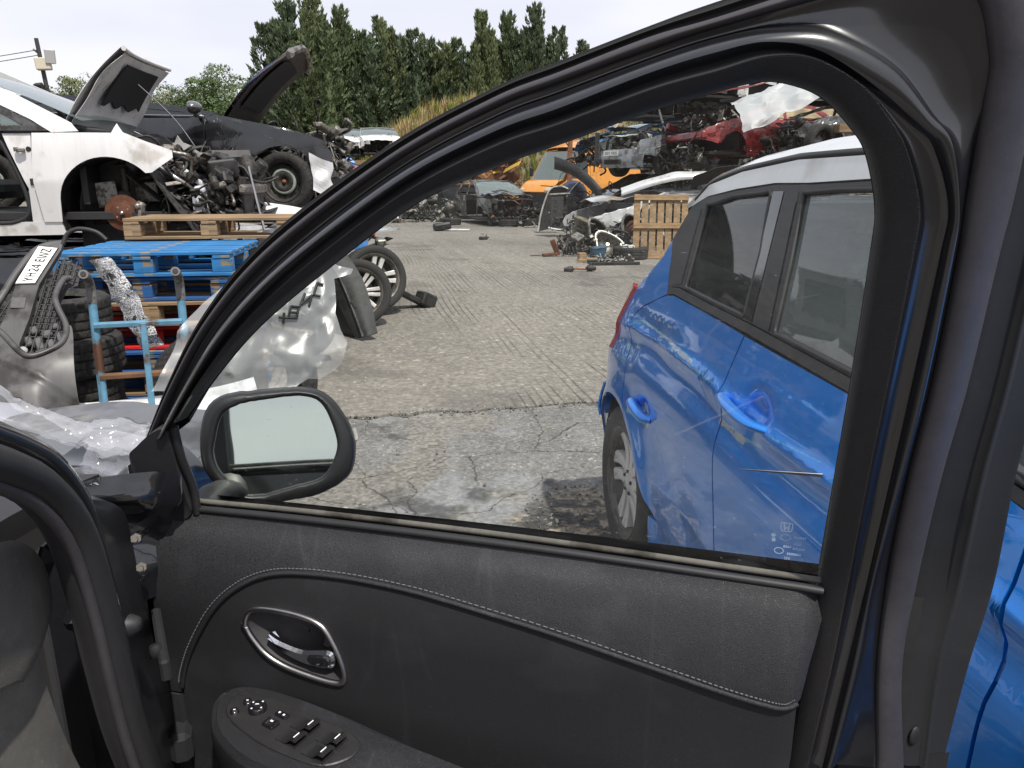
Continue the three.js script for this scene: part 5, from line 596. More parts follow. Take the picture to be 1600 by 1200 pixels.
  M('cable', F(tube([[.10, .86, .0], [.128, .902, .03], [.18, .91, .05], [.25, .885, .05], [.29, .85, .03]], .010, 40, 8)), K.rubber, b);
}
{ // silvery flecked strip of foam hanging beside it
  const P = spline([[-2.02, 1.06, -3.72], [-1.95, .99, -3.68], [-1.88, .90, -3.64], [-1.82, .80, -3.60], [-1.78, .72, -3.58], [-1.74, .655, -3.56]], 40);
  const st = M('foam_strip', deform(sheet((a, b) => { const p = P[Math.round(a * 40)]; return V3(p.x + lerp(-.055, .055, b), p.y + .02 * (b - .5) + .015, p.z + .02 * Math.sin(b * 3)); }, 40, 10, .014), v => { v.z += .02 * (n3(v.x * 30, v.y * 30, 3) - .5); v.x += .02 * (n3(v.x * 18 + 5, v.y * 18, 8) - .5); }, true), K.flecked); tag(st, 'black and silver flecked foam strip draped beside the grey bumper', 'foam strip');
}
{ // white bumper lying under the trolley
  const w = thing('white_bumper', 'white car bumper with black slatted grille lying at the foot of the trolley', 'bumper', [-1.80, 0, -3.42], .42);
  const Wf = (a, b) => { const q = a * 2 - 1; return V3(q * .58, lerp(.16, .42, b) + .05 * Math.sin(b * 3.1), lerp(.32, -.10, b) - .2 * Math.pow(Math.abs(q), 2.6) + .05 * Math.sin(b * 3.14)); };
  M('bumper_skin', sheet((a, b) => Wf(a, lerp(.45, 1, b)), 30, 10, -.006), K.white, w); M('lower_skin', sheet((a, b) => Wf(a, lerp(0, .14, b)), 30, 4, -.006), K.greyPlastic, w);
  M('grille_back', sheet((a, b) => Wf(lerp(.06, .94, a), lerp(.1, .5, b)).add(V3(0, -.02, -.03)), 20, 4), K.plastic, w);
  for (let i = 0; i < 6; i++) M('grille_bar', tube([...Array(12)].map((_, k) => { const p = Wf(lerp(.06, .94, k / 11), .15 + i * .058); return [p.x, p.y, p.z]; }), .007, 30, 5), K.plastic, w);
  for (let i = 0; i < 9; i++) M('grille_rib', tube([.13, .28, .46].map(k => { const p = Wf(.12 + i * .095, k); return [p.x, p.y - .006, p.z - .004]; }), .004, 8, 5), K.satin, w);
}
{ // panel with a coloured reflection under the film, beside the wing: loose dark bonnet edge
  const m = M('loose_panel', deform(sheet((a, b) => V3(lerp(-1.75, -.95, a), .62 + .05 * Math.sin(a * 3) + .03 * b, lerp(-2.05, -2.5, b)), 20, 10, -.004), v => { v.y += .02 * (n3(v.x * 6, v.y, v.z * 8) - .5); }), K.greyPaint); tag(m, 'loose dark grey car panel lying between the white bumper and the wing', 'car panel');
}
// ================================================================ cars stacked on the left
{ // crushed black car that carries the white one
  makeCar({ name: 'crushed_car', label: 'crushed black car on the ground under the white wreck', paint: K.blackPaint, pos: [-6.4, 0, -6.5], turn: .12, L: 4.2, H: 1.04, belt: .86, omit: ['side_window', 'windscreen', 'headlight', 'wheel', 'seat', 'dashboard', 'bonnet'], crush: { front: .3, roof: .06, dent: .05, seed: 4 }, engineN: 30 });
  makeCar({ name: 'crushed_car', label: 'crushed pale silver car on the ground under the black wreck', paint: K.silver, pos: [-6.0, 0, -8.8], turn: .1, L: 4.4, H: 1.16, belt: .9, omit: ['side_window', 'windscreen', 'wheel', 'seat', 'dashboard'], crush: { front: .4, roof: .1, dent: .05, seed: 14 }, engineN: 30 });
}
{ // white wreck
  const q = makeCar({ name: 'wrecked_car', label: 'white wrecked car with raised bonnet and stripped engine bay, rusty brake disc showing', paint: K.white, pos: [-6.31, .93, -6.41], turn: .14, L: 4.0, hw: .86, belt: .93, H: 1.5, cowlX: 2.93, wsTop: 1.75, fine: true, omit: ['wheel', 'front_bumper', 'headlight', 'bonnet', 'front_door', 'side_window', 'pillars', 'engine', 'fender', 'sill'], seed: 31 });
  const c = q.c, W = q.W, R = .31, xf = q.xf, sk = (poly, o = {}) => skin(poly, (x, y) => W(x, y) + (o.dz || 0), { max: .05, th: .008, holes: o.holes });
  const arc = (r, a0, a1, n = 18) => [...Array(n + 1)].map((_, i) => { const a = lerp(a0, a1, i / n); return [xf + r * Math.cos(a), R + r * Math.sin(a)]; });
  for (const s of SIDES) {
    M('fender', sd(deform(sk([[2.62, .855], [2.95, .86], [3.18, .86], [3.22, .93], [3.26, .865], [3.42, .80], [3.6, .735], [3.60, .68], [3.44, .57], ...arc(.375, .75, Math.PI - .05), [2.73, .2], [2.60, .2], [2.585, .5]]), v => { const d = smooth(3.1, 3.6, v.x); v.z += .03 * d * (n3(v.x * 8, v.y * 8, 4) - .5) - .02 * Math.exp(-Math.pow((v.x - 3.3) / .1, 2)); }), s), K.white, c);
    M('hinge_pillar', sd(sk([[2.40, .85], [2.60, .852], [2.575, .5], [2.59, .2], [2.5, .16], [2.53, .45]], { dz: -.03 }), s), K.white, c); M('hinge', sd(merge([box(.06, .03, .03, 2.53, .73, W(2.5, .7), 0, .3, 0, .006), at(cyl(.016, .016, .03, 12), 2.5, .735, W(2.5, .7))]), s), K.alloyDull, c); M('access_hole_shade', sd(at(cyl(.018, .018, .012, 14), 2.575, .74, W(2.57, .74) - .03, 1.57, 0, 0), s), K.plastic, c); M('access_hole_shade', sd(box(.03, .05, .012, 2.565, .5, W(2.57, .5) - .03), s), K.plastic, c);  // access holes: solid disc and block, coloured dark as the shade within an opening
    M('sill', sd(sk([[.9, .2], [2.52, .2], [2.72, .2], [2.74, .1], [.9, .08]], { dz: -.01 }), s), K.white, c);
    M('pillar', sd(sk([[1.0, 1.0], [1.75, 1.42], [1.72, 1.34], [2.05, 1.24], [2.25, 1.13], [2.62, .95], [2.76, .86], [2.95, .87], [2.9, .93], [2.5, 1.14], [1.8, 1.46], [.95, 1.36], [.6, 1.2]].slice(1, 11)), s), K.white, c);
    M('quarter_light_frame', sd(sk([[2.26, 1.125], [2.74, .872], [2.36, .87]], { dz: -.004, holes: [[[2.33, 1.04], [2.56, .91], [2.41, .905]]] }), s), K.plasticGrey, c); M('quarter_light', sd(sk([[2.33, 1.04], [2.56, .91], [2.41, .905]], { dz: -.012 }), s), K.carGlass, c);
    M('door_seal', sd(tube([[1.9, 1.34, W(1.9, 1.34) - .04], [2.2, 1.15, W(2.2, 1.1) - .04], [2.34, .86, .78], [2.46, .55, .79], [2.5, .3, .79], [2.42, .21, .79], [2.2, .19, .79], [1.2, .19, .79]], .018, 50, 8), s), K.rubber, c);
    M('arch_liner', sd(merge([sheet((a, b) => V3(xf + (.40) * Math.cos(lerp(-.25, Math.PI + .35, a)), R + .40 * Math.sin(lerp(-.25, Math.PI + .35, a)) - .03, lerp(.42, .80, b)), 22, 4, .004), skin([[xf - .42, -.05], [xf + .42, -.05], ...arc(.42, 0, Math.PI)], () => .40, { max: .1, th: .004 })]), s), K.plastic, c);
  }
  // hub with its rusty disc
  const hub = new THREE.Group(); hub.name = 'brake'; hub.position.set(xf + .03, .26, .70); c.add(hub); const lat = (p, n) => at(lathe(p, n), 0, 0, 0, Math.PI / 2, 0, 0);
  M('disc', lat([[.06, .03], [.075, .03], [.078, .012], [.138, .012], [.14, .008], [.14, -.012], [.05, -.012]], 48), K.rustDisc, hub); M('hat', lat([[0, .045], [.02, .045], [.022, .032], [.072, .031], [.076, .012]], 36), K.rustDisc, hub); M('stub', lat([[0, .06], [.016, .058], [.018, .04]], 20), K.satin, hub); for (let k = 0; k < 4; k++) { const a = k * 1.57 + .6; M('stud_hole', at(cyl(.008, .008, .006, 10), Math.cos(a) * .052, Math.sin(a) * .052, .031, 1.57, 0, 0), K.satin, hub); }
  M('caliper', [box(.06, .15, .09, .135, .01, 0, 0, 0, -.2, .02), box(.05, .05, .1, .12, .06, .01, .3, 0, .4, .015)], K.castAlloy, hub);
  M('strut', [at(cyl(.03, .03, .42, 14), xf + .02, .52, .55, .05, 0, 0), at(lathe([[.03, 0], [.075, .02], [.075, .03], [.03, .05]], 18), xf + .02, .6, .55), tube([[xf - .3, .18, .4], [xf - .1, .2, .55], [xf + .02, .22, .62]], .025, 16, 8), box(.1, .2, .06, xf + .02, .33, .6, 0, 0, 0, .02)], K.engine, c); M('heat_shield', box(.16, .2, .01, xf - .14, .4, .52, 0, .2, .1), K.castAlloy, c); M('heat_shield', box(.2, .16, .02, xf + .16, .42, .5, 0, -.3, 0, .01), K.castAlloy, c);
  // bonnet standing open: white outer, ribbed inner with black felt
  const bn = new THREE.Group(); bn.name = 'bonnet'; bn.position.set(2.80, .93, 0); bn.rotation.z = .98; c.add(bn); const BL = .70, bo = (a, b, d = 0) => { const q = b * 2 - 1, hw = lerp(.74, .60, a * a); return V3(a * BL + .03 * a * q * q, .03 * Math.sin(a * 3) - .045 * q * q * (.4 + a) + d, q * hw); };
  M('outer_panel', sheet((a, b) => bo(a, b), 20, 24, -.004), K.white, bn); M('inner_panel', sheet((a, b) => bo(lerp(.03, .97, a), lerp(.03, .97, b), -.035 + .012 * Math.cos(a * 9) * Math.cos(b * 12)), 20, 24, .003), K.whiteInner, bn); M('felt_pad', sheet((a, b) => bo(lerp(.36, .88, a) + .04 * Math.sin(b * 18) * (1 - a), lerp(.16, .74, b), -.056), 12, 16, .012), K.felt, bn); M('edge_trim', tube([...Array(18)].map((_, i) => { const p = bo(1, i / 17, -.02); return [p.x, p.y, p.z]; }), .02, 30, 6), K.whiteInner, bn);
  M('bonnet_stay', tube([[3.55, .72, -.3], [3.35, 1.05, -.25], [3.05, 1.38, -.15]], .006, 20, 6), K.satin, c);
  M('scuttle', [box(.22, .05, 1.4, 2.98, .88, 0, 0, 0, -.1, .015), box(.06, .12, 1.4, 3.12, .82, 0)], K.plastic, c);
  junk(c, 'engine', 61, [.85, .55, 1.2], [3.62, .48, 0], 150, [K.engine, K.plastic, K.castAlloy, K.alloyDull], .22); junk(c, 'engine', 62, [.5, .5, .35], [3.72, .48, .56], 90, [K.engine, K.plastic, K.castAlloy, K.alloyDull], .26);
  M('intake_hose', tube([[3.42, .66, .45], [3.5, .72, .52], [3.62, .68, .6], [3.74, .60, .5], [3.86, .62, .3]], .036, 30, 10), K.rubber, c); M('intake_hose', tube([[3.4, .56, .58], [3.52, .53, .66], [3.68, .55, .64], [3.82, .5, .5]], .028, 26, 10), K.rubber, c); M('coolant_pipe', tube([[3.44, .62, .66], [3.56, .54, .70], [3.66, .47, .68]], .02, 16, 10), K.satin, c); M('air_box', deform(box(.26, .18, .3, 3.86, .60, .42, .1, .3, .1, .03), v => { v.y += .03 * (n3(v.x * 9, v.z * 9, 3) - .5); }), K.plastic, c); M('radiator', box(.04, .36, .95, 4.02, .36, .02, 0, 0, .06, .01), K.engine, c); M('crash_bar', deform(box(.07, .08, 1.15, 4.06, .44, .04, 0, 0, 0, .02), v => { v.y += .05 * (n3(v.z * 4, 3, 3) - .5); v.x += .08 * (n3(v.z * 3, 7, 3) - .5); }, true), K.alloyDull, c); M('engine_block', deform(box(.42, .36, .5, 3.6, .34, .2, 0, .1, .05, .04), v => { v.z += .05 * (n3(v.x * 14, v.y * 14, 3) - .5); v.y += .04 * (n3(v.x * 11, v.z * 14, 7) - .5); }, true), K.engine, c); M('wiring_loom', tube([[3.45, .5, .7], [3.6, .36, .74], [3.75, .4, .72], [3.9, .22, .70], [4.0, .18, .6]], .01, 40, 6), K.rubber, c);
  M('liner_flap', deform(sheet((a, b) => V3(lerp(3.40, 3.72, a) + .05 * b, lerp(.58, .06, a), lerp(.80, .66, b)), 14, 6, .006), v => { v.x += .03 * (n3(v.x * 9, v.y * 9, 2) - .5); }), K.plasticGrey, c);
  M('undertray', deform(sheet((a, b) => V3(lerp(3.55, 4.15, a), .12 + .12 * a, lerp(-.7, .72, b)), 10, 14, -.008), v => { v.y += .04 * (n3(v.x * 5, v.z * 5, 2) - .5); }), K.plasticGrey, c); M('washer_bottle', [box(.12, .22, .12, 3.72, .36, .6, 0, .2, 0, .03), at(cyl(.025, .025, .2, 12), 3.7, .52, .62, .4, 0, .8)], mat([.55, .57, .6], .5), c); M('headlight_bracket', [tube([[4.1, .62, .5], [4.16, .3, .55], [4.22, .02, .6]], .012, 16, 6)], K.satin, c); M('cross_member', box(.06, .1, 1.2, 4.0, .24, 0, 0, 0, 0, .02), K.engine, c);
}
{ // black saloon
  const q = makeCar({ name: 'wrecked_car', label: 'black wrecked car with raised bonnet and steel wheel, front end torn off', paint: K.blackPaint, pos: [-6.19, 1.12, -8.7], turn: .1, L: 4.27, fo: .55, hw: .88, belt: .93, H: 1.2, cowlX: 3.08, wsTop: 2.2, fine: true, wheelR: .305, omit: ['front_bumper', 'headlight', 'bonnet', 'wheel', 'rear_bumper', 'engine', 'windscreen'], crush: { front: .12, from: 3.95, dent: .004, seed: 8 } });
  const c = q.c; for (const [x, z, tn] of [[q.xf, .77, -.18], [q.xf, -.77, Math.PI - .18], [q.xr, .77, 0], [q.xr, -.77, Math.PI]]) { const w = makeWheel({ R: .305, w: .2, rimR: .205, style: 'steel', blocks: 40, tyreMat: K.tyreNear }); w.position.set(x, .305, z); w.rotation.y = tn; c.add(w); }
  const bn = new THREE.Group(); bn.name = 'bonnet'; bn.position.set(3.08, .96, 0); bn.rotation.z = .76; c.add(bn); const bo = (a, b, d = 0) => { const k = b * 2 - 1, hw = lerp(.76, .62, a * a); return V3(a * 1.14 - .16 * a * k * k, .06 * Math.sin(a * 3) - .05 * k * k + d, k * hw); }; M('outer_panel', sheet((a, b) => bo(a, b), 20, 24, -.004), K.blackPaint, bn); M('inner_panel', sheet((a, b) => bo(lerp(.02, .98, a), lerp(.03, .97, b), -.03), 14, 16, .003), K.engine, bn); M('felt_pad', sheet((a, b) => bo(lerp(.2, .8, a), lerp(.2, .8, b), -.05), 8, 10, .01), K.felt, bn); M('torn_edge', deform(tube([...Array(14)].map((_, i) => { const p = bo(.98, i / 13, -.03); return [p.x, p.y, p.z]; }), .035, 30, 6), v => { v.y += .05 * (n3(v.x * 14, v.y * 14, v.z * 14) - .5); }, true), K.castAlloy, bn);
  M('mirror', [at(deform(plain(new THREE.SphereGeometry(.1, 18, 12)), v => { v.x *= .9; v.y *= .62; v.z *= 1.1; if (v.x < -.03) v.x = -.03; }), 2.92, 1.02, 1.02), box(.06, .05, .14, 2.93, .96, .92, 0, 0, 0, .015)], K.greyPaint, c);
  M('belt_moulding', tube([[1.0, .985, q.W(1, .98) + .002], [2.0, .965, q.W(2, .96) + .002], [2.96, .955, q.W(2.9, .955) + .002]], .006, 30, 6), K.satin, c);
  junk(c, 'engine', 71, [.7, .35, 1.2], [3.75, .6, 0], 60); junk(c, 'engine', 72, [.32, .5, 1.4], [4.12, .58, .05], 80, [K.engine, K.plastic, K.castAlloy, K.alloyDull], .4);
  M('slam_panel', deform(box(.1, .05, 1.5, 4.1, .86, .05, 0, 0, 0, .01), v => { v.y += .06 * (n3(v.z * 5, 1, 2) - .5); }, true), K.castAlloy, c);
  M('bumper_scrap', deform(sheet((a, b) => V3(lerp(4.02, 4.2, a), lerp(.6, .22, b) - .1 * a, .82 - .1 * a + .05 * b), 10, 12, .006), v => { v.x += .08 * (n3(v.y * 9, v.x * 9, 2) - .5); v.z += .05 * (n3(v.x * 9, v.y * 7, 6) - .5); }, true), K.silver, c);
}
{ // scraps wedged under the black wreck
  const s1 = M('white_door_panel', deform(sheet((a, b) => V3(lerp(-2.7, -1.75, a), 1.1 - .03 * a + .16 * b * (1 - a * .6), lerp(-7.35, -7.6, b)), 20, 10, -.01), v => { v.y += .03 * (n3(v.x * 5, v.y * 5, v.z * 5) - .5); }), K.white); tag(s1, 'white car panel wedged under the wheel of the black wreck', 'car panel');
  const s2 = thing('white_bumper_piece', 'white bumper piece standing behind the pallets beside a tyre', 'bumper', [-1.75, 0, -5.6], -.3); M('bumper_skin', deform(sheet((a, b) => V3(lerp(-.25, .35, a), lerp(.6, 1.06, b) + .1 * a, .1 * Math.sin(a * 3) - .12 * b), 16, 12, -.006), v => { v.z += .05 * (n3(v.x * 6, v.y * 6, 3) - .5); }), K.white, s2); M('prop_tyre', at(tyreGeo(.3, .2, .2, 48), -.05, .35, -.3, .3, .6, 0), K.tyreNear, s2); M('slot', box(.14, .03, .02, .02, .95, .06, 0, 0, .2, .005), K.plastic, s2);  // the slot is a solid dark bar with its inner shade painted in
}
// ================================================================ wrecks across the yard. head(fx, fz): turn that points the nose along (fx, fz)
const head = (fx, fz) => Math.atan2(-fz, fx);
const wreckAt = (nose, f, L, y, o) => { const l = Math.hypot(...f), u = [f[0] / l, f[1] / l]; return makeCar({ L, pos: [nose[0] - u[0] * L, y, nose[1] - u[1] * L], turn: head(...u), ...o }); };
{
  const gone = ['side_window', 'seat', 'headlight', 'rear_window', 'dashboard'];
  // dark wreck on the ground across the yard
  { const q = wreckAt([.12, -24.2], [.38, .92], 3.9, -.06, { label: 'burnt looking dark grey wreck squatting on the concrete without wheels', paint: K.greyPaint, H: 1.56, belt: .98, nose: .86, omit: [...gone, 'wheel', 'front_bumper', 'front_door', 'engine', 'sill', 'bonnet'], crush: { front: .45, roof: .16, dent: .05, seed: 21 } });
    junk(q.c, 'engine', 81, [.5, .7, 1.5], [3.55, .52, 0], 110, [K.engine, K.plastic, K.castAlloy, K.rust], .3); M('bonnet', deform(sheet((a, b) => V3(lerp(2.75, 3.75, a), 1.06 - .1 * a + .08 * Math.sin(b * 3), lerp(-.72, .72, b)), 12, 14, -.01), v => { v.y += .14 * (n3(v.x * 3, v.z * 3, 5) - .5); }, true), K.blackPaint, q.c); M('bonnet_lining', deform(sheet((a, b) => V3(lerp(3.3, 3.8, a), .90 - .02 * a, lerp(-.6, .66, b)), 8, 10, -.01), v => { v.y += .08 * (n3(v.x * 4, v.z * 4, 9) - .5); }, true), K.alloyDull, q.c); M('hanging_pipe', tube([[3.9, .3, -.4], [4.05, .12, -.5], [3.95, .06, -.7]], .03, 16, 6), K.whiteInner, q.c); }
  const tyre = (l, x, y, z, rx, ry, R = .31) => { const t = M('tyre', tyreGeo(R, .2, R - .11, 0, 40), K.tyreNear); t.position.set(x, y, z); t.rotation.set(rx, ry, 0, 'YXZ'); tag(t, l, 'tyre'); return t; };
  tyre('tyre lying flat against the side of the dark wreck', -1.98, .11, -25.3, 1.57, 0); tyre('tyre lying flat between the dark wreck and the radiator stack', .68, .13, -24.2, 1.45, .3, .36); tyre('tyre pinned under the nose of the dark wreck', -.1, .12, -24.2, 1.5, 0, .3);
  // silver and grey wrecks, first layer
  const s1 = wreckAt([1.35, -17.4], [-.95, .32], 4.2, -.1, { label: 'pale silver wreck at the bottom of the pile behind the gearboxes', paint: K.silver, H: 1.42, omit: [...gone, 'wheel', 'front_bumper', 'bonnet', 'windscreen', 'engine'], crush: { front: .12, roof: .25, dent: .03, seed: 33 } }); junk(s1.c, 'engine', 82, [.7, .5, 1.3], [3.7, .45, 0], 70, [K.engine, K.plastic, K.castAlloy, K.alloyDull], .25); M('bonnet', deform(sheet((a, b) => V3(lerp(2.7, 3.7, a), 1.08 - .06 * a + .1 * Math.sin(a * 3), lerp(-.72, .72, b)), 12, 14, -.01), v => { v.y += .12 * (n3(v.x * 3, v.z * 2.5, 2) - .5); }, true), K.silver, s1.c);
  const s2 = wreckAt([3.1, -16.3], [-.93, .36], 4.2, .1, { label: 'silver wreck with lifted bonnet edge behind the upright wooden pallet', paint: K.silver, H: 1.3, omit: [...gone, 'wheel', 'front_bumper', 'windscreen', 'engine', 'fender'], bonnetOpen: .18, crush: { front: .3, roof: .3, dent: .05, seed: 41 } }); junk(s2.c, 'engine', 83, [.7, .5, 1.3], [3.7, .45, 0], 60);
  wreckAt([5.0, -15.8], [-.93, .3], 4.2, .1, { label: 'black wreck at the bottom of the pile behind the white roof of the blue hatchback', paint: K.blackPaint, H: 1.4, omit: [...gone, 'wheel_fl', 'front_bumper', 'windscreen'], crush: { front: .3, roof: .4, dent: .05, seed: 47 }, wheel: { spokes: 7, sw: .03 } });
  { const q = wreckAt([2.0, -22.6], [-.93, .36], 4.2, -.05, { label: 'dark grey wreck on the ground under the blue bonneted wreck', paint: K.greyPaint, H: 1.75, belt: 1.15, omit: ['seat', 'wheel', 'front_bumper', 'windscreen', 'engine'], crush: { front: .2, roof: .08, dent: .03, seed: 111 } }); junk(q.c, 'engine', 112, [.9, .9, 1.4], [3.7, .7, 0], 80); }
  // second layer
  { const q = wreckAt([2.32, -18.0], [-.82, .57], 3.7, 1.5, { label: 'small silver hatchback nose with bumper and wheel on top of the silver wreck', paint: K.silverBlue, H: 1.4, nose: .8, omit: [...gone, 'windscreen', 'bonnet', 'wheel_rr', 'wheel_rl'], crush: { front: .08, roof: .2, dent: .02, seed: 52 }, wheel: { spokes: 6, sw: .05 } }); M('bonnet', deform(sheet((a, b) => V3(lerp(2.75, 3.5, a), .95 - .05 * a, lerp(-.1, .62, b)), 8, 8, -.01), v => { v.y += .05 * (n3(v.x * 4, v.z * 4, 2) - .5); }), mat([.6, .62, .5], .4, { clearcoat: .5 }), q.c); M('lower_intake_shade', [box(.05, .11, .5, 3.74, .33, 0, 0, 0, 0, .01)], K.plastic, q.c); for (let i = 0; i < 5; i++) M('intake_slat', box(.02, .008, .5, 3.775, .29 + i * .02, 0), K.plastic, q.c); M('fog_recess_shade', box(.06, .12, .22, 3.66, .36, .52, 0, .4, 0, .02), K.plastic, q.c);  // intake and fog recess are solid boxes, dark colour standing for shade in openings
    const cv = document.createElement('canvas'); cv.width = 128; cv.height = 32; const c = cv.getContext('2d'); c.fillStyle = '#d8d8d0'; c.fillRect(0, 0, 128, 32); c.fillStyle = '#333'; c.font = 'bold 26px sans-serif'; c.textAlign = 'center'; c.fillText('G51 VKG', 64, 26, 120); const tx = new THREE.CanvasTexture(cv); tx.colorSpace = THREE.SRGBColorSpace; M('number_plate', at(new THREE.PlaneGeometry(.5, .11), 3.80, .52, -.02, 0, Math.PI / 2, 0), mat([1, 1, 1], .4, { map: tx }), q.c); M('hanging_strip', deform(box(.02, .75, .14, 3.62, .62, .62, 0, 0, 0, .004), v => { v.x += .06 * Math.sin(v.y * 7); }), K.plasticGrey, q.c); M('round_cap', at(lathe([[0, .04], [.09, .03], [.11, 0], [.1, -.03]], 22), 3.2, 1.22, .5, 1.2, 1.2, 0), mat([.78, .75, .6], .4), q.c); junk(q.c, 'engine', 84, [.9, .3, 1.2], [2.95, .8, 0], 60, [K.engine, K.plastic, K.castAlloy, K.alloyDull], .25); }
  { const q = wreckAt([1.95, -22.2], [-.93, .36], 3.9, 1.75, { label: 'wreck with a pale blue bonnet high behind the orange van', paint: K.bluePaint, H: 1.35, omit: [...gone, 'front_bumper', 'wheel', 'engine', 'bonnet'], crush: { front: .3, roof: .1, dent: .03, seed: 58 } }); M('bonnet', deform(sheet((a, b) => V3(lerp(2.5, 3.9, a), 1.08 + .1 * Math.sin(a * 2.6) - .14 * a, lerp(-.74, .74, b)), 14, 14, -.012), v => { v.y += .07 * (n3(v.x * 3, v.z * 3, 5) - .5) - .06 * v.z * v.z; }), K.bluePaint, q.c); junk(q.c, 'engine', 85, [1.1, .7, 1.5], [3.4, .45, 0], 90, [K.engine, K.plastic, K.castAlloy, K.bluePaint], .2); }
  { const q = wreckAt([3.55, -17.2], [-.9, .42], 4.0, 1.75, { label: 'red wreck with torn open front in the upper layer of the pile', paint: K.redPaint, H: 1.4, omit: [...gone, 'front_bumper', 'wheel', 'engine', 'windscreen', 'bonnet'], crush: { front: .25, roof: .2, dent: .06, seed: 63 } }); M('bonnet', deform(sheet((a, b) => V3(lerp(2.2, 3.95, a), 1.70 - .34 * a, lerp(-.75, .75, b)), 14, 14, -.02), v => { v.y += .1 * (n3(v.x * 2.5, v.z * 3, 5) - .5); }, true), K.redPaint, q.c); M('cross_member', deform(box(.14, .16, 1.5, 3.8, .62, 0, 0, 0, .1, .03), v => { v.y += .22 * (n3(v.z * 3.5, 2, 2) - .5); v.x += .25 * (n3(v.z * 3, 5, 2) - .5); }, true), K.redPaint, q.c); M('chassis_leg', deform(box(1.1, .14, .12, 3.3, .72, .55, 0, 0, .2, .02), v => { v.y += .15 * (n3(v.x * 3.5, 2, 2) - .5); }, true), K.redPaint, q.c); junk(q.c, 'engine', 86, [1.1, .4, 1.3], [3.2, .85, 0], 70, [K.engine, K.plastic, K.castAlloy, K.alloyDull], .18); junk(q.c, 'engine', 87, [.7, .5, 1.4], [3.8, .25, .1], 70, [K.engine, K.plastic, K.castAlloy, K.rust], .25);
    const w = makeWheel({ R: .3, spokes: 5, sw: .06, rimMat: K.alloyDull }); w.position.set(3.5, -.12, .9); w.rotation.set(.2, .5, 0); q.c.add(w); }
  { const q = wreckAt([5.3, -16.4], [-.94, .34], 4.2, 1.75, { label: 'dark grey wreck draped in plastic sheeting in the upper layer of the pile', paint: K.greyPaint, H: 1.4, omit: [...gone, 'front_bumper', 'wheel', 'engine', 'windscreen', 'bonnet'], crush: { front: .4, roof: .3, dent: .07, seed: 69 } }); junk(q.c, 'engine', 88, [1.0, .6, 1.4], [3.6, .5, 0], 90, [K.engine, K.plastic, K.castAlloy, K.alloyDull], .25); junk(q.c, 'engine', 89, [1.8, .6, .5], [2.2, .6, .75], 80);
    const sh = M('plastic_sheeting', deform(sheet((a, b) => V3(lerp(4.55, 6.5, a), 2.72 + .62 * a + .3 * b - .45 * Math.pow(1 - b, 2) * (1 - a * .6), lerp(-15.6, -16.8, b)), 30, 20), v => { v.y += crumple(v, 1.6, .22, 4); v.z += crumple(v, 2.0, .3, 8); }), K.sheeting); tag(sh, 'crumpled whitish plastic sheeting over the dark grey wreck in the pile', 'plastic sheet'); }
  wreckAt([4.9, -18.2], [-.9, .4], 4.1, 3.0, { label: 'white wreck lying on the very top of the pile', paint: K.white, H: 1.2, omit: [...gone, 'front_bumper', 'wheel', 'engine', 'windscreen'], crush: { front: .3, roof: .4, dent: .06, seed: 75 } });
  wreckAt([8.6, -16.5], [-.94, .3], 4.2, .1, { label: 'grey wreck low at the far end of the pile', paint: K.greyPaint, H: 1.4, omit: [...gone, 'front_bumper'], crush: { front: .3, roof: .3, dent: .05, seed: 79 } }); wreckAt([8.9, -16.8], [-.94, .3], 4.2, 1.5, { label: 'black wreck on the grey one at the far end of the pile', paint: K.blackPaint, H: 1.4, omit: [...gone, 'front_bumper', 'wheel'], crush: { front: .3, roof: .3, dent: .06, seed: 83 } });
  wreckAt([2.75, -20.6], [-.92, .4], 4.1, 2.75, { label: 'dark wreck stacked high behind the small silver hatchback nose', paint: K.blackPaint, H: 1.35, omit: ['seat', 'wheel', 'front_bumper', 'headlight'], crush: { front: .2, roof: .1, dent: .03, seed: 121 } });
  wreckAt([6.3, -18.6], [-.93, .36], 4.2, 3.0, { label: 'silver wreck lying behind the plastic sheeting on top of the pile', paint: K.silver, H: 1.3, omit: ['seat', 'wheel', 'front_bumper', 'headlight'], crush: { front: .2, roof: .12, dent: .03, seed: 127 } });
  wreckAt([4.2, -20.4], [-.9, .44], 4.1, 3.2, { label: 'white wreck resting behind the red one near the top of the pile', paint: K.white, H: 1.3, omit: ['seat', 'wheel', 'front_bumper'], crush: { front: .2, roof: .15, dent: .03, seed: 131 } });
  tyre('tyre high on the pile beside the wooden beam', 6.1, 2.15, -15.7, .1, .5, .36); { const m = M('wooden_beam', box(.75, .16, .2, 6.75, 2.42, -15.7, 0, .2, .02, .008), K.woodGrey); tag(m, 'short wooden beam high on the pile beside a tyre', 'beam'); }
  { const m = M('undertray', deform(sheet((a, b) => V3(lerp(3.55, 5.0, a), 1.5 + .22 * Math.sin(a * 2.6) - .25 * b, lerp(-15.3, -15.5, b)), 16, 8, -.01), v => { v.y += .05 * (n3(v.x * 3, v.y * 3, 5) - .5); }), K.plastic); tag(m, 'curved black plastic undertray hanging from the pile above the pallet', 'undertray'); }
  { const m = M('silver_wing', deform(sheet((a, b) => V3(lerp(2.25, 4.1, a), 1.28 + .32 * Math.sin(a * 1.9) - .16 * b, lerp(-16.1, -16.0, b) + .05 * Math.sin(b * 3)), 20, 6, -.008), v => { v.y += .05 * (n3(v.x * 3, v.y * 3, 5) - .5); }), K.silver); tag(m, 'long bent silver body panel lying along the lower wrecks', 'car panel'); }
}
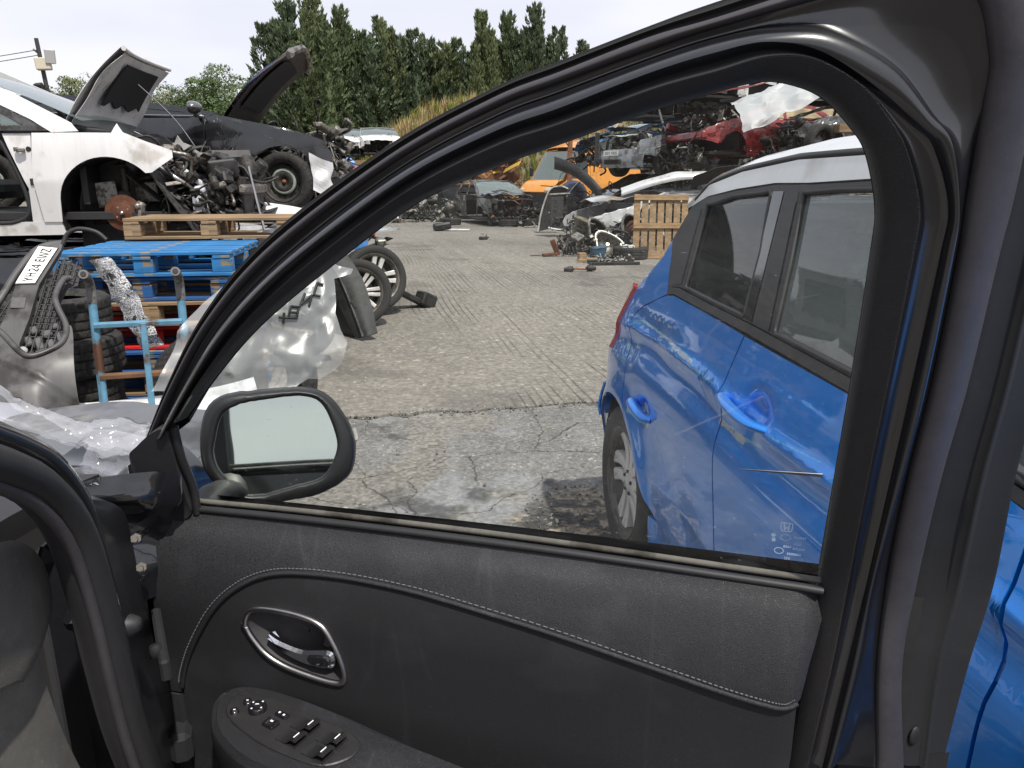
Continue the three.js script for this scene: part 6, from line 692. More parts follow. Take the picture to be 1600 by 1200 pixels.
{ // orange van
  const L = 5.0, f = [-.74, .67], v = thing('orange_van', 'orange delivery van standing behind the wrecks', 'van', [.8 + .74 * L, 0, -28.6 - .67 * L], head(...f)), W = (x, y) => .98 - (y > 1.3 ? (y - 1.3) * .12 : 0) - .14 * Math.pow(smooth(4.3, 5.1, x), 2);
  const arc = (cx, n = 14) => [...Array(n + 1)].map((_, i) => { const a = i / n * Math.PI; return [cx + .42 * Math.cos(a), .36 + .42 * Math.sin(a)]; });
  for (const s of SIDES) { const P = (n, p, m, o = {}) => M(n, sd(skin(p, (x, y) => W(x, y) + (o.dz || 0), { max: .15, th: .01, holes: o.h }), s), m, v);
    P('side_panel', [[0, .35], [0, 2.72], [.15, 2.8], [2.95, 2.8], [2.95, .32], [1.5, .32], ...arc(1.05), [.4, .35]], K.orange); const win = [[3.1, 1.45], [3.08, 2.3], [3.5, 2.32], [4.02, 1.62], [4.0, 1.47]];
    P('cab_door', [[2.97, .32], [2.97, 2.52], [3.5, 2.45], [3.62, 2.4], [4.12, 1.6], [4.12, .32]], K.orange, { h: [win] }); P('door_window', win, K.tint, { dz: -.02 }); P('front_wing', [[4.14, .32], [4.14, 1.58], [4.3, 1.38], [4.75, 1.18], [4.98, .95], [5.0, .45], [4.62, .36], ...arc(4.2).slice(0, 9)].slice(0, 7).concat([[4.62, .36], [4.5, .7], [4.2, .8], [4.14, .78]]), K.orange); P('roof_side', [[2.97, 2.54], [2.97, 2.8], [3.3, 2.72], [3.6, 2.46]], K.orange); M('wheel_arch', sd(tube(arc(4.2).slice(3).map(([x, y]) => [x, y, .94]), .04, 24, 6), s), K.plastic, v); M('door_handle', sd(box(.16, .04, .03, 3.1, 1.22, 1.0, 0, 0, 0, .01), s), K.plastic, v); M('mirror', sd(box(.1, .34, .2, 4.05, 1.72, 1.12, 0, 0, 0, .04), s), K.plastic, v);
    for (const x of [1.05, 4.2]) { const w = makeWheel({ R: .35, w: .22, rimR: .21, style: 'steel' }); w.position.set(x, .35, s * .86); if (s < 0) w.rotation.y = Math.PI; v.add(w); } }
  const S = (n, fn, m) => M(n, sheet(fn, 10, 12, -.01), m, v); S('roof', (a, b) => V3(lerp(.05, 3.55, a), lerp(2.82, a > .8 ? 2.55 : 2.82, smooth(.8, 1, a)) + .05 * Math.sin(b * 3.14), lerp(-.8, .8, b)), K.orange); S('windscreen', (a, b) => V3(lerp(3.6, 4.32, a) + .1 * Math.sin(b * 3.14), lerp(2.44, 1.42, a), lerp(-.82, .82, b)), K.carGlass); S('bonnet', (a, b) => V3(lerp(4.3, 4.95, a) + .1 * Math.sin(b * 3.14), lerp(1.42, 1.0, a * a), lerp(-.86, .86, b)), K.orange); S('bumper', (a, b) => V3(5.02 + .1 * Math.sin(b * 3.14), lerp(.3, .62, a), lerp(-.86, .86, b)), K.plastic); S('grille', (a, b) => V3(5.0 + .1 * Math.sin(b * 3.14), lerp(.62, .98, a), lerp(-.8, .8, b)), K.plastic); M('floor', [box(4.9, .1, 1.8, 2.5, .4, 0), box(.1, 2.2, 1.8, .05, 1.6, 0), box(.06, 2, 1.8, 2.9, 1.5, 0)], K.orange, v); for (const s of SIDES) M('headlight', box(.2, .3, .26, 4.92, 1.0, s * .68, 0, -s * .4, -.3, .06), K.lens, v);
  const p = M('rusty_post', [box(.16, 2.9, .16, 2.0, 1.45, -27.2, 0, 0, 0, .01)], K.rust); tag(p, 'rust brown steel post standing between the orange van and the pile', 'post');
}
{ // things in front of the pile
  const lat = (l, n = 26) => lathe(l, n);
  { const g = thing('gearbox', 'conical grey gearbox casing leaning upright at the edge of the pile', 'gearbox', [1.4, .0, -15.7]); const ribs = [[0, 0], [.1, 0], [.11, .06], [.13, .08], [.13, .2], [.15, .21], [.15, .24], [.15, .36], [.175, .37], [.175, .40], [.18, .5], [.21, .51], [.22, .56], [.24, .57], [.24, .6], [.2, .6], [.18, .56], [0, .55]]; M('casing', at(lat(ribs), -.12, .1, 0, .1, 0, -.35), K.castDusty, g); M('tail_housing', [at(cyl(.09, .07, .25, 14), -.18, .12, .1, .9, 0, .5), at(cbox(.2, .14, .16, .03), -.1, .09, .12)], K.engine, g); }
  const bell = (l, x, y, z, s, rx, ry, dk) => { const g = thing('bell_housing', l, 'gearbox', [x, y, z], ry); g.rotation.order = 'YXZ'; g.rotation.x = rx; const pr = k => [...Array(37)].map((_, i) => { const a = i / 36 * 6.283, r = s * (.2 + .035 * Math.max(0, Math.cos(a * 2.5 + .6)) + .02 * Math.cos(a * 3)); return [Math.cos(a) * r * k, Math.sin(a) * r * k]; }); const rr = (k, z) => pr(k).map(([a, b]) => V3(a, b, z)); M('flange', rowsGeo([rr(1.08, -.03 * s), rr(1.1, .0), rr(1.08, .01), rr(.93, .01), rr(.9, -.02)]), K.castBright, g); M('housing', rowsGeo([rr(1.04, -.02), rr(.9, -.16 * s), rr(.6, -.26 * s), rr(.5, -.5 * s), rr(.02, -.52 * s)]), K.castAlloy, g); M('cavity', rowsGeo([rr(.9, -.02), rr(.78, -.14 * s), rr(.3, -.18 * s), rr(.02, -.18 * s)]), dk || K.castAlloy, g); M('shaft', at(cyl(.025 * s, .03 * s, .16 * s, 12), 0, 0, -.1 * s, 1.57, 0, 0), K.satin, g); for (let i = 0; i < 9; i++) { const [a, b] = pr(1.02)[i * 4]; M('lug', at(cyl(.022 * s, .022 * s, .05 * s, 8), a, b, -.01, 1.57, 0, 0), K.castAlloy, g); } return g; };
  bell('bright alloy bell housing lying face up on smaller castings', 1.82, .27, -14.5, 1.15, -.55, .15); bell('grey alloy bell housing standing behind the bright one', 1.72, .46, -15.5, 1.05, -.15, .6, K.engine); const cl = bell('gearbox with a rusty clutch disc beside the upright pallet', 2.42, .5, -15.3, 1.2, -.05, -.35, K.engine); M('clutch_disc', at(lat([[0, .05], [.03, .05], [.05, .03], [.09, .035], [.1, .02], [.15, .025], [.17, 0]]), 0, 0, -.03, Math.PI / 2, 0, 0), K.rustDisc, cl);
  { const g = thing('engine_parts', 'heap of dark oily engine parts under the bell housings', 'engine parts', [1.75, 0, -15.3]); junk(g, 'casting', 91, [1.6, .35, 1.0], [0, .2, 0], 110, [K.engine, K.plastic, K.castAlloy, K.steel], .35); }
  { const g = thing('engine_parts', 'jumble of stripped alloy engine castings between gearboxes and silver wreck', 'engine parts', [2.3, 0, -16.2]); junk(g, 'casting', 92, [1.8, .4, .7], [0, .25, 0], 80, [K.engine, K.plastic, K.castAlloy, K.castBright], .4); }
  { const g = thing('parts_tray', 'flat black tray heaped with small alloy parts on the concrete', 'tray', [1.78, 0, -13.35], .12); M('tray', [box(.85, .02, .4, 0, .02, 0, 0, 0, 0, .005), box(.85, .05, .02, 0, .04, .19), box(.85, .05, .02, 0, .04, -.19)], K.plastic, g); junk(g, 'small_part', 93, [.6, .12, .25], [0, .1, 0], 40, [K.castAlloy, K.engine, K.castAlloy, K.castBright], .6); }
  { const g = thing('tyre', 'tyre lying flat beside the upright pallet with pale rags inside', 'tyre', [2.22, .12, -14.3]); M('tread', at(tyreGeo(.33, .22, .2, 0, 48), 0, 0, 0, Math.PI / 2, 0, 0), K.tyreNear, g); for (let i = 0; i < 7; i++) { const r = rng(i + 5); M('rag', deform(at(cbox(.12, .03, .06, .01), (r() - .5) * .3, .1 + .02 * r(), (r() - .5) * .3, r(), r() * 6, 0), q => { q.y += .03 * (n3(q.x * 20, q.z * 20, i) - .5); }, true), K.whiteInner, g); } }
  { const g = thing('drive_shaft', 'short drive shaft with two joints lying alone on the concrete', 'drive shaft', [1.1, .05, -12.25], .08); M('shaft', at(cyl(.014, .014, .5, 10), 0, 0, 0, 0, 0, 1.5), K.rust, g); for (const s of [-1, 1]) { M('joint', at(lat([[0, -.07], [.03, -.07], [.035, -.02], [.052, -.01], [.055, .05], [.03, .06], [.015, .1], [0, .1]], 16), s * .19, s * .01, 0, 0, 0, s * 1.5), K.engine, g); M('boot', at(lat([[.02, .06], [.04, .05], [.032, .04], [.05, .03], [.04, .02], [.055, .01], [.05, 0]], 14), s * .12, s * .005, 0, 0, 0, -s * 1.5), K.rubber, g); } }
  const small = (name, l, cat, geo, m) => tag(M(name, geo, m), l, cat);
  small('wood_block', 'square wooden block on the concrete by the gearboxes', 'wood block', box(.14, .14, .12, 1.28, .08, -13.95, 0, .3, 0, .006), K.wood); small('wood_block', 'small flat wooden offcut in front of the square block', 'wood block', box(.16, .06, .1, 1.26, .035, -13.6, 0, -.2, 0, .006), K.wood); small('wood_plank', 'pale wooden offcut lying between the block and the blue box', 'wood plank', box(.2, .05, .12, 1.46, .035, -13.9, 0, .1, .05, .006), K.wood);
  { const g = thing('blue_box', 'dark blue plastic box among the castings', 'box', [1.58, 0, -14.05], .2); M('shell', [box(.24, .02, .18, 0, .02, 0), box(.02, .22, .18, -.11, .12, 0), box(.02, .22, .18, .11, .12, 0), box(.24, .22, .02, 0, .12, .085), box(.24, .22, .02, 0, .12, -.085)], mat([.03, .09, .17], .5, { map: T.dirty }), g); M('lid', box(.26, .02, .2, .02, .24, 0, .08, 0, .1, .004), mat([.04, .12, .2], .5, { map: T.dirty }), g); }
  { const g = thing('scrap_parts', 'rusty bracket and coil spring scrap lying at the edge of the pile', 'scrap', [.85, 0, -14.7]); M('bracket', [box(.1, .32, .05, -.02, .18, 0, .2, 0, .4, .01), box(.34, .05, .1, -.1, .05, 0, 0, .3, .05, .01)], K.rustDark, g); M('spring', tube([...Array(60)].map((_, i) => { const t = i / 59, a = t * 30; return [.12 + .3 * t, .12 + .07 * Math.cos(a), .07 * Math.sin(a)]; }), .012, 160, 5), K.engine, g); M('rod', tube([[-.5, .03, .05], [-.2, .04, .02], [0, .05, 0]], .01, 10, 5), K.rustDark, g); }
  { const g = thing('scrap_parts', 'black scrap lump with a pale strip lying in the open yard', 'scrap', [-2.02, 0, -22.2]); M('lump', deform(box(.5, .2, .3, 0, .11, 0, 0, .3, .1, .04), q => { q.y += .1 * (n3(q.x * 5, q.z * 5, 2) - .5); }, true), K.plastic, g); M('strip', deform(box(.6, .03, .2, .5, .05, 0, 0, 0, 0, .005), q => { q.y += .06 * (n3(q.x * 5, q.z * 5, 7) - .5); }, true), K.whiteInner, g); } { const g = thing('scrap_parts', 'small grey scrap fitting alone in the middle of the yard', 'scrap', [-.71, 0, -18.9]); junk(g, 'fitting', 94, [.22, .1, .15], [0, .08, 0], 9); M('fitting_body', box(.2, .08, .14, 0, .045, 0, 0, .4, 0, .02), K.engine, g); }
  // upright pallet
  { const g = thing('wooden_pallet', 'pale wooden pallet leaning upright against the pile', 'pallet', [2.76, .0, -14.25], -.12); g.rotation.order = 'YXZ'; g.rotation.x = -.2; const r = rng(4), a = cbox(.115, 1.2, .018, .003), b = cbox(1.0, .10, .022, .003); for (let i = 0; i < 7; i++) { const m = M('plank', a, i % 3 ? K.wood : K.woodPale, g); m.position.set(-.44 + i * .147, .6 + (r() - .5) * .02, -.03); m.rotation.z = (r() - .5) * .012; } for (const y of [.06, .62, 1.14]) { const m = M('plank', b, K.woodPale, g); m.position.set(0, y, .012); m.rotation.z = (r() - .5) * .02; } for (const x of [-.46, .46]) for (const z of [0]) { const m = M('plank', cbox(.08, 1.18, .03, .003), K.woodPale, g); m.position.set(x, .6, -.055); } }
  // radiators, bumper ends and a dome behind
  { const g = thing('bumper_end', 'curved pale edged bumper standing on end beside the dark wreck', 'bumper', [1.05, 0, -21.2], -.3); const c = spline([[-.34, .05, 0], [-.26, .5, .02], [-.1, 1.0, .03], [.06, 1.22, .03], [.3, 1.26, 0], [.45, 1.2, -.1]], 30); M('edge', tube(c.map(p => [p.x, p.y, p.z]), [.05, .022], 40, 8), K.whiteInner, g); M('inner_skin', sheet((a, b) => { const p = c[Math.round(a * 30)]; return V3(lerp(p.x, .32, b), lerp(p.y, .2 + .5 * a, b), p.z - .2 * Math.sin(b * 1.6)); }, 30, 8), K.plasticGrey, g); }
  { const g = thing('radiator_stack', 'stack of grey radiators and frames standing on a bent tube', 'radiator', [1.2, 0, -19.8], .2); for (let i = 0; i < 3; i++) M('radiator', box(.34, .8 - i * .05, .05, -.05 + i * .1, .62, -.1 * i, 0, .3 * i, 0, .01), i ? K.engine : K.plasticGrey, g); M('cap', box(.55, .05, .3, .02, 1.08, -.1, 0, 0, .05, .02), K.alloyDull, g); M('tube', tube([[-.3, .25, .1], [0, .2, .15], [.3, .22, .12], [.36, .5, .1]], .025, 20, 6), K.whiteInner, g); junk(g, 'casting', 95, [.8, .4, .4], [.15, .45, 0], 30); }
  { const g = thing('storage_tank', 'dark blue domed tank with a cream stripe behind the pale bumper', 'tank', [1.9, 0, -24.2]); M('shell', lat([[0, 1.42], [.15, 1.4], [.32, 1.3], [.42, 1.12], [.45, .9], [.45, 0], [0, 0]], 30), mat([.05, .065, .15], .4, { map: T.dirty }), g); M('stripe', tube([[-.36, .7, .3], [-.08, 1.14, .4], [.1, 1.32, .3], [.22, 1.38, .1]], [.05, .012], 20, 8), mat([.7, .67, .52], .5), g); }
  { const m = M('long_bumper', deform(sheet((a, b) => V3(lerp(1.15, 2.3, a), lerp(2.02, 1.2, a) + .16 * Math.sin(a * 3.1) - .3 * b, lerp(-21.2, -19.9, a) + .1 * Math.sin(b * 3.1)), 20, 8, -.02), v => { v.y += .03 * (n3(v.x * 4, v.y * 4, 2) - .5); }), K.plastic); tag(m, 'long black plastic bumper sloping down in front of the orange van', 'bumper'); }
}
{ // wheels and bumpers beside the stack on the other side of the yard
  const w1 = (l, x, y, z, ry, rx, o) => { const g = thing('alloy_wheel', l, 'wheel', [x, y, z], ry); g.rotation.order = 'YXZ'; g.rotation.x = rx; const w = makeWheel(o); while (w.children.length) g.add(w.children[0]); return g; };
  w1('nearer silver alloy wheel with tyre leaning against the black bumper', -1.56, .34, -7.6, .3, -.22, { R: .335, w: .22, rimR: .235, spokes: 7, twin: true, sw: .032, gap: .02, flare: 1.3, rimMat: K.alloyBright }); w1('larger alloy wheel with tyre leaning behind the other alloy wheel', -1.52, .40, -8.25, .55, -.22, { R: .355, w: .25, rimR: .255, spokes: 5, twin: true, sw: .04, gap: .03, flare: 1.4, rimMat: K.alloyBright, blocks: 44 });
  { const g = thing('black_bumper', 'dark bumper standing on end against the nearer alloy wheel', 'bumper', [-1.68, 0, -7.1]); const c = spline([[-.32, .98, -.35], [-.12, .80, -.2], [.08, .54, -.05], [.22, .27, .1], [.33, .02, .22]], 30); M('bumper_skin', sheet((a, b) => { const p = c[Math.round(a * 30)], w = .1 + .06 * Math.sin(a * 3.1); return V3(p.x + lerp(-w, w, b), p.y + .05 * b, p.z + .06 * Math.sin(b * 3.14)); }, 30, 8, -.008), K.bumperDark, g); M('moulding', tube(c.map(p => [p.x - .02, p.y + .03, p.z + .07]), [.02, .012], 40, 6), K.plasticGrey, g); M('inner_structure', [sheet((a, b) => { const p = c[Math.round(a * 30)]; return V3(p.x - .1 - .62 * b * Math.sin(a * 2.4 + .4), p.y - .06 * b, p.z - .05 - .25 * b); }, 30, 10)], K.black, g); M('fog_hole_shade', box(.05, .08, .02, .2, .32, .16, 0, 0, .5, .01), K.plastic, g); M('bracket', tube([[-.55, .55, 0], [-.4, .5, .08], [-.2, .42, .1]], .008, 12, 5), K.whiteInner, g); junk(g, 'clip', 96, [.5, .3, .2], [-.2, .2, 0], 14, [K.plastic, K.black, K.plasticGrey, K.steel], .2); }  // the fog hole is a solid block, its depth shade painted by dark colour
  { const g = thing('plastic_trim', 'angular black plastic trim lying beyond the alloy wheels', 'trim', [-1.15, 0, -8.7], .5); M('slab', [box(.5, .06, .22, -.05, .14, 0, 0, .1, -.5, .01), box(.2, .16, .2, .15, .09, .02, 0, .2, -.45, .02)], K.plastic, g); M('fin', box(.3, .18, .2, -.3, .4, -.3, .2, .3, -.6, .02), K.plastic, g); }
  { const g = thing('blue_wreck_front', 'bright blue car front with orange lamp behind the alloy wheels', 'car part', [-2.0, 0, -8.9]); M('wing', deform(sheet((a, b) => V3(lerp(-.5, .35, a), .72 + .12 * Math.sin(a * 2) - .5 * b * b, lerp(-.1, .45, b)), 16, 12, -.008), v => { v.y += .1 * (n3(v.x * 4, v.z * 4, 2) - .5); }), K.blueBright, g); junk(g, 'engine', 97, [.8, .5, .9], [.05, .5, -.6], 60); M('lamp', box(.16, .05, .1, .2, .78, -.75, 0, .4, .2, .015), mat([.6, .12, .02], .2, { clearcoat: 1 }), g); M('bonnet', deform(sheet((a, b) => V3(lerp(-.6, .5, a), .86 - .06 * a, lerp(-1.6, -.8, b)), 12, 8, -.008), v => { v.y += .06 * (n3(v.x * 4, v.z * 4, 2) - .5); }), K.silver, g); M('bumper_corner', box(.24, .3, .2, .3, .52, -.6, .2, .5, .3, .05), K.plastic, g); M('base_block', box(1.2, .5, 1.2, -.3, .26, -.7, 0, 0, 0, .05), K.black, g); }
  { const g = thing('scrap_heap', 'heap of red and pale blue scrap beside the torn black wreck', 'scrap', [-3.15, 0, -14.0]); M('red_panel', deform(box(.7, .4, .3, .1, 1.45, 0, .3, .2, .3, .06), v => { v.y += .2 * (n3(v.x * 5, v.z * 5, 2) - .5); }, true), K.redPaint, g); M('red_panel', deform(box(.5, .25, .3, -.15, 1.85, -.2, .3, .2, -.2, .05), v => { v.y += .2 * (n3(v.x * 5, v.z * 5, 4) - .5); }, true), K.redPaint, g); M('blue_panel', deform(box(.4, .12, .3, .15, 1.74, .1, .2, .5, .1, .03), v => { v.y += .1 * (n3(v.x * 5, v.z * 5, 4) - .5); }, true), K.bluePaint, g); M('silver_panel', deform(box(.5, .2, .3, -.2, 1.66, .2, .2, .5, .1, .03), v => { v.y += .1 * (n3(v.x * 5, v.z * 5, 4) - .5); }, true), K.silver, g); junk(g, 'scrap_part', 98, [1.2, 1.5, 1.2], [0, .75, 0], 90, [K.engine, K.plastic, K.castAlloy, K.redPaint], .3); }
}
{ // far white cars on a rough timber rack, dark skip and rubble
  for (const [l, x, f, y] of [['small white car on the timber rack next to the conifer edge', -7.0, [.1, 1], 2.2], ['white car with crushed front on the timber rack by the grassy bank', -5.35, [.25, 1], 2.25]]) wreckAt([x, -32.5], f, 4.0, y, { label: l, paint: K.white, H: 1.42, omit: ['seat', 'front_bumper', 'wheel', 'dashboard'], crush: { front: .22, dent: .02, seed: 90 + x }, group: 'white cars on the far rack' });
  const rk = thing('timber_rack', 'rough timber rack carrying the two far white cars', 'rack', [-6.2, 0, -33.5]); for (let i = 0; i < 9; i++) { const m = M('post', box(.2, 2.2, .2, -2.2 + i * .55, 1.1, (i % 3) * .7, 0, 0, .02 * Math.sin(i * 9), .01), i % 2 ? K.rustDark : K.woodOrange, rk); } for (let i = 0; i < 3; i++) M('beam', box(5, .16, .2, 0, 2.1, i * .9 - .5, 0, 0, 0, .01), K.woodGrey, rk);
  const sk = thing('metal_skip', 'dark steel skip standing behind the engine rubble', 'skip', [-3.2, 0, -29.5]); M('side', [box(3.6, 1.2, .08, 0, .65, .9, .12, 0, 0, .01), box(3.6, 1.2, .08, 0, .65, -.9, -.12, 0, 0, .01), box(.08, 1.2, 1.8, 1.78, .65, 0), box(.08, 1.2, 1.8, -1.78, .65, 0), box(3.5, .08, 1.8, 0, .08, 0)], mat([.035, .042, .05], .6, { map: T.dirty }), sk); M('rim', box(3.7, .08, .12, 0, 1.26, .98, 0, 0, 0, .02), K.rustDark, sk);
  const hp = thing('scrap_heap', 'rust red heap of shredded metal rising behind the dark skip', 'scrap', [-2.4, 0, -32]); junk(hp, 'shred', 101, [5, 2.6, 1.6], [0, 1.3, 0], 220, [K.rustDark, K.rust, K.woodOrange, K.yellow], .35);
  for (const [l, x, z, s, sx] of [['heap of pale dismantled engines in front of the dark skip', -2.9, -27.0, 103, 1.6], ['heap of crumpled grey plastic and engine blocks beside the frame of the skip', -4.7, -26.6, 104, 2.0]]) { const g = thing('engine_parts', l, 'engine parts', [x, 0, z]); junk(g, 'casting', s, [sx, .9, .8], [0, .4, 0], 90, [K.engine, K.castAlloy, K.castBright, K.castAlloy], .5); }
  { const g = thing('scrap_heap', 'tangle of dark scrap filling the gap behind the pile', 'scrap', [7.5, 0, -34]); junk(g, 'scrap_part', 105, [5, 3.4, 2.0], [0, 1.7, 0], 200, [K.engine, K.plastic, K.castAlloy, K.rustDark], .2); }
  { const g = thing('scrap_heap', 'dark tangle of scrap between the dark wreck and the orange van', 'scrap', [-1.5, 0, -33]); junk(g, 'scrap_part', 106, [2.6, 2.4, 1.0], [0, 1.2, 0], 120, [K.engine, K.plastic, K.castAlloy, K.woodOrange], .2); }
  { const g = thing('scrap_heap', 'tangle of mixed scrap behind the red wreck in the pile', 'scrap', [6.8, 0, -20.8]); junk(g, 'scrap_part', 107, [5, 2.6, 1], [0, 1.3, 0], 140, [K.engine, K.greyPaint, K.castAlloy, K.silver], .4); }
}
// ================================================================ bank, trees, lamp post
{
  const bx = x => interp([-16, -10, -8, -6, -4.5, -2, 2, 8, 20, 60], [0, .4, 1.4, 3.4, 4.4, 4.9, 5.0, 5.2, 5, 5], x);
  const bankY = (x, z) => bx(x + .8 * (fbm(z * .4 + 9, x * .3 + 30, 3) - .5)) * smooth(-36.2, -39.8, z + .8 * (fbm(x * .6 + 30, 7, 3) - .5)) + .35 * (fbm(x * 1.1 + 50, z * 1.1 + 90, 4) - .5) * smooth(-36, -38, z);
  const bank = M('bank', sheet((a, b) => { const x = lerp(-16, 60, a), z = lerp(-35.8, -62, b * b); return V3(x, bankY(x, z) - .05, z); }, 120, 40), mat([1, 1, 1], .95, { map: tex(512, 512, (x, y) => { const a = fbm(x * 8, y * 8, 6, 8, 500), b = vnoise(x * 200, y * 200, 200, 3); const v = .32 + .3 * a + .12 * (b - .5); return [v * 1.1, v * .98, v * .78]; }, true, [.25, .25]) })); tag(bank, 'earth bank with dry grass at the back of the yard', null, null, 'structure');
  // grass clumps
  const blade = []; const r = rng(71); for (let k = 0; k < 14; k++) { const a = r() * 6.28, l = .35 + .5 * r(), t = .12 + .4 * r(), w = .014; const bxx = Math.cos(a), bz = Math.sin(a), p0 = V3(bxx * .05, 0, bz * .05), p1 = V3(bxx * (.05 + t * l * .4), l * .6, bz * (.05 + t * l * .4)), p2 = V3(bxx * (.05 + t * l), l, bz * (.05 + t * l)), s = V3(-bz * w, 0, bxx * w); blade.push(p0.clone().sub(s), p0.clone().add(s), p1.clone().add(s), p0.clone().sub(s), p1.clone().add(s), p1.clone().sub(s), p1.clone().sub(s), p1.clone().add(s), p2); }
  const bg = geoFrom(blade.flatMap(v => [v.x, v.y, v.z])), n = 7500, im = new THREE.InstancedMesh(bg, mat([1, 1, 1], .9), n), m4 = new THREE.Matrix4(), c = new THREE.Color();
  for (let i = 0; i < n; i++) { const x = lerp(-11, 8, r()), z = lerp(-37.2, x > 0 ? -47 : -43, Math.pow(r(), 1.3)), s = .4 + .65 * r(); m4.compose(V3(x, bankY(x, z) - .08, z), new THREE.Quaternion().setFromAxisAngle(V3(0, 1, 0), r() * 6.28), V3(s, s * (.7 + .7 * r()), s)); im.setMatrixAt(i, m4); const q = fbm(x * .5 + 20, z * .5 + 60, 3) + .3 * (r() - .5); q > .46 ? im.setColorAt(i, c.setRGB(.14 + .1 * r(), .16 + .07 * r(), .035)) : im.setColorAt(i, c.setRGB(.34 + .14 * r(), .27 + .1 * r(), .12 + .06 * r())); }
  im.name = 'grass'; im.castShadow = im.receiveShadow = true; tag(im, 'dry yellow and green grass growing on the earth bank', 'grass', null, 'stuff'); scene.add(im);
}
{
  // conifer: feathery upswept sprays all through a tall uneven crown
  const leafM = [[.10, .135, .052], [.075, .11, .048], [.115, .145, .052]].map(c => mat(c, .8, { transmission: .25, thickness: 0 }));
  const conifer = (seed, H, R, N) => { const r = rng(seed), pos = [], nor = []; const heads = [[0, 0, 1]]; for (let i = 0; i < 6; i++) heads.push([(r() - .5) * R * 1.7, (r() - .5) * R * 1.7, .74 + .24 * r()]);
    const prof = t => Math.pow(1 - t, .42) * (.82 + .18 * Math.sin(t * 9 + seed)) * smooth(-.02, .12, t) + .02;
    const nb = Math.round(N / 46); for (let k = 0; k < nb; k++) { const hd = heads[(r() * heads.length) | 0], h = H * hd[2], t = Math.pow(r(), .8), y = t * h, rad = R * prof(t) * (hd === heads[0] ? 1 : .72) * (.75 + .5 * r()), a = r() * 6.283, ax = V3(Math.cos(a) * (1 - .45 * t), .55 + .75 * t + .3 * (r() - .5), Math.sin(a) * (1 - .45 * t)).normalize(), len = rad * 1.05 + .35, o = V3(hd[0] * (1 - t * .3), y, hd[1] * (1 - t * .3)), sdv = V3(-Math.sin(a), .1, Math.cos(a)).normalize(), n2 = V3().crossVectors(ax, sdv);
      for (let q = 0; q < 46; q++) { const s = lerp(.3, 1, Math.sqrt(r())), w = (.3 * (1.15 - s) + .06) * Math.min(1, len), b = o.clone().addScaledVector(ax, len * s).addScaledVector(sdv, (r() - .5) * 2 * w).addScaledVector(n2, (r() - .5) * 1.6 * w), dir = ax.clone().multiplyScalar(.8).addScaledVector(sdv, (r() - .5) * 1.2).addScaledVector(n2, (r() - .5) * .9); dir.y += .25; dir.normalize(); const L = lerp(.14, .34, r()), u = V3(r() - .5, r() - .5, r() - .5).cross(dir).normalize().multiplyScalar(L * .2), tip = b.clone().addScaledVector(dir, L), c = b.clone().addScaledVector(dir, L * .3); for (const v of [b, c.clone().add(u), tip, b, tip, c.clone().sub(u)]) pos.push(v.x, v.y, v.z); } }
    const core = []; for (let i = 0; i <= 14; i++) core.push([Math.max(.02, R * .3 * prof(i / 14)), i / 14 * H * .92]); const cg = deform(lathe(core, 14), v => { const k = .8 + .5 * n3(v.x * 1.5 + seed, v.y * 1.2, v.z * 1.5); v.x *= k; v.z *= k; }); return [merge([geoFrom(pos), cg]), tube([[0, -.3, 0], [.05, H * .4, 0], [0, H * .85, 0]], t => lerp(.22, .03, t), 10, 8)]; };
  const protos = [conifer(11, 11, 2.7, 34000), conifer(23, 10, 1.9, 20000), conifer(37, 8.5, .9, 8000)]; const bark = mat([.06, .045, .035], .95);
  const put = (l, px, top, z, v, w, ry) => { const H = [11, 10, 8.5][v], x = (px - 800) / 1178 * (-z) * .96, yTop = top, s = yTop / H, t = thing('conifer_tree', l, 'tree', [x, 0, z], ry, 'conifers behind the yard'); const cr = M('crown', protos[v][0], leafM[Math.floor(Math.abs(px * 7.3 + z)) % 3], t), tr = M('trunk', protos[v][1], bark, t); cr.scale.set(s * w, s, s * w); tr.scale.set(s, s, s); };
  const LB = ['dense tall conifer at the open end of the row beside the raised black bonnet', 'tallest dense conifer standing second in the row from the raised black bonnet', 'dense conifer between the tall pair and the slim pointed ones', 'shorter dense conifer in front of the tall pair'], LT = 'slim pointed conifer rising between the wider conifers', LR = 'broad conifer in the clump above the grassy bank';
  [[462, 10.0, -44, 0, 1.0], [500, 10.4, -44.5, 0, .95], [545, 9.9, -45, 0, .85], [520, 8.8, -43, 1, 1.2]].forEach(([p, t, z, v, w], i) => put(LB[i], p, t, z, v, w, i * 1.7)); [[600, 9.6, -46, 1, 1.0], [630, 9.7, -46.5, 2, 1.0], [655, 9.0, -46, 1, 1.0], [672, 9.5, -47, 2, .9], [697, 9.2, -46, 2, 1.1], [720, 8.6, -46.5, 1, .9], [580, 8.6, -45, 1, 1.2], [615, 8.4, -48, 0, .9], [680, 8.3, -48, 0, .9], [735, 8.2, -48, 0, .9]].forEach(([p, t, z, v, w], i) => put(LT, p, t, z, v, w, i * 2.1 + 1)); [[755, 9.9, -46, 0, .75], [795, 9.9, -46.5, 0, .85], [835, 10.2, -46, 0, .8], [870, 9.3, -47, 1, 1.0], [905, 8.6, -47, 1, 1.0], [1010, 9, -48, 0, 1], [1080, 9, -48, 0, 1], [1150, 9, -48, 0, 1]].forEach(([p, t, z, v, w], i) => put(LR, p, t, z, v, w, i * 1.3 + 2));
  put('tiny dark conifer top far behind the leafy trees', 283, 6.9, -62, 2, .8, 1); put('tiny dark conifer top far behind the leafy trees', 268, 6.4, -62, 2, .8, 2);
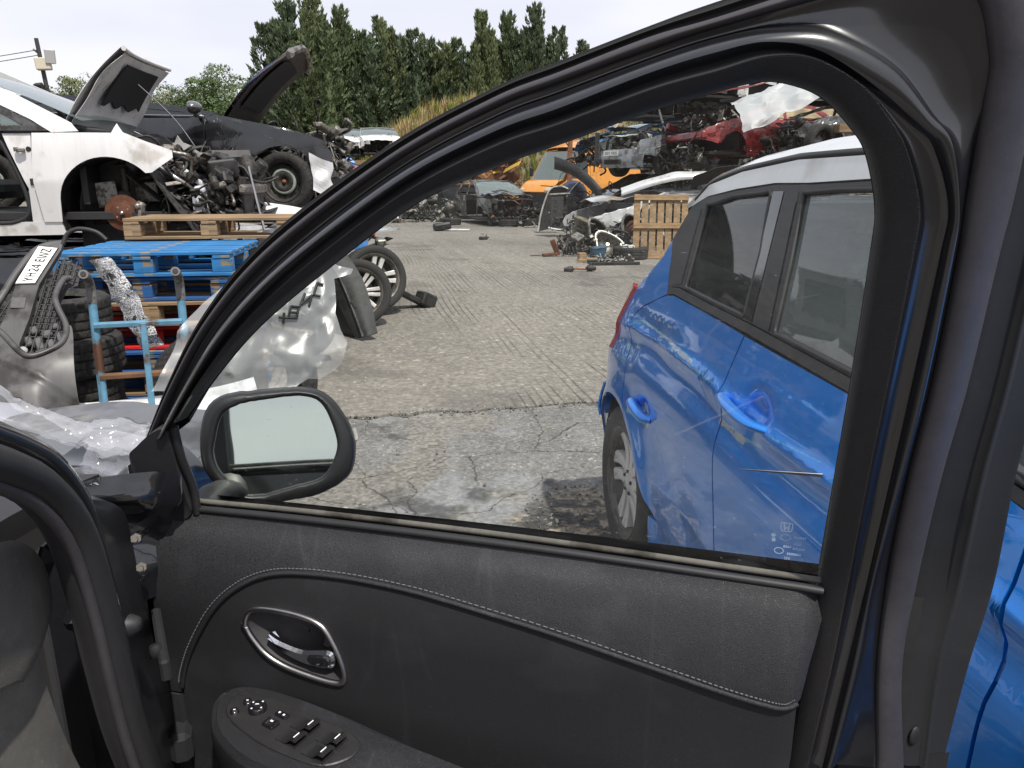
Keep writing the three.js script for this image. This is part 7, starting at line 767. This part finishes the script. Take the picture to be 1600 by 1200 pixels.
  // broad-leaved trees
  const leafy = (seed, N) => { const r = rng(seed), pos = [], nor = [], cl = []; for (let i = 0; i < 46; i++) { const a = r() * 6.283, u = r() * 1.7 - .7, q = Math.sqrt(Math.max(0, 1 - u * u * .8)), d = Math.cbrt(r()); cl.push([Math.cos(a) * q * d, u * d * .8, Math.sin(a) * q * d, .2 + .2 * r()]); } for (let k = 0; k < N; k++) { const c = cl[(r() * cl.length) | 0], dir = V3(r() - .5, r() - .4, r() - .5).normalize(), rad = c[3] * Math.cbrt(lerp(.25, 1, r())), o = V3(c[0], c[1], c[2]).addScaledVector(dir, rad), a = V3(r() - .5, r() - .5, r() - .5).normalize().multiplyScalar(.028 + .022 * r()), b = V3().crossVectors(a, dir).normalize().multiplyScalar(.03), n0 = dir.clone().add(V3(0, .5, 0)).normalize(); for (const q of [o.clone().sub(a), o.clone().add(b), o.clone().add(a)]) pos.push(q.x, q.y, q.z); const nn = V3().crossVectors(a, b).normalize(); if (nn.dot(n0) < 0) nn.negate(); nn.lerp(n0, .35).normalize(); for (let q = 0; q < 3; q++) nor.push(nn.x, nn.y, nn.z); } return geoFrom(pos, nor); };
  const lf = [leafy(5, 9000), leafy(9, 9000)], gm = [[.075, .125, .022], [.11, .13, .03], [.06, .11, .025]].map(c => mat(c, .75, { transmission: .25, thickness: 0 }));
  [['rounded green leafy tree between the raised bonnets', 362, 6.3, -50, 2.4, 0, 0], ['smaller green leafy tree beside the raised black bonnet', 415, 5.4, -48, 2.0, 1, 0], ['low leafy tree behind the white bonnet', 305, 5.2, -50, 2.2, 1, 2], ['yellowish leafy tree behind the white bonnet hinge', 255, 5.4, -49, 2.2, 0, 1], ['olive leafy tree beside the lamp post', 160, 5.8, -50, 2.3, 1, 1], ['bushy green tree at the foot of the lamp post', 112, 5.2, -50, 2.0, 0, 0], ['leafy tree at the left end of the hedge behind the white wreck', 30, 4.6, -52, 2.6, 1, 2], ['leafy tree in front of the tall conifers', 435, 4.6, -46, 1.9, 0, 2], ['leafy tree half hidden by the white wreck roof', 205, 4.8, -52, 2.4, 1, 0]].forEach(([l, px, y, z, s, v, m], i) => { const t = thing('leafy_tree', l, 'tree', [(px - 800) / 1178 * -z * .96, 0, z], i * 1.9); const c = M('crown', lf[v], gm[m], t); c.position.y = y - s * .15; c.scale.set(s * 1.15, s, s * 1.15); M('trunk', tube([[0, -.2, 0], [.1, y * .5, 0], [0, y, .1]], q => lerp(.22, .07, q), 8, 8), bark, t); for (let k = 0; k < 3; k++) M('branch', tube([[.05, y * .55, 0], [Math.cos(k * 2.1) * s * .4, y * .8, Math.sin(k * 2.1) * s * .4], [Math.cos(k * 2.1) * s * .7, y + .3, Math.sin(k * 2.1) * s * .7]], q => lerp(.08, .02, q), 8, 6), bark, t); });
  // the same belt of trees goes on behind the camera and to the left, where glass and paint mirror it
  [[-34, -20], [-36, -8], [-33, 4], [-30, 16]].forEach(([x, z], i) => { const t = thing('leafy_tree', 'leafy tree on the far left boundary of the yard', 'tree', [x, 0, z], i * 2.2, 'trees on the far left boundary'); const c = M('crown', lf[i % 2], gm[i % 3], t); c.position.y = 4.6; c.scale.set(3.6, 3.2, 3.6); M('trunk', tube([[0, -.2, 0], [.1, 2.4, 0], [0, 4.6, .1]], q => lerp(.25, .08, q), 8, 8), bark, t); });
}
{ // lamp post
  const p = thing('lamp_post', 'leaning dark pole with two floodlights and a camera box beside the trees', 'lamp post', [-17.0, 0, -30]); p.rotation.z = .07; const H = 6.45; M('pole', at(cyl(.07, .1, H, 12), 0, H / 2, 0), mat([.03, .028, .028], .6), p); M('mount_box', box(.5, .42, .3, .12, 5.55, .1, 0, .3, 0, .03), mat([.5, .46, .36], .6), p); M('floodlight', box(.34, .5, .2, .46, 5.78, .16, .25, .4, -.1, .03), mat([.42, .42, .42], .5), p); M('floodlight', [box(.34, .26, .2, -.22, 4.78, .1, .5, -.2, 0, .03)], K.plastic, p); M('bracket', box(.3, .05, .05, -.08, 4.72, .05), K.plastic, p); M('insulator', at(cyl(.03, .03, .3, 8), -.08, 6.0, .05, 1.2, 0, 0), K.satin, p);
  const cb = M('overhead_cable', merge([0, .18].map(d => tube([[-17.4, 6.05 - d, -30], [-19.5, 5.75 - d, -30], [-22, 5.55 - d, -30.2], [-26, 5.7 - d, -30.5]], .014, 30, 5))), K.steel); tag(cb, 'thin cable running off from the leaning pole', 'cable');
}
renderer.render(scene, camera);
